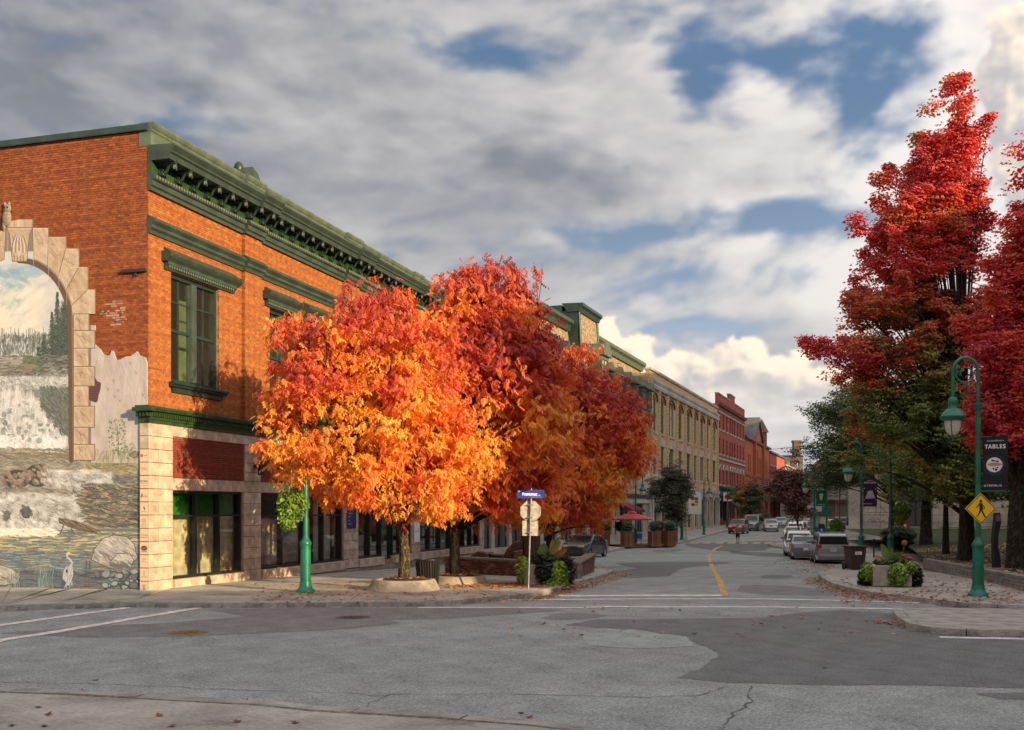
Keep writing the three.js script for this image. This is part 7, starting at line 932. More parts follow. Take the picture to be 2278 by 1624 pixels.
// ------------------------------------------------------------------ park: lawn, slab walls, furniture
{
  const edge = [gp(2076, 1266, WALK), gp(2120, 1276, WALK), gp(2278, 1313, WALK), V(19, 0, -22), V(60, 0, -22), V(60, 0, -104), V(33, 0, -104), V(29, 0, -86), V(24.8, 0, -64), gp(2020, 1246, WALK)];
  const pts = densify(edge, 1.2), tri = THREE.ShapeUtils.triangulateShape(pts.map((p) => new THREE.Vector2(p.x, -p.z)), []); let Tt = tri.map((t) => t.map((i) => [pts[i].x, pts[i].z])); for (let k = 0; k < 6; k++) { const N = []; for (const [a, b, c] of Tt) { const e = [[a, b, c], [b, c, a], [c, a, b]].sort((p, q) => Math.hypot(q[0][0] - q[1][0], q[0][1] - q[1][1]) - Math.hypot(p[0][0] - p[1][0], p[0][1] - p[1][1]))[0], [p, q, r] = e; if (Math.hypot(p[0] - q[0], p[1] - q[1]) > 1.6) { const m = [(p[0] + q[0]) / 2, (p[1] + q[1]) / 2]; N.push([p, m, r], [m, q, r]); } else N.push([a, b, c]); } Tt = N; }
  const g = triGeo(Tt.map((t) => t.map(([x, z]) => [x, lawnY(x, z), z]))); if (g.attributes.normal.getY(0) < 0) { flip(g); g.computeVertexNormals(); } struct('lawn', g, M.grass);
  const r = rng(9), cm = [[0.30, 0.285, 0.265], [0.36, 0.34, 0.315], [0.25, 0.24, 0.225], [0.33, 0.31, 0.30]].map((c) => rough(c, 0.6, 0.95));
  const stack = (label, a, b, n, w) => { const A = gp(...a, WALK), B = gp(...b, WALK), L = Math.hypot(A.x - B.x, A.z - B.z), o = thing('slab_wall', label, 'garden wall', 'low walls of stacked stone slabs', [A.x, 0, A.z], Math.atan2(-(B.z - A.z), B.x - A.x)), yb = Math.min(A.y, B.y), slope = (B.y - A.y) / L; for (let row = 0; row < n; row++) for (let x = -r() * 0.5; x < L - 0.05; ) { const e = Math.min(L, x + 0.55 + r() * 0.5), s = Math.max(0, x), y = A.y + slope * (s + e) / 2 - 0.02 + row * 0.105; if (e - s > 0.1) part('stone_slab', rbox(s + 0.006, e - 0.006, y, y + 0.098, -0.02 - (row === n - 1 ? 0.05 : r() * 0.03), w, 0.014, 1), cm[Math.floor(r() * 4)], o); x = e; } };
  stack('long low wall of stacked grey slabs running to the right edge behind the lamp', [2278 + 260, 1372], [2076, 1268], 5, -0.42); stack('short slab wall left of the long one, beside the lawn path', [2112, 1253], [2020, 1247], 4, -0.4);
  // red mail box, shrubs, dark boards and posts
  { const p = V((2007 - CX) / F * 70, 0, -70); p.y = lawnY(p.x, p.z); const o = thing('mail_box', 'red street mail box standing on the lawn', 'mail box', null, p.toArray(), 0.5); const red = mat([0.40, 0.012, 0.018], 0.4); part('box_body', [slab([[-0.35, 0.25], [0.35, 0.25], [0.35, 1.0], [0.25, 1.2], [-0.05, 1.28], [-0.35, 1.12]], -0.33, 0.66, 0.03)], red, o); for (const [a, b] of [[-0.28, -0.26], [0.28, -0.26], [-0.28, 0.26], [0.28, 0.26]]) part('leg', box(a - 0.03, a + 0.03, 0, 0.24, b - 0.03, b + 0.03), M.black, o); part('decal', [box(-0.22, 0.0, 0.75, 1.0, 0.331, 0.34)], mat([0.7, 0.68, 0.66], 0.6), o); }
  { const p = V((1998 - CX) / F * 66, 0, -66); p.y = lawnY(p.x, p.z); const o = thing('shrub', 'rounded dark green shrub in front of the red mail box', 'shrub', null, p.toArray()); leafMass(o, 'foliage', [0, 0.5, 0], [1.1, 0.55, 0.8], 1100, mapleSpray, [[0.03, 0.06, 0.018], [0.05, 0.085, 0.02]], 0.8, 0.2, 41); part('stem', [bar([0, 0, 0], [0.1, 0.6, 0], 0.05), bar([0, 0, 0], [-0.4, 0.5, 0.1], 0.04)], M.barkDark, o); }
  { const p = V((2216 - CX) / F * 36, 0, -36); p.y = lawnY(p.x, p.z); const o = thing('park_marker', 'black curved metal park marker on a stone foot by the crimson maple', 'marker post', null, p.toArray(), 0.3); part('post', [slab([[-0.12, 0.12], [0.14, 0.12], [0.10, 0.5], [0.02, 0.8], [0.02, 1.2], [0.14, 1.7], [0.10, 2.0], [-0.06, 2.0], [-0.10, 1.6], [-0.16, 1.1], [-0.14, 0.6]], -0.06, 0.14, 0.015)], M.black, o); part('foot', rbox(-0.22, 0.24, -0.05, 0.12, -0.2, 0.2, 0.02), rough([0.36, 0.33, 0.28], 0.5), o); part('plaque', box(-0.08, 0.1, 1.72, 1.95, 0.081, 0.10), M.metal, o); }
  { const p = gp(2030, 1232, WALK), o = thing('notice_board', 'dark tilted notice board on two posts by the lawn path', 'notice board', null, p.toArray(), -0.5); part('board', box(-0.05, 0.05, 0.15, 1.05, -0.5, 0.5), M.black, o); part('post', bar([0, 0, -0.55], [0, 1.2, -0.55], 0.04), M.black, o); part('post', bar([0, 0, 0.55], [0, 1.2, 0.55], 0.04), M.black, o); }
  { const p = gp(1944, 1240, WALK), o = thing('bollard', 'thin black bollard post beside the lamp with the purple banner', 'bollard', null, p.toArray()); part('post', bar([0, 0, 0], [0, 1.1, 0], 0.05), M.black, o); part('cap', ball(0.06, 0, 1.13, 0), M.black, o); }
  // fallen leaves: drifts on the lawn, in the gutters and under the trees
  const leaf = triGeo([...leaflet([0, 0.006, -0.03], [0, 0.012, 0.09], 0.032, 0.004), ...leaflet([0, 0.006, 0], [0.05, 0.012, 0.03], 0.02, 0.0), ...leaflet([0, 0.006, 0], [-0.05, 0.012, 0.03], 0.02, 0.0)]);
  const drift = (name, label, n, place, cols, seed, sc = 1) => { const r = rng(seed), l = []; while (l.length < n) { const p = place(r); if (p) l.push([p.x, p.y + 0.006 + r() * 0.012, p.z, r() * 6.283, (r() - 0.5) * 0.7, (r() - 0.5) * 0.7, sc * (0.7 + 0.7 * r()), jit(cols[Math.floor(r() * cols.length)], r, 0.25)]); } const im = instances(name, leaf, leafMat, l, null); im.userData.label = label; im.userData.category = 'leaves'; };
  const RUS = [[0.34, 0.16, 0.07], [0.42, 0.22, 0.09], [0.26, 0.10, 0.06], [0.30, 0.07, 0.05], [0.48, 0.27, 0.10]], YEL = [[0.50, 0.26, 0.06], [0.40, 0.17, 0.05], [0.30, 0.11, 0.04], [0.55, 0.33, 0.10]], REDL = [[0.30, 0.05, 0.05], [0.36, 0.08, 0.06], [0.40, 0.20, 0.10]];
  const along = (pts, w, lift) => { const P = densify(pts, 0.15, 0, 1, false); return (r) => { const p = P[Math.floor(r() * P.length)], a = r() * 6.283, q = w * Math.pow(r(), 1.6); const x = p.x + Math.cos(a) * q, z = p.z + Math.sin(a) * q; return V(x, gy(x, z) + lift, z); }; };
  drift('lawn_leaves', 'rusty fallen leaves strewn over the lawn behind the slab walls', 14000, (r) => { const x = 15 + r() * 22, z = -24 - r() * 34; if (!inPoly(x, z, edge.map((p) => [p.x, p.z]))) return null; if (fbm(x * 0.3, z * 0.3, 2, 2) < -0.12 + (r() - 0.5) * 0.3) return null; return V(x, lawnY(x, z) + 0.035, z); }, [[0.46, 0.28, 0.16], [0.52, 0.34, 0.20], [0.36, 0.18, 0.11], [0.40, 0.13, 0.09], [0.56, 0.38, 0.2]], 51, 1.4);
  drift('gutter_leaves', 'drift of fallen leaves in the gutter by the right pavement corner', 1500, along(PT([[1985, 1336], [1939, 1330], [1895, 1321], [1864, 1311], [1840, 1298], [1826, 1286]]), 0.8, 0), RUS, 52);
  drift('gutter_leaves', 'thin scatter of leaves under the parked cars on the right', 900, along([V(14.5, 0, -45), V(15.5, 0, -50), V(17, 0, -57), V(18.5, 0, -66)], 2.6, 0), REDL, 53);
  drift('pavement_leaves', 'reddish leaves scattered over the right pavement', 750, (r) => { const p = gp(mix(1870, 2278, r()), mix(1282, 1346, r()), WALK); return p.x < 8 ? null : p; }, REDL, 54);
  drift('gutter_leaves', 'yellow leaves along the kerb of the fountain corner', 1100, along(PT([[1165, 1336], [1230, 1325], [1290, 1308], [1350, 1290], [1390, 1276]]), 0.5, 0), YEL, 55);
  drift('pavement_leaves', 'yellow leaves heaped round the street sign post and left planter', 2400, along([gp(1090, 1302, WALK), gp(1140, 1300, WALK), gp(1200, 1306, WALK), gp(1260, 1296, WALK), gp(1030, 1306, WALK)], 1.3, WALK), YEL, 56);
  drift('pavement_leaves', 'sparse leaves on the pavement in front of the shop windows', 420, (r) => gp(mix(560, 1160, r()), mix(1296, 1342, r()), WALK), YEL, 57);
  drift('planter_leaves', 'leaves lying on the mulch of the first tree planter', 90, (r) => { const p = pos(898, 30.3), a = r() * 6.28, q = r() * 0.7; return V(p[0] + Math.cos(a) * q, p[1] + 0.34, p[2] + Math.sin(a) * q); }, YEL, 58);
  drift('planter_leaves', 'leaves lying on the mulch of the second tree planter', 120, (r) => { const p = pos(1020, 33.4), a = r() * 6.28, q = r() * 0.68; return V(p[0] + Math.cos(a) * q, p[1] + 0.28, p[2] + Math.sin(a) * q); }, YEL, 59);
  drift('island_leaves', 'leaves caught against the end of the traffic island', 260, along(PT([[1955, 1386], [2010, 1388], [2040, 1396]]), 0.45, 0), RUS, 60);
  drift('road_leaves', 'few stray leaves scattered over the road', 110, (r) => gp(mix(1100, 2278, r()), mix(1345, 1420, r())), RUS, 61);
  // single brown leaves on the near road and pavement, large enough to tell apart
  const brown = [[0.16, 0.06, 0.03], [0.22, 0.08, 0.04], [0.12, 0.05, 0.03]].map((c) => mat(c, 0.9, { side: THREE.DoubleSide })); const bigger = leaf.clone().scale(1.15, 0.7, 1.15);
  const ORD = ['first', 'second', 'third', 'fourth', 'fifth', 'sixth', 'seventh', 'eighth', 'ninth', 'tenth', 'eleventh', 'twelfth', 'thirteenth', 'fourteenth'], list17 = [[75, 1535, 0], [149, 1549, 0], [183, 1538, 0], [215, 1512, 0], [29, 1548, 0], [11, 1549, 0], [88, 1572, 1], [105, 1589, 1], [30, 1613, 1], [102, 1614, 1], [352, 1592, 1], [383, 1614, 1], [528, 1605, 1], [548, 1560, 0], [576, 1569, 0], [690, 1574, 0], [656, 1608, 1], [956, 1598, 0], [1162, 1585, 0], [1176, 1595, 0], [1838, 1486, 0]];
  for (const [c, y, on] of list17) { const r = rng(c + y), p = gp(c, y, on ? WALK + 0.01 : 0.008), o = lone('fallen_leaf', (on ? 'single curled brown leaf on the near pavement, ' : 'single curled brown leaf on the open road, ') + ORD[list17.filter((q) => q[2] === on && q[0] < c).length] + ' from the left', 'leaf', on ? 'single brown leaves on the near pavement' : 'single brown leaves on the road', bigger.clone(), brown[c % 3]); o.position.copy(p); o.rotation.set(0.1, r() * 6.28, 0.2); }
}

// ------------------------------------------------------------------ cars (local frame: x forwards, y up)
const paintMat = (c, m = 0.5) => new THREE.MeshPhysicalMaterial({ color: col(...c), roughness: 0.35, metalness: m, clearcoat: 1, clearcoatRoughness: 0.08 });
const carGlass = mat([0.02, 0.024, 0.026], 0.04, { metalness: 0.2 }), tyreMat = mat([0.018, 0.018, 0.018], 0.85), rimMat = mat([0.45, 0.46, 0.47], 0.3, { metalness: 0.8 }), tail = mat([0.35, 0.008, 0.012], 0.25), headMat = mat([0.75, 0.75, 0.72], 0.12, { metalness: 0.3 }), amber = mat([0.7, 0.42, 0.14], 0.2), plateMat = mat([0.62, 0.63, 0.64], 0.5), trimMat = mat([0.03, 0.03, 0.032], 0.6);
const SHAPES = {
  sedan: { L: 4.7, W: 1.8, H: 1.46, belt: 0.98, body: [[-2.32, 0.30], [-2.37, 0.50], [-2.35, 0.78], [-2.28, 0.99], [-1.80, 1.06], [-1.55, 1.08], [-0.95, 1.40], [-0.55, 1.455], [0.1, 1.46], [0.35, 1.42], [1.12, 1.02], [1.5, 0.97], [2.05, 0.86], [2.28, 0.72], [2.37, 0.50], [2.30, 0.26]], side: [[-1.42, 1.06], [-0.92, 1.35], [-0.5, 1.40], [0.08, 1.40], [0.3, 1.37], [0.96, 1.04]], front: [[0.38, 1.415], [1.10, 1.035]], rear: [[-0.98, 1.395], [-1.53, 1.09]], ax: [-1.38, 1.42], wr: 0.32, lightY: 0.78, tailY: 0.84 },
  suv: { L: 4.65, W: 1.88, H: 1.74, belt: 1.08, body: [[-2.26, 0.36], [-2.32, 0.60], [-2.28, 0.95], [-2.18, 1.15], [-1.98, 1.58], [-1.80, 1.69], [-1.0, 1.745], [0.0, 1.73], [0.35, 1.67], [1.05, 1.14], [1.4, 1.09], [2.0, 0.99], [2.24, 0.82], [2.32, 0.55], [2.25, 0.34]], side: [[-1.95, 1.18], [-1.78, 1.52], [-1.2, 1.62], [0.0, 1.63], [0.3, 1.58], [0.92, 1.17]], front: [[0.38, 1.655], [1.04, 1.15]], rear: [[-1.99, 1.57], [-2.17, 1.17]], ax: [-1.32, 1.38], wr: 0.36, lightY: 0.86, tailY: 1.05 },
  van: { L: 5.0, W: 1.95, H: 1.76, belt: 1.05, body: [[-2.42, 0.32], [-2.49, 0.52], [-2.46, 0.88], [-2.40, 1.08], [-2.22, 1.60], [-2.08, 1.70], [-1.2, 1.77], [0.3, 1.75], [0.62, 1.69], [1.45, 1.12], [1.8, 1.03], [2.25, 0.88], [2.42, 0.72], [2.49, 0.5], [2.42, 0.28]], side: [[-2.14, 1.14], [-2.0, 1.56], [-1.2, 1.65], [0.3, 1.66], [0.58, 1.60], [1.30, 1.13]], front: [[0.66, 1.675], [1.43, 1.135]], rear: [[-2.23, 1.59], [-2.39, 1.10]], ax: [-1.5, 1.5], wr: 0.33, lightY: 0.76, tailY: 0.98 },
  bigvan: { L: 5.4, W: 2.0, H: 2.15, belt: 1.1, body: [[-2.65, 0.38], [-2.7, 0.6], [-2.68, 1.15], [-2.6, 1.95], [-2.4, 2.1], [-1.0, 2.16], [0.6, 2.10], [0.9, 2.0], [1.55, 1.22], [2.3, 1.08], [2.6, 0.9], [2.68, 0.55], [2.6, 0.36]], side: [[-2.3, 1.25], [-2.25, 1.8], [0.55, 1.85], [0.8, 1.78], [1.35, 1.22]], front: [[0.93, 1.97], [1.53, 1.24]], rear: [[-2.61, 1.9], [-2.67, 1.2]], ax: [-1.65, 1.65], wr: 0.37, lightY: 0.86, tailY: 1.2 },
};
function car(label, kind, paint, p, turn, opt = {}) {
  const S = SHAPES[kind], o = thing(opt.name || 'parked_car', label, 'car', opt.group || 'cars parked along the kerb', p, turn), hw = S.W / 2;
  const bend = (g) => { const v = g.attributes.position; for (let i = 0; i < v.count; i++) { const x = v.getX(i), y = v.getY(i); let z = v.getZ(i); const t = clamp((y - S.belt) / (S.H - S.belt)), e = Math.abs(x) / (S.L / 2); z *= (1 - 0.20 * Math.pow(t, 1.2)) * (1 - 0.14 * Math.pow(e, 5)) * (y < 0.5 ? mix(0.95, 1, y / 0.5) : 1); v.setZ(i, z); } g.computeVertexNormals(); return g; };
  const arch = (ax) => { const a = []; for (let i = 0; i <= 10; i++) { const t = Math.PI * (i / 10); a.push([ax + Math.cos(t) * (S.wr + 0.06), 0.27 + Math.sin(t) * (S.wr + 0.10)]); } return a; };
  const outline = [...S.body, ...arch(S.ax[1]), ...arch(S.ax[0])].map((q) => q); const ring2 = new THREE.Shape(outline.map((q) => new THREE.Vector2(...q)));
  part('body', bend(slab(ring2, -hw, S.W, 0.05)), paint, o);
  part('underbody', box(-S.L / 2 + 0.15, S.L / 2 - 0.15, 0.2, 0.5, -hw + 0.16, hw - 0.16), trimMat, o);
  const sideG = part('side_windows', bend(slab(S.side, -hw - 0.006, S.W + 0.012, 0)), carGlass, o);
  for (const x of opt.pillars || [-0.25, kind === 'sedan' ? -1.0 : -1.25]) for (const s of [-1, 1]) { const t = 0.6; part('pillar', bend(box(x - 0.04, x + 0.04, S.belt + 0.1, S.H - 0.13, s * (hw - 0.01), s * (hw + 0.012))), trimMat, sideG); }
  const plate = (name, [a, b], m, w0, w1, out) => { const dx = b[0] - a[0], dy = b[1] - a[1], l = Math.hypot(dx, dy), nx = -dy / l * out, ny = dx / l * out, sgn = ny < 0 || (nx * (a[0] + b[0]) < 0 && Math.abs(nx) > Math.abs(ny)) ? -1 : 1, A = [mix(a[0], b[0], 0.06) + nx * sgn, mix(a[1], b[1], 0.06) + ny * sgn], B = [mix(a[0], b[0], 0.94) + nx * sgn, mix(a[1], b[1], 0.94) + ny * sgn]; const q = [[A[0], A[1], -w0], [A[0], A[1], w0], [B[0], B[1], w1], [B[0], B[1], -w1]], A2 = [q[0], q[1], q[2]], B2 = [q[0], q[2], q[3]]; part(name, triGeo([A2, B2]), m, o); };
  const dbl = carGlass; plate('windscreen', S.front, dbl, hw * 0.70, hw * 0.86, 0.055); plate('rear_window', S.rear, dbl, hw * 0.72, hw * 0.82, 0.055);
  S.ax.forEach((ax) => [-1, 1].forEach((s) => { const w = new THREE.Group(); w.name = 'wheel'; w.position.set(ax, S.wr, s * (hw - 0.12)); w.rotation.x = s * Math.PI / 2; o.add(w); part('tyre', lathe([[S.wr * 0.62, -0.10], [S.wr * 0.95, -0.11], [S.wr, -0.07], [S.wr, 0.07], [S.wr * 0.95, 0.11], [S.wr * 0.62, 0.10]], 20), tyreMat, w); const sp = []; for (let k = 0; k < 5; k++) sp.push(xf(box(0.03, S.wr * 0.62, 0.05, 0.085, -0.035, 0.035), (m) => m.makeRotationY(k * 1.2566))); part('rim', [lathe([[0, 0.06], [S.wr * 0.2, 0.08], [S.wr * 0.55, 0.03], [S.wr * 0.64, 0.10]], 20), ...sp], rimMat, w); }));
  const fx = S.L / 2, bump = (g) => bend(g);
  for (const s of [-1, 1]) { part('headlight', bump(rbox(fx - 0.30, fx - 0.02, S.lightY - 0.09, S.lightY + 0.07, s * hw * 0.52, s * hw * 0.92, 0.04)), opt.lightsOn ? amber : headMat, o); part('tail_light', bump(rbox(-fx - 0.0, -fx + 0.14, S.tailY - (kind === 'van' ? 0.2 : 0.10), S.tailY + (kind === 'van' ? 0.16 : 0.08), s * hw * 0.76, s * hw * 1.0, 0.03)), tail, o); part('mirror', rbox(S.side[S.side.length - 1][0] - 0.18, S.side[S.side.length - 1][0] - 0.02, S.belt + 0.05, S.belt + 0.22, s * hw * 1.0, s * (hw + 0.2), 0.03), opt.mirrorMat || paint, o); for (const x of [0.15, -0.85]) part('door_handle', box(x - 0.1, x + 0.1, S.belt - 0.10, S.belt - 0.06, s * (hw - 0.02), s * (hw + 0.02)), paint, o); }
  part('front_bumper', bump(rbox(fx - 0.22, fx + 0.015, 0.32, 0.50, -hw * 0.90, hw * 0.90, 0.05)), paint, o); part('rear_bumper', bump(rbox(-fx - 0.05, -fx + 0.2, 0.36, 0.58, -hw * 0.93, hw * 0.93, 0.05)), paint, o);
  part('grille', bump(box(fx - 0.05, fx + 0.012, S.lightY - 0.14, S.lightY + 0.02, -hw * 0.34, hw * 0.34)), trimMat, o); part('number_plate', box(-fx - 0.07, -fx - 0.02, S.tailY - 0.22, S.tailY - 0.06, -0.16, 0.16), plateMat, o);
  if (kind === 'van') part('plate_panel', printed(0.34, 0.17, -fx - 0.075, S.tailY - 0.14, 0, -Math.PI / 2), textMat(128, 64, (x, w, h) => { x.fillStyle = '#c8ccd0'; x.fillRect(0, 0, w, h); x.fillStyle = '#30343c'; x.font = 'bold 36px sans-serif'; x.textAlign = 'center'; x.fillText('MC7 DK', w / 2, 44, 116); }), o, { uv: true });
  if (opt.rack) { for (const s of [-1, 1]) part('roof_rail', bar([-1.6, S.H + 0.06, s * hw * 0.66], [0.2, S.H + 0.05, s * hw * 0.66], 0.025), trimMat, o); part('wiper', bar([-fx + 0.10, S.belt + 0.14, 0.0], [-fx + 0.19, S.belt + 0.34, 0.32], 0.014), trimMat, o); }
  if (opt.front) part('front_plate', box(fx + 0.01, fx + 0.05, 0.42, 0.54, -0.16, 0.16), plateMat, o);
  if (opt.sticker) opt.sticker(o, S); return o;
}
const silver = paintMat([0.30, 0.30, 0.30], 0.7), grey = paintMat([0.17, 0.18, 0.19], 0.7), whiteP = paintMat([0.68, 0.67, 0.64], 0.1), champ = paintMat([0.46, 0.44, 0.40], 0.5), dark = paintMat([0.028, 0.027, 0.034], 0.5), redP = paintMat([0.16, 0.012, 0.016], 0.4), blueP = paintMat([0.03, 0.05, 0.12], 0.4), bluMirror = mat([0.25, 0.36, 0.42], 0.1, { metalness: 0.6 });
const cp = (x, d) => [x, G(d) + 0.012, -d], hd = (ux, ud) => Math.atan2(ud, ux);       // heading (to the right, away)
car('silver minivan parked nearest on the right beside the brown bin', 'van', silver, cp(18.55, 61), hd(0.20, 0.98), { rack: true, mirrorMat: bluMirror });
car('grey sedan almost hidden between the minivan and the white car', 'sedan', grey, cp(18.75, 67), hd(0.22, 0.97), { mirrorMat: bluMirror });
car('white sport utility car parked in front of the grey sedan', 'suv', whiteP, cp(20.0, 73), hd(0.22, 0.97), { rack: true, mirrorMat: bluMirror });
car('champagne sedan parked just past the small brown tree', 'sedan', champ, cp(27.6, 102), hd(0.36, 0.93)); car('white car parked ahead of the champagne sedan', 'suv', whiteP, cp(30.4, 111), hd(0.36, 0.93)); car('grey car parked further ahead in the right row', 'sedan', grey, cp(33.0, 119), hd(0.36, 0.93)); car('blue car at the end of the right row', 'sedan', blueP, cp(35.4, 127), hd(0.36, 0.93)); car('silver car far along the right kerb', 'sedan', silver, cp(41, 142), hd(0.4, 0.92));
car('dark blue sedan with amber lit headlight facing us on the left', 'sedan', dark, cp(4.9, 69.5), hd(-0.42, -0.90), { lightsOn: true, front: true, group: 'cars facing the crossing on the left' });
car('dark red utility car parked facing us before the red building', 'suv', redP, cp(27.6, 127), hd(-0.40, -0.92), { front: true, group: 'cars facing the crossing on the left' }); car('grey and black high roofed van behind the dark red car', 'bigvan', paintMat([0.20, 0.21, 0.22], 0.3), cp(32.2, 139), hd(-0.42, -0.91), { group: 'cars facing the crossing on the left' });
car('silver sedan driving towards us in the middle of the street', 'sedan', silver, cp(33.8, 136), hd(-0.25, -0.97), { name: 'moving_car', lightsOn: true, front: true, group: 'cars on the road' }); car('grey sedan following the silver one down the street', 'sedan', grey, cp(39.2, 152), hd(-0.3, -0.95), { name: 'moving_car', group: 'cars on the road' });
for (const [x, d, m, k, lab] of [[35.8, 117, dark, 'suv', 'black utility car behind the parking meter'], [39.6, 128, redP, 'sedan', 'dark red sedan far right of the lamp posts'], [43.0, 136, dark, 'suv', 'black utility car beside the stone building corner'], [46.8, 146, grey, 'sedan', 'grey sedan furthest right in the side lot']]) car(lab, k, m, cp(x, d).map((v, i) => i === 1 ? v + WALK : v), hd(0.36, 0.93), { group: 'cars parked right of the lamp posts' });

// ------------------------------------------------------------------ terrace with red parasol
{
  const A = V(9.3, 0, -86.5), turn = Math.atan2(4.2, 4.4), o = thing('terrace_deck', 'cedar plank terrace deck with boxes round it on the left pavement', 'terrace', null, [A.x, G(87) + 0.02, A.z], turn * 0.62), r = rng(12);
  const cm = [[0.36, 0.15, 0.062], [0.30, 0.12, 0.05], [0.40, 0.18, 0.08]].map((c) => mat(c, 0.75, { map: scaled(T.wood, 0.7, 1.6) }));
  for (let k = 0; k < 16; k++) part('deck_plank', box(-0.3, 4.9, 0.22, 0.26, -2.6 + k * 0.17, -2.45 + k * 0.17), cm[k % 3], o); part('joist', box(-0.3, 4.9, 0.02, 0.2, 0.0, 0.1), cm[1], o); part('joist', box(-0.3, 4.9, 0.02, 0.2, -2.5, -2.4), cm[1], o);
  const boxAt = (x0, x1, z0, z1, h) => { const n = Math.max(3, Math.round((x1 - x0) / 0.14)); for (let i = 0; i < n; i++) { const a = mix(x0, x1, i / n), b = mix(x0, x1, (i + 1) / n); part('cedar_board', box(a + 0.004, b - 0.004, 0.12, h, z1 - 0.03, z1), cm[Math.floor(r() * 3)], o); } for (let i = 0; i < 3; i++) part('cedar_board', box(x0 - 0.03, x0, 0.12, h, mix(z0, z1, i / 3) + 0.004, mix(z0, z1, (i + 1) / 3) - 0.004), cm[i], o); part('box_core', box(x0 + 0.01, x1 - 0.01, 0.1, h - 0.05, z0, z1 - 0.035), cm[1], o); part('box_rim', box(x0 - 0.05, x1 + 0.04, h, h + 0.05, z0 - 0.03, z1 + 0.03), cm[2], o); };
  for (const [a, b] of [[-0.4, 0.5], [2.3, 3.2], [3.9, 4.7]]) boxAt(a, b, 0.1, 0.75, 1.35); for (const [a, z] of [[-0.4, -2.7], [5.0, -0.6], [5.6, -1.6], [5.2, -2.6]]) boxAt(a, a + 0.75, z - 0.6, z, 1.35);
  // shrubs in the boxes
  const mtx = new THREE.Matrix4().compose(o.position, new THREE.Quaternion().setFromAxisAngle(V(0, 1, 0), o.rotation.y), V(1, 1, 1)); let i = 0; for (const [x, z, w] of [[0.05, 0.4, 0.62], [2.75, 0.4, 0.6], [4.3, 0.4, 0.5], [5.4, -0.9, 0.48], [6.0, -1.9, 0.46], [5.6, -2.9, 0.5], [0.0, -3.0, 0.6], [1.4, -2.9, 0.45]]) { const p = V(x, 1.38, z).applyMatrix4(mtx), s = thing('box_shrub', 'small dark green shrub in a cedar terrace box, ' + ['front left corner', 'front middle', 'front right', 'right end nearest the road', 'right end, outermost', 'right end at the back', 'back left corner', 'back beside the parasol'][i], 'shrub', 'shrubs in the terrace boxes', p.toArray()); leafMass(s, 'foliage', [0, 0.42, 0], [w * 0.75, 0.42, w * 0.6], 230, mapleSpray, [[0.035, 0.075, 0.022], [0.055, 0.10, 0.03]], 0.8, 0.2, 60 + i++); part('stem', bar([0, -0.1, 0], [0, 0.4, 0], 0.04), M.barkDark, s); }
  // parasol
  const pp = V(...pos(1406, 89.5, 0.28)), u = thing('parasol', 'red parasol open over the wooden terrace', 'parasol', null, pp.toArray()), red = new THREE.MeshPhysicalMaterial({ color: col(0.50, 0.016, 0.025), roughness: 0.8, transmission: 0.25, thickness: 0, side: THREE.DoubleSide }); const can = []; for (let k = 0; k < 8; k++) { const a = k * 0.7854, b = a + 0.7854, R = 1.75; can.push([[0, 2.72, 0], [Math.cos(a) * R, 2.16, Math.sin(a) * R], [Math.cos(b) * R, 2.16, Math.sin(b) * R]], [[Math.cos(a) * R, 2.16, Math.sin(a) * R], [Math.cos(a) * R, 2.04, Math.sin(a) * R], [Math.cos(b) * R, 2.16, Math.sin(b) * R]], [[Math.cos(b) * R, 2.16, Math.sin(b) * R], [Math.cos(a) * R, 2.04, Math.sin(a) * R], [Math.cos(b) * R, 2.04, Math.sin(b) * R]]); } part('canopy', triGeo(can), red, u); part('vent', lathe([[0, 2.86], [0.35, 2.72], [0.42, 2.66]], 8), red, u); part('pole', bar([0, 0, 0], [0, 2.8, 0], 0.025), M.metal, u);
  // chairs
  const blue = mat([0.012, 0.03, 0.20], 0.5); const chair = (label, x, z, t, g) => { const p = V(x, 0.26, z).applyMatrix4(mtx), c = thing('patio_chair', label, 'chair', g, [p.x, p.y, p.z], t); part('seat', rbox(-0.23, 0.23, 0.42, 0.46, -0.23, 0.23, 0.015), blue, c); part('backrest', rbox(-0.23, 0.23, 0.5, 0.95, -0.26, -0.22, 0.015), blue, c); for (const [a, b] of [[-0.21, -0.21], [0.21, -0.21], [-0.21, 0.21], [0.21, 0.21]]) part('leg', bar([a, 0, b], [a * 0.95, b < 0 ? 0.95 : 0.62, b * 0.95], 0.014, 6), M.black, c); for (const s of [-1, 1]) part('armrest', bar([s * 0.22, 0.64, -0.2], [s * 0.22, 0.62, 0.2], 0.015, 6), M.black, c); return c; };
  chair('blue patio chair inside the terrace by the first opening', 1.1, -0.5, 2.9, 'blue patio chairs'); chair('blue patio chair deeper inside the terrace beside the parasol pole', 1.9, -0.7, 3.3, 'blue patio chairs');
  for (const [c, d, t, which] of [[1317, 76, 0.6, 'second from the left'], [1327, 77, 2.0, 'third from the left'], [1340, 78, 0.9, 'rightmost of four'], [1310, 79, 4.0, 'leftmost of four']]) { const p = pos(c, d), k = chair('blue patio chair on the open pavement behind the dark sedan, ' + which, 0, 0, t, 'blue patio chairs on the open pavement'); k.position.set(...p); }
  { const p = pos(1322, 78.5), t = thing('patio_table', 'small round patio table among the blue chairs behind the dark sedan', 'table', null, p); part('tabletop', cyl(0.4, 0.4, 0.71, 0.74, 0, 0, 20), rough([0.42, 0.28, 0.12], 0.5), t); part('leg', bar([0, 0, 0], [0, 0.72, 0], 0.03), M.black, t); part('foot', cyl(0.25, 0.22, 0, 0.03, 0, 0, 16), M.black, t); }
}
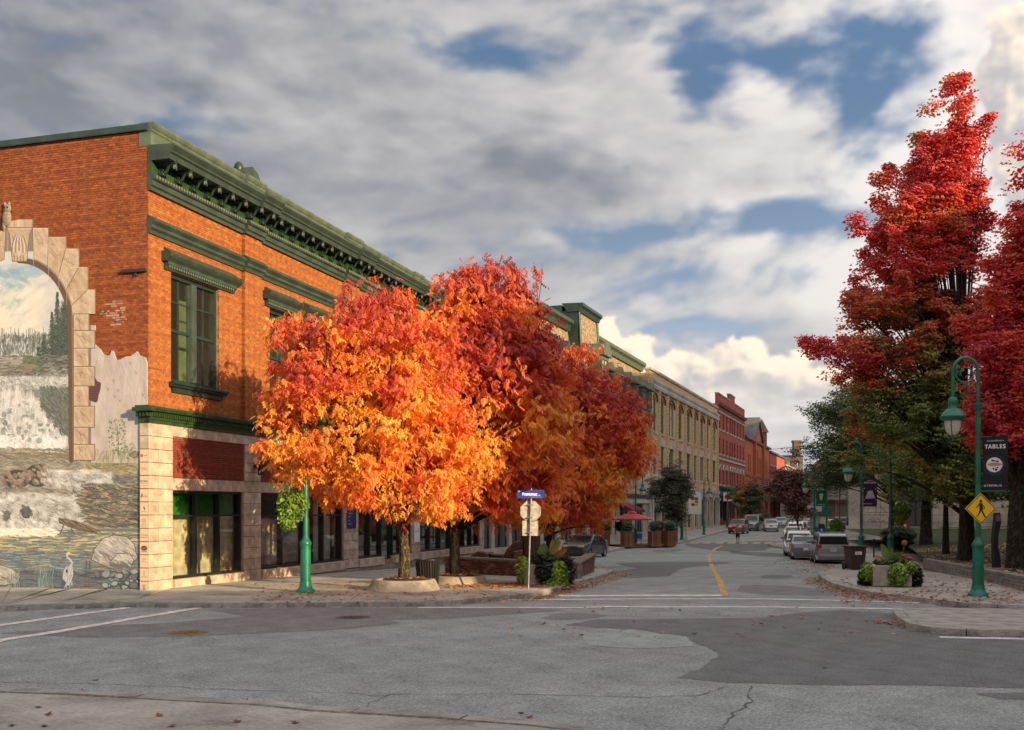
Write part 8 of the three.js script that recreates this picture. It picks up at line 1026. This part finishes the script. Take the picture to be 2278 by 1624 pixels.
// ------------------------------------------------------------------ parking meters, posts, hanging signs, advertising column
function meter(label, p, turn) { const o = thing('pay_station', label, 'parking meter', 'parking pay stations', p, turn); part('cabinet', rbox(-0.22, 0.22, 0, 1.72, -0.16, 0.16, 0.03), M.black, o); part('hood', slab([[-0.18, 1.72], [0.18, 1.72], [0.18, 1.78], [-0.18, 1.95]], -0.24, 0.48).rotateY(Math.PI / 2), M.black, o); part('parking_disc', slab(Array.from({ length: 20 }, (_, i) => [Math.cos(i * 0.314) * 0.15, 1.45 + Math.sin(i * 0.314) * 0.15]), 0.161, 0.01), mat([0.02, 0.16, 0.45], 0.4), o); part('parking_letter', [slab([[-0.05, 1.36], [-0.02, 1.36], [-0.02, 1.44], [0.04, 1.45], [0.065, 1.49], [0.04, 1.54], [-0.05, 1.545]], 0.172, 0.006, 0, [[[-0.02, 1.465], [0.02, 1.47], [0.035, 1.49], [0.02, 1.515], [-0.02, 1.52]]])], mat([0.8, 0.82, 0.85], 0.5), o); }
meter('black parking pay station with blue disc beside the wooden terrace', pos(1502, 96), -0.2); meter('black parking pay station with blue disc behind the white parked car', pos(1828, 84), -0.35);
{ const p = pos(1526, 101), o = thing('sign_pole', 'thin grey pole at the kerb right of the pay station', 'pole', null, p); part('pole', bar([0, 0, 0], [0, 4.6, 0], 0.04), M.metal, o); part('foot', cyl(0.09, 0.06, 0, 0.12, 0, 0, 10), M.metal, o); }
{ const p = pos(1809, 93), o = thing('crossing_board', 'white pedestrian crossing board on a thin pole by the brown tree', 'road sign', null, p); part('pole', bar([0, 0, 0], [0.1, 4.9, 0], 0.035), M.metal, o); part('board', box(-0.7, 0.75, 2.9, 4.9, 0.04, 0.06), mat([0.5, 0.5, 0.48], 0.7), o); part('board_print', printed(1.4, 1.94, 0.025, 3.9, 0.066), textMat(160, 220, (x, w, h) => { x.fillStyle = '#c3c2bc'; x.fillRect(0, 0, w, h); x.strokeStyle = x.fillStyle = '#26241f'; x.lineWidth = 8; x.beginPath(); x.arc(96, 22, 10, 0, 7); x.fill(); x.beginPath(); x.moveTo(96, 34); x.lineTo(92, 62); x.lineTo(72, 96); x.moveTo(94, 62); x.lineTo(114, 94); x.moveTo(96, 42); x.lineTo(76, 60); x.moveTo(96, 42); x.lineTo(116, 58); x.stroke(); x.fillRect(10, 102, 140, 4); x.beginPath(); x.moveTo(20, 130); x.lineTo(46, 114); x.lineTo(46, 128); x.lineTo(70, 120); x.lineTo(40, 136); x.fill(); x.font = 'bold 26px sans-serif'; x.textAlign = 'center'; x.fillText('PRIORITÉ', w / 2, 166, 140); x.beginPath(); x.arc(60, 190, 11, 0, 7); x.fill(); }), o, { uv: true }); }
{ const p = pos(1822, 97), o = thing('advertising_column', 'green roofed advertising column with posters behind the parked cars', 'advertising column', null, p, -0.1); part('column', box(-0.75, 0.75, 0, 2.6, -0.5, 0.5), rough([0.40, 0.42, 0.40], 1), o); part('canopy', [box(-1.05, 1.05, 2.6, 3.15, -0.75, 0.75), box(-0.95, 0.95, 3.15, 3.3, -0.65, 0.65)], mat([0.014, 0.085, 0.06], 0.5), o); const pc = ['#8a8f86', '#b3b2a0', '#2c4a6a', '#7c1f16']; for (let k = 0; k < 4; k++) part('poster', box(-0.62 + (k % 2) * 0.66, -0.02 + (k % 2) * 0.66, 1.55 - Math.floor(k / 2) * 0.95, 2.42 - Math.floor(k / 2) * 0.95, 0.501, 0.515), mat(pc[k], 0.6), o); }
{ const d = 118, p = at(1474, 1126, d), o = thing('oval_shop_sign', 'dark green oval hanging shop sign with pale lettering below the tan brick building', 'shop sign', null, p.toArray(), 0.2); const el = (a, b) => Array.from({ length: 24 }, (_, i) => [Math.cos(i * 0.2618) * a, Math.sin(i * 0.2618) * b]); part('board', slab(el(1.75, 0.55), 0, 0.12, 0.02), mat([0.010, 0.045, 0.032], 0.5), o); part('lettering', printed(3.0, 0.7, 0, 0.02, 0.126), textMat(256, 64, (x, w, h) => { x.fillStyle = '#0f2a20'; x.fillRect(0, 0, w, h); x.fillStyle = '#d8d4b8'; x.font = 'bold 30px serif'; x.textAlign = 'center'; x.fillText('CENTRE', 90, 28, 150); x.fillRect(30, 40, 196, 5); x.fillRect(90, 52, 70, 6); }), o, { uv: true }); part('bracket', bar([-1.8, 0.75, -0.1], [1.6, 0.75, 0.05], 0.03), M.black, o); part('hanger', bar([-1, 0.5, 0.05], [-1, 0.75, 0.02], 0.02), M.black, o); part('hanger', bar([1, 0.5, 0.05], [1, 0.75, 0.02], 0.02), M.black, o); }
{ const d = 152, p = at(1621, 1105, d), o = thing('square_shop_sign', 'white square hanging sign with a dark red oval in front of the red building', 'shop sign', null, p.toArray(), 0.1); const el = Array.from({ length: 24 }, (_, i) => [Math.cos(i * 0.2618) * 0.62, Math.sin(i * 0.2618) * 0.4]); part('board', box(-0.8, 0.8, -0.65, 0.65, 0, 0.08), mat([0.6, 0.58, 0.55], 0.6), o); part('oval', slab(el, 0.081, 0.02), mat([0.16, 0.01, 0.02], 0.5), o); part('bracket', bar([-1.6, 0.7, 0], [0.8, 0.7, 0], 0.03), M.black, o); }

// ------------------------------------------------------------------ person on the far crossing
function smin(a, b, k) { const h = clamp(0.5 + 0.5 * (b - a) / k); return mix(b, a, h) - k * h * (1 - h); }
function fieldMesh(caps, min, max, cell, k) {       // tapered capsules joined with a smooth minimum
  const n = Math.ceil(Math.max(max[0] - min[0], max[1] - min[1], max[2] - min[2]) / cell), size = n * cell, mc = new MarchingCubes(n, new THREE.MeshStandardMaterial(), false, false, 120000), c = [(min[0] + max[0]) / 2, (min[1] + max[1]) / 2, (min[2] + max[2]) / 2];
  for (let z = 0; z < n; z++) for (let y = 0; y < n; y++) for (let x = 0; x < n; x++) { const p = [c[0] + (x / (n / 2) - 1) * size / 2, c[1] + (y / (n / 2) - 1) * size / 2, c[2] + (z / (n / 2) - 1) * size / 2]; let d = 9; for (const [a, b, r0, r1] of caps) { const ab = [b[0] - a[0], b[1] - a[1], b[2] - a[2]], t = clamp(((p[0] - a[0]) * ab[0] + (p[1] - a[1]) * ab[1] + (p[2] - a[2]) * ab[2]) / (ab[0] ** 2 + ab[1] ** 2 + ab[2] ** 2 || 1)), q = Math.hypot(p[0] - a[0] - ab[0] * t, p[1] - a[1] - ab[1] * t, p[2] - a[2] - ab[2] * t) - mix(r0, r1, t); d = smin(d, q, k); } mc.field[x + y * n + z * n * n] = -d; }
  mc.isolation = 0; mc.update(); const g = new THREE.BufferGeometry(); g.setAttribute('position', new THREE.BufferAttribute(mc.positionArray.slice(0, mc.count * 3), 3)); g.setAttribute('normal', new THREE.BufferAttribute(mc.normalArray.slice(0, mc.count * 3), 3)); g.scale(size / 2, size / 2, size / 2); g.translate(...c); return g;
}
{
  const p = gp(1641, 1209), o = thing('person', 'person in a tan top and dark shorts walking over the far yellow crosswalk', 'person', null, [p.x, p.y, p.z], -0.3), skin = mat([0.42, 0.24, 0.16], 0.7);
  const legs = [[[0.09, 0.92, 0], [0.12, 0.50, 0.16], 0.085, 0.055], [[0.12, 0.50, 0.16], [0.11, 0.08, 0.10], 0.055, 0.036], [[-0.09, 0.92, 0], [-0.10, 0.50, -0.06], 0.085, 0.055], [[-0.10, 0.50, -0.06], [-0.10, 0.10, -0.30], 0.055, 0.036], [[0.11, 0.06, 0.08], [0.12, 0.035, 0.27], 0.042, 0.03], [[-0.10, 0.09, -0.30], [-0.10, 0.03, -0.14], 0.042, 0.03]];
  const arms = [[[0.19, 1.40, 0], [0.25, 1.14, -0.10], 0.05, 0.04], [[0.25, 1.14, -0.10], [0.24, 0.92, 0.02], 0.04, 0.03], [[-0.19, 1.40, 0], [-0.25, 1.14, 0.08], 0.05, 0.04], [[-0.25, 1.14, 0.08], [-0.22, 0.95, 0.24], 0.04, 0.03]];
  const hand = (x, y, z) => [[[x, y, z], [x, y - 0.08, z + 0.01], 0.028, 0.03], ...[-1.5, -0.5, 0.5, 1.5].map((k, i) => [[x + 0.004, y - 0.08, z + k * 0.017], [x - 0.006, y - 0.155 + Math.abs(k) * 0.008, z + k * 0.02 + 0.015], 0.010, 0.008]), [[x, y - 0.03, z + 0.028], [x, y - 0.09, z + 0.06], 0.011, 0.008]];
  const torso = [[[0, 0.95, 0], [0, 1.12, 0], 0.14, 0.13], [[0, 1.12, 0], [0, 1.38, 0.01], 0.13, 0.15], [[-0.12, 1.40, 0], [0.12, 1.40, 0], 0.075, 0.075], [[0, 1.42, 0], [0, 1.54, 0.02], 0.055, 0.05]], head = [[[0, 1.62, 0.03], [0, 1.66, 0.02], 0.085, 0.095], [[0, 1.58, 0.06], [0, 1.57, 0.07], 0.055, 0.05], [[0, 1.62, 0.115], [0, 1.605, 0.128], 0.014, 0.014]];
  part('body', fieldMesh([...legs, ...arms, ...torso, ...head, ...hand(0.24, 0.90, 0.03), ...hand(-0.22, 0.93, 0.26)], [-0.45, -0.03, -0.45], [0.45, 1.8, 0.45], 0.022, 0.035), skin, o);
  part('shirt', fieldMesh([[[0, 0.98, 0], [0, 1.12, 0], 0.155, 0.145], [[0, 1.12, 0], [0, 1.38, 0.01], 0.145, 0.165], [[-0.13, 1.40, 0], [0.13, 1.40, 0], 0.085, 0.085], [[0.19, 1.40, 0], [0.23, 1.22, -0.07], 0.065, 0.06], [[-0.19, 1.40, 0], [-0.23, 1.22, 0.05], 0.065, 0.06]], [-0.4, 0.75, -0.4], [0.4, 1.55, 0.4], 0.018, 0.04), rough([0.34, 0.24, 0.14], 0.4), o);
  part('shorts', fieldMesh([[[0, 0.98, 0], [0, 0.92, 0], 0.155, 0.15], [[0.09, 0.92, 0], [0.11, 0.60, 0.12], 0.105, 0.09], [[-0.09, 0.92, 0], [-0.10, 0.60, -0.04], 0.105, 0.09]], [-0.4, 0.45, -0.4], [0.4, 1.1, 0.4], 0.018, 0.04), rough([0.02, 0.022, 0.026], 0.4), o);
  part('hair', fieldMesh([[[0, 1.68, -0.01], [0, 1.70, 0.01], 0.098, 0.1], [[0, 1.62, -0.06], [0, 1.56, -0.05], 0.06, 0.04]], [-0.2, 1.45, -0.2], [0.2, 1.85, 0.2], 0.012, 0.03), rough([0.08, 0.05, 0.03], 0.2), o); part('shoe', rbox(0.07, 0.17, 0, 0.075, 0.03, 0.30, 0.03), rough([0.4, 0.38, 0.36], 0.3), o); part('shoe', rbox(-0.15, -0.05, 0.0, 0.085, -0.34, -0.08, 0.03), rough([0.4, 0.38, 0.36], 0.3), o);
}

// ------------------------------------------------------------------ unseen blocks, added and sized to shade the crossing and shop row
function shadeBlock(label, x0, x1, z0, z1, h, c) {
  const o = thing('shade_block', label, 'building', null, [0, 0, 0]); part('wall', box(x0, x1, -0.5, h, z0, z1), c, o); part('parapet', [box(x0 - 0.15, x1 + 0.15, h, h + 0.5, z0 - 0.15, z1 + 0.15)], M.kerb, o);
}
shadeBlock('long unseen brick block behind the camera, sized to shade the road', -45, 85, 19, 34, 18.2, mat([1, 1, 1], 0.9, { map: scaled(T.redBrick, 1.1) }));
shadeBlock('tall unseen brick block right of the crossing, shaped to shade road and trees', 37, 58, -45, 2.6, 21, mat([1, 1, 1], 0.9, { map: scaled(T.redBrick, 1.1) }));
shadeBlock('tallest added block, out of view on the right to shade the left shop row', 72, 94, -144, -10, 37, mat([1, 1, 1], 0.9, { map: scaled(T.tanBrick, 1.1) }));
shadeBlock('long added block, out of view on the right to shade the far shops', 97, 116, -194, -140, 36, mat([1, 1, 1], 0.9, { map: scaled(T.tanBrick, 1.1) }));
renderer.render(scene, camera);
